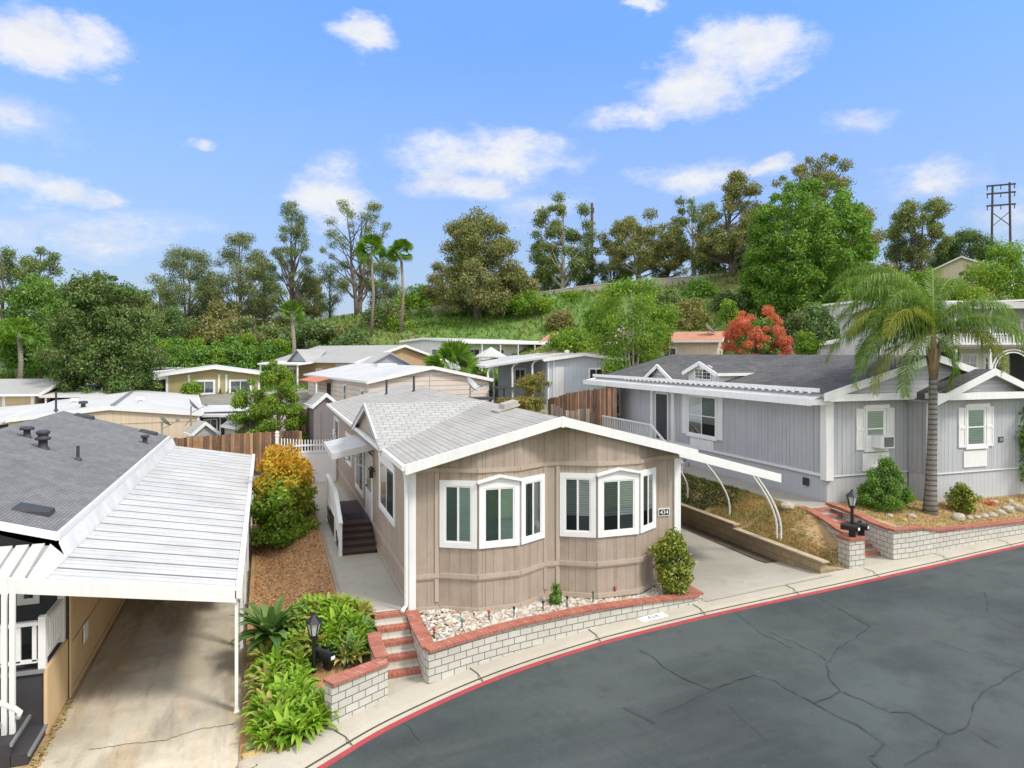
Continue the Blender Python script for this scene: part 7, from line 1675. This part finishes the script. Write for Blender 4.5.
for k, (px, D, top, hw, lm, lab) in enumerate(extra):
    T('eucalyptus' if 'eucalyptus' in lab.split(' ')[:3] or lm != 'mid' else 'hilltop_tree', lab, px, D, top, hw, LM[lm], rfun=(lambda h: .35 + .65 * math.sin(min(3.1, h * 2.6 + .5))), seed=300 + k, ncl=44, cr=1.0, nleaf=7500, lsize=.38, z0=.06, trunk_r=.26, stems=1 + k % 2, nbranch=26, hollow=.25, inner=.2, droop=.3, aspect=.35, group=G1)
# fan palms
def FP(label, px, D, pyt, tr, rad, seed, **k): x, y = at(px, D); zb = HT(x, y); return fan_palm('fan_palm', label, x, y, zb, zof(pyt, D) - zb, tr, rad, seed, **k)
FP('left of the two tall fan palms before the bare-limbed eucalyptus', 371, 88, 250, .17, 2.3, 1, group='fan palms', nfr=40); FP('right of the two tall fan palms before the bare-limbed eucalyptus', 401, 88, 252, .17, 2.0, 2, group='fan palms', nfr=40)
FP('short fan palm with thin trunk above the olive yellow house', 292, 74, 312, .2, 1.55, 3, group='fan palms', nfr=26)
FP('bushy low fan palm between the pink house and the white canopy', 453, 55, 368, .25, 2.5, 4, nfr=40, droop=.25); FP('small fan palm on the grassy slope at the left frame edge', 19, 72, 332, .22, 1.8, 5, nfr=26)
# the pale green pointed tree by the fence
T('citrus_tree', 'pale green bushy tree with pointed top above the brown fence', 278, 39.5, 352, 32, LM['bright'], z=-.3, rfun=lambda h: (1 - h) ** .75 * min(1, .75 + h * 2) + .04, seed=31, ncl=56, cr=.42, nleaf=20000, lsize=.17, z0=.1, trunk_r=.12, hollow=.4, crown2=LM['varieg'])
T('citrus_tree', 'left drooping limb mass of the pale green tree beside the sheds', 250, 39.8, 378, 17, LM['bright'], z=-.3, rfun=dome, seed=32, ncl=22, cr=.4, nleaf=4800, lsize=.17, z0=.35, trunk_r=.08, crown2=LM['varieg'])
T('small_tree', 'small rusty green tree below the blue grey house awning', 532, 44, 371, 20, LM['mixed'], z=1.0, rfun=oval, seed=33, ncl=26, cr=.38, nleaf=4000, lsize=.17, z0=.2, trunk_r=.06, stems=3, inner=.1)
def S(name, label, px, D, py0, py1, hw, lm, seed, cat='shrub', n=3000, ls=.2, depth_=1.0, cr=.5, ncl=20, shape='dome', group=None):
    x, y = at(px, D); z0 = zof(py0, D); r = hw / FPX * D
    return shrub(name, label, cat, x, y, z0, r, r * depth_, zof(py1, D) - z0, LM[lm], seed, n, ls, ncl, cr, group, shape)
S('hedge', 'rusty low hedge behind the roof ridge under the rusty tree', 520, 42.5, 414, 396, 34, 'mixed', 40, n=3600, ls=.15, depth_=.5, cr=.3, ncl=26, shape='box')
S('hedge', 'bright oleander hedge between the white home and the blue grey roof', 575, 60, 352, 330, 36, 'bright', 41, n=6500, ls=.24, depth_=.6, cr=.6, ncl=34)
S('hedge', 'tall dark hedge behind the coral bush under the round tree', 812, 60, 350, 303, 40, 'dark', 42, n=9000, ls=.24, depth_=.6, cr=.7, ncl=40)
S('fern_shrub', 'light green ferny shrub right of the coral bush', 808, 52, 356, 331, 16, 'bright', 43, n=2600, ls=.22, cr=.35)
S('hedge', 'green hedge filling the gap behind the queen palm', 885, 50, 352, 305, 32, 'mid', 44, n=7000, ls=.2, depth_=.6, cr=.6, ncl=34)
S('shrub', 'orange green shrub beside the shed at the end of the side yard', 318, 40, 424, 405, 8, 'gold', 45, n=900, ls=.13, cr=.22)
S('hedge', 'green hedge right of the grey house at the frame edge', 1026, 26.5, 482, 400, 16, 'mid', 46, n=5200, ls=.13, depth_=2.2, cr=.35, ncl=30, shape='box')
S('shrub', 'olive shrub on the slope above the terracotta roof', 690, 78, 330, 300, 26, 'olive', 47, n=5000, ls=.3, cr=.7, ncl=26)
S('shrub', 'light shrub between the terracotta roof and the round tree', 727, 72, 322, 298, 12, 'bright', 48, n=2200, ls=.26, cr=.5)
S('shrub', 'yellow green shrub left of the terracotta roof', 660, 62, 352, 318, 14, 'varieg', 49, n=2600, ls=.22, cr=.45)
S('shrub', 'dark shrubs at the foot of the tall brownish eucalyptus', 735, 88, 312, 292, 28, 'dark', 50, n=4200, ls=.32, cr=.8)
S('shrub', 'small round shrub before the olive yellow house', 192, 60, 398, 382, 14, 'bright', 51, n=2200, ls=.2, cr=.35)
S('shrub', 'bright bush at the left frame edge below the dark round tree', 14, 76, 345, 318, 26, 'bright', 52, n=5200, ls=.28, cr=.7, ncl=26)
S('shrub', 'small bright bush right of the frame edge bush', 40, 74, 350, 332, 12, 'mid', 53, n=2200, ls=.26, cr=.45)
S('shrub', 'bushy yellow shrub at the foot of the low fan palm', 478, 52, 396, 372, 16, 'varieg', 54, n=2600, ls=.18, cr=.4)
for k, (px, D, py0, py1, hw, lm, lab) in enumerate(((560, 86, 330, 312, 18, 'olive', 'low olive brush on the green slope above the oleander hedge'), (596, 84, 330, 306, 16, 'mid', 'green shrub on the slope left of the pale-stemmed tree'), (575, 94, 308, 292, 14, 'bright', 'small bright shrub near the top of the green slope'), (668, 88, 314, 290, 18, 'euc', 'dusty green brush on the slope right of the pale-stemmed tree'),
    (700, 92, 300, 280, 20, 'mid', 'green brush under the hill wall right of centre'), (755, 84, 308, 282, 22, 'dark', 'dark brush left of the big round tree foot'), (880, 88, 296, 268, 24, 'mid', 'green brush on the slope right of the big round tree'), (925, 84, 300, 270, 24, 'bright', 'bright brush on the slope behind the palm crown'), (640, 95, 296, 282, 18, 'olive', 'olive brush on the hilltop behind the pale-stemmed tree'))):
    S('slope_shrub', lab, px, D, py0, py1, hw, lm, 400 + k, n=4200, ls=.3, cr=.7, ncl=26)
# bushy slopes: separate bushes in rows
rr = random.Random(77); n = 0
places = ['below the two-stemmed eucalyptus', 'left of the short fan palm', 'behind the olive yellow house', 'near the pink roofed house', 'at the right end of the row', 'at the top of the row', 'in the middle of the row', 'low in the row', 'at the left end of the row']
for k in range(17):
    px = 150 + (k % 9) * 17 + rr.uniform(-5, 5); D = 80 - (k // 9) * 5; top = (336 if k < 9 else 344) + rr.uniform(-4, 3)
    S('slope_bush', 'rounded green bush on the left slope behind the olive yellow house', px, D, 374, top, rr.uniform(13, 18), rr.choice(('mid', 'bright', 'mid', 'mid')), 200 + k, n=3600, ls=.28, cr=.6, ncl=22, group='bushes on the left slope')
for k in range(13):
    px = 398 + (k % 8) * 14.5 + rr.uniform(-3, 3); D = 94 - (k // 8) * 4; top = (310 if k < 8 else 320) + abs(px - 425) * .05 + rr.uniform(-3, 3)
    S('slope_bush', 'rounded bright bush on the slope above the long white home', px, D, 337, top, rr.uniform(13, 18), rr.choice(('bright', 'mid', 'bright')), 230 + k, n=3600, ls=.3, cr=.65, ncl=22, group='bushes above the long white home')
def p_hill(rng):
    X = rng.uniform(-60, 62); D = rng.uniform(62, 100); x = X * CS + D * SN; y = -X * SN + D * CS
    return (x, y, HT(x, y))
blades('hill_grass', p_hill, 26000, .55, LM['hgrass'], 51, .16)
# distant ridge
q = MB(); rr = random.Random(3)
for k in range(60):
    px = -260 + k * 26
    D = 900; e = 318 + 6 * math.sin(k * .5) + 4 * math.sin(k * 1.7 + 1) - 34 * math.exp(-((px - 125) / 45) ** 2)
    x, y = at(px, D); x2, y2 = at(px, 1400); q.v += [(x, y, -30), (x * 1.1, y * 1.1, zof(e + 14, D * 1.1)), (x * 1.25, y * 1.25, zof(e, D * 1.25))]
for k in range(59):
    for j in range(2): a = k * 3 + j; q.f.append((a, a + 3, a + 4, a + 1)); q.m.append(0); q.uv.append(None)
struct('hills', q, mat('distant_hill', (.10, .115, .075), .98, (.01, .2), (.05, .2), bump=None), True)
# ------------------------------------------------------------------ camera, light, sky
cam = bpy.data.cameras.new('camera'); co = bpy.data.objects.new('camera', cam); C.objects.link(co)
co.location = (0, 0, CZ); co.rotation_euler = (R(90), 0, -TH)
cam.sensor_width = 36; cam.lens = FPX / 1024 * 36; cam.shift_y = -(384 - HY) / 1024; cam.clip_end = 5000; cam.clip_start = .1
bpy.context.scene.camera = co
SUN_EL, SUN_DIR = 50, (.85, -1.0)       # towards the sun: behind the camera on the right
sd = Vector((SUN_DIR[0], SUN_DIR[1], 0)).normalized() * math.cos(R(SUN_EL)) + Vector((0, 0, math.sin(R(SUN_EL))))
sun = bpy.data.lights.new('sun', 'SUN'); sun.energy = 2.2; sun.angle = R(11); sun.color = (1, .95, .87)
so = bpy.data.objects.new('sun', sun); C.objects.link(so); so.rotation_euler = sd.to_track_quat('Z', 'Y').to_euler()
wd = bpy.data.worlds.new('World'); bpy.context.scene.world = wd; wd.use_nodes = True
t = NT(wd.node_tree); bg = wd.node_tree.nodes['Background']
sky = t.n('ShaderNodeTexSky', sky_type='NISHITA', sun_disc=False)
sky.sun_elevation = R(SUN_EL); sky.sun_rotation = math.atan2(SUN_DIR[0], SUN_DIR[1]); sky.air_density = 1.0; sky.dust_density = .8; sky.ozone_density = 2.0
tc = t.n('ShaderNodeTexCoord'); dirv = tc.outputs['Generated']
sepd = t.n('ShaderNodeSeparateXYZ'); t.l(dirv, sepd.inputs[0])
skyc = t.mix(1, sky.outputs[0], t.ramp(sepd.outputs[2], [(0, (.42, .42, .47)), (.16, (.46, .61, .87)), (.45, (.78, 1.06, 1.66)), (1, (.9, 1.1, 1.5))]), 'MULTIPLY')
# clouds: soft masses placed by compass direction, torn by noise
mp = t.n('ShaderNodeMapping'); mp.inputs['Scale'].default_value = (1, 1, 1.9); t.l(dirv, mp.inputs[0])
nz = t.noise(mp.outputs[0], 5.5, 12, .68); nz2 = t.noise(mp.outputs[0], 2.6, 3, .5)
CL = [(40, 48, 62, 30, 1), (105, 50, 45, 26, .9), (368, 40, 44, 20, .95), (735, 50, 75, 36, 1.1), (680, 80, 60, 40, 1.0), (640, 112, 50, 14, .75), (785, 40, 30, 20, .8), (202, 147, 22, 11, .7), (45, 190, 55, 20, .9),
      (490, 155, 95, 28, .95), (440, 185, 70, 24, .7), (335, 195, 42, 38, .9), (690, 178, 60, 22, .7), (765, 170, 22, 16, .75), (930, 178, 55, 20, .45), (880, 118, 40, 20, .4), (1010, 210, 40, 30, .5), (640, 4, 20, 8, .6), (110, 240, 140, 36, .4), (560, 210, 90, 26, .35), (20, 120, 50, 25, .3)]
wn = t.n('ShaderNodeTexNoise'); wn.inputs['Scale'].default_value = 7; wn.inputs['Detail'].default_value = 7; wn.inputs['Roughness'].default_value = .6; t.l(mp.outputs[0], wn.inputs['Vector'])
wsub = t.n('ShaderNodeVectorMath', operation='SUBTRACT'); t.l(wn.outputs['Color'], wsub.inputs[0]); wsub.inputs[1].default_value = (.5, .5, .5)
wsc = t.n('ShaderNodeVectorMath', operation='MULTIPLY'); t.l(wsub.outputs[0], wsc.inputs[0]); wsc.inputs[1].default_value = (.15, .15, .09)
wad = t.n('ShaderNodeVectorMath', operation='ADD'); t.l(dirv, wad.inputs[0]); t.l(wsc.outputs[0], wad.inputs[1]); dirw = wad.outputs[0]
acc = None
for px, py, rx, ry, amt in CL:
    a, b = (px - CX) / FPX, (HY - py) / FPX
    d = Vector((a * CS + SN, -a * SN + CS, b)).normalized()
    rgt = Vector((d.y, -d.x, 0)).normalized(); upv = rgt.cross(d)
    k = FPX * (1 + a * a + b * b) ** .5
    def proj(ax, rad):
        o = t.n('ShaderNodeVectorMath', operation='DOT_PRODUCT'); t.l(dirw, o.inputs[0]); o.inputs[1].default_value = ax
        return t.math('DIVIDE', o.outputs['Value'], rad / k)
    u_, v_ = proj(rgt, rx * 1.0), proj(upv, ry * 1.0)
    # centre offset of v (d is orthogonal to rgt and upv, so both vanish at the cloud's heart); keep the front hemisphere
    o = t.n('ShaderNodeVectorMath', operation='DOT_PRODUCT'); t.l(dirv, o.inputs[0]); o.inputs[1].default_value = d
    r2 = t.math('ADD', t.math('MULTIPLY', u_, u_), t.math('MULTIPLY', v_, v_))
    f = t.math('MULTIPLY', t.math('SUBTRACT', 1.25, t.math('SQRT', r2), ), amt)
    f = t.math('MULTIPLY', f, t.math('GREATER_THAN', o.outputs['Value'], 0)) ; f = t.math('MAXIMUM', f, 0)
    acc = f if acc is None else t.math('MAXIMUM', acc, f)
den = t.math('ADD', t.math('MULTIPLY', acc, .95), t.math('MULTIPLY', t.math('SUBTRACT', nz, .5), 3.6))
den = t.math('MULTIPLY', den, t.math('MULTIPLY', acc, 3, True))
cloud = t.ramp(den, [(.03, 0.0), (.32, .30), (.72, .82), (1.15, .97)])
wisp = t.math('MULTIPLY', t.ramp(nz2, [(.42, 0.0), (.75, .30)]), t.ramp(sepd.outputs[2], [(.0, 1.0), (.45, .35)]))
hz = t.ramp(sepd.outputs[2], [(.0, .82), (.12, .52), (.40, .02)])
CLOUDC = (4.1, 4.15, 4.25)
c1_ = t.mix(t.math('MAXIMUM', hz, wisp), skyc, (2.5, 3.05, 3.9))
nzs = t.noise(mp.outputs[0], 16, 6, .6)
c2_ = t.mix(cloud, c1_, t.ramp(nzs, [(.32, (3.35, 3.55, 3.95)), (.55, CLOUDC)]))
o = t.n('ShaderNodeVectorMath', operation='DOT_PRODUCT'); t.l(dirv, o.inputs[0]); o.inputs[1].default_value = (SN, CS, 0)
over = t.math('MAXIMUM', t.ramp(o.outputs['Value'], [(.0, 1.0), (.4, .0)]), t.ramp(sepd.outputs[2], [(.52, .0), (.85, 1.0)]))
over = t.math('MULTIPLY', over, t.ramp(nz2, [(.3, .45), (.6, .95)]))      # unseen bright broken cloud added overhead and behind as soft fill light
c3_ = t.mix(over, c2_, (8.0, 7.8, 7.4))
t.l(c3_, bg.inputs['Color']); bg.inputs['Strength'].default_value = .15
vs = bpy.context.scene.view_settings; vs.view_transform = 'Standard'; vs.look = 'None'; vs.gamma = 1; vs.use_curve_mapping = False; vs.exposure = .55
sc = bpy.context.scene; sc.cycles.max_bounces = 6; sc.cycles.transparent_max_bounces = 12; sc.cycles.use_denoising = True
sc.cycles.sample_clamp_indirect = 5
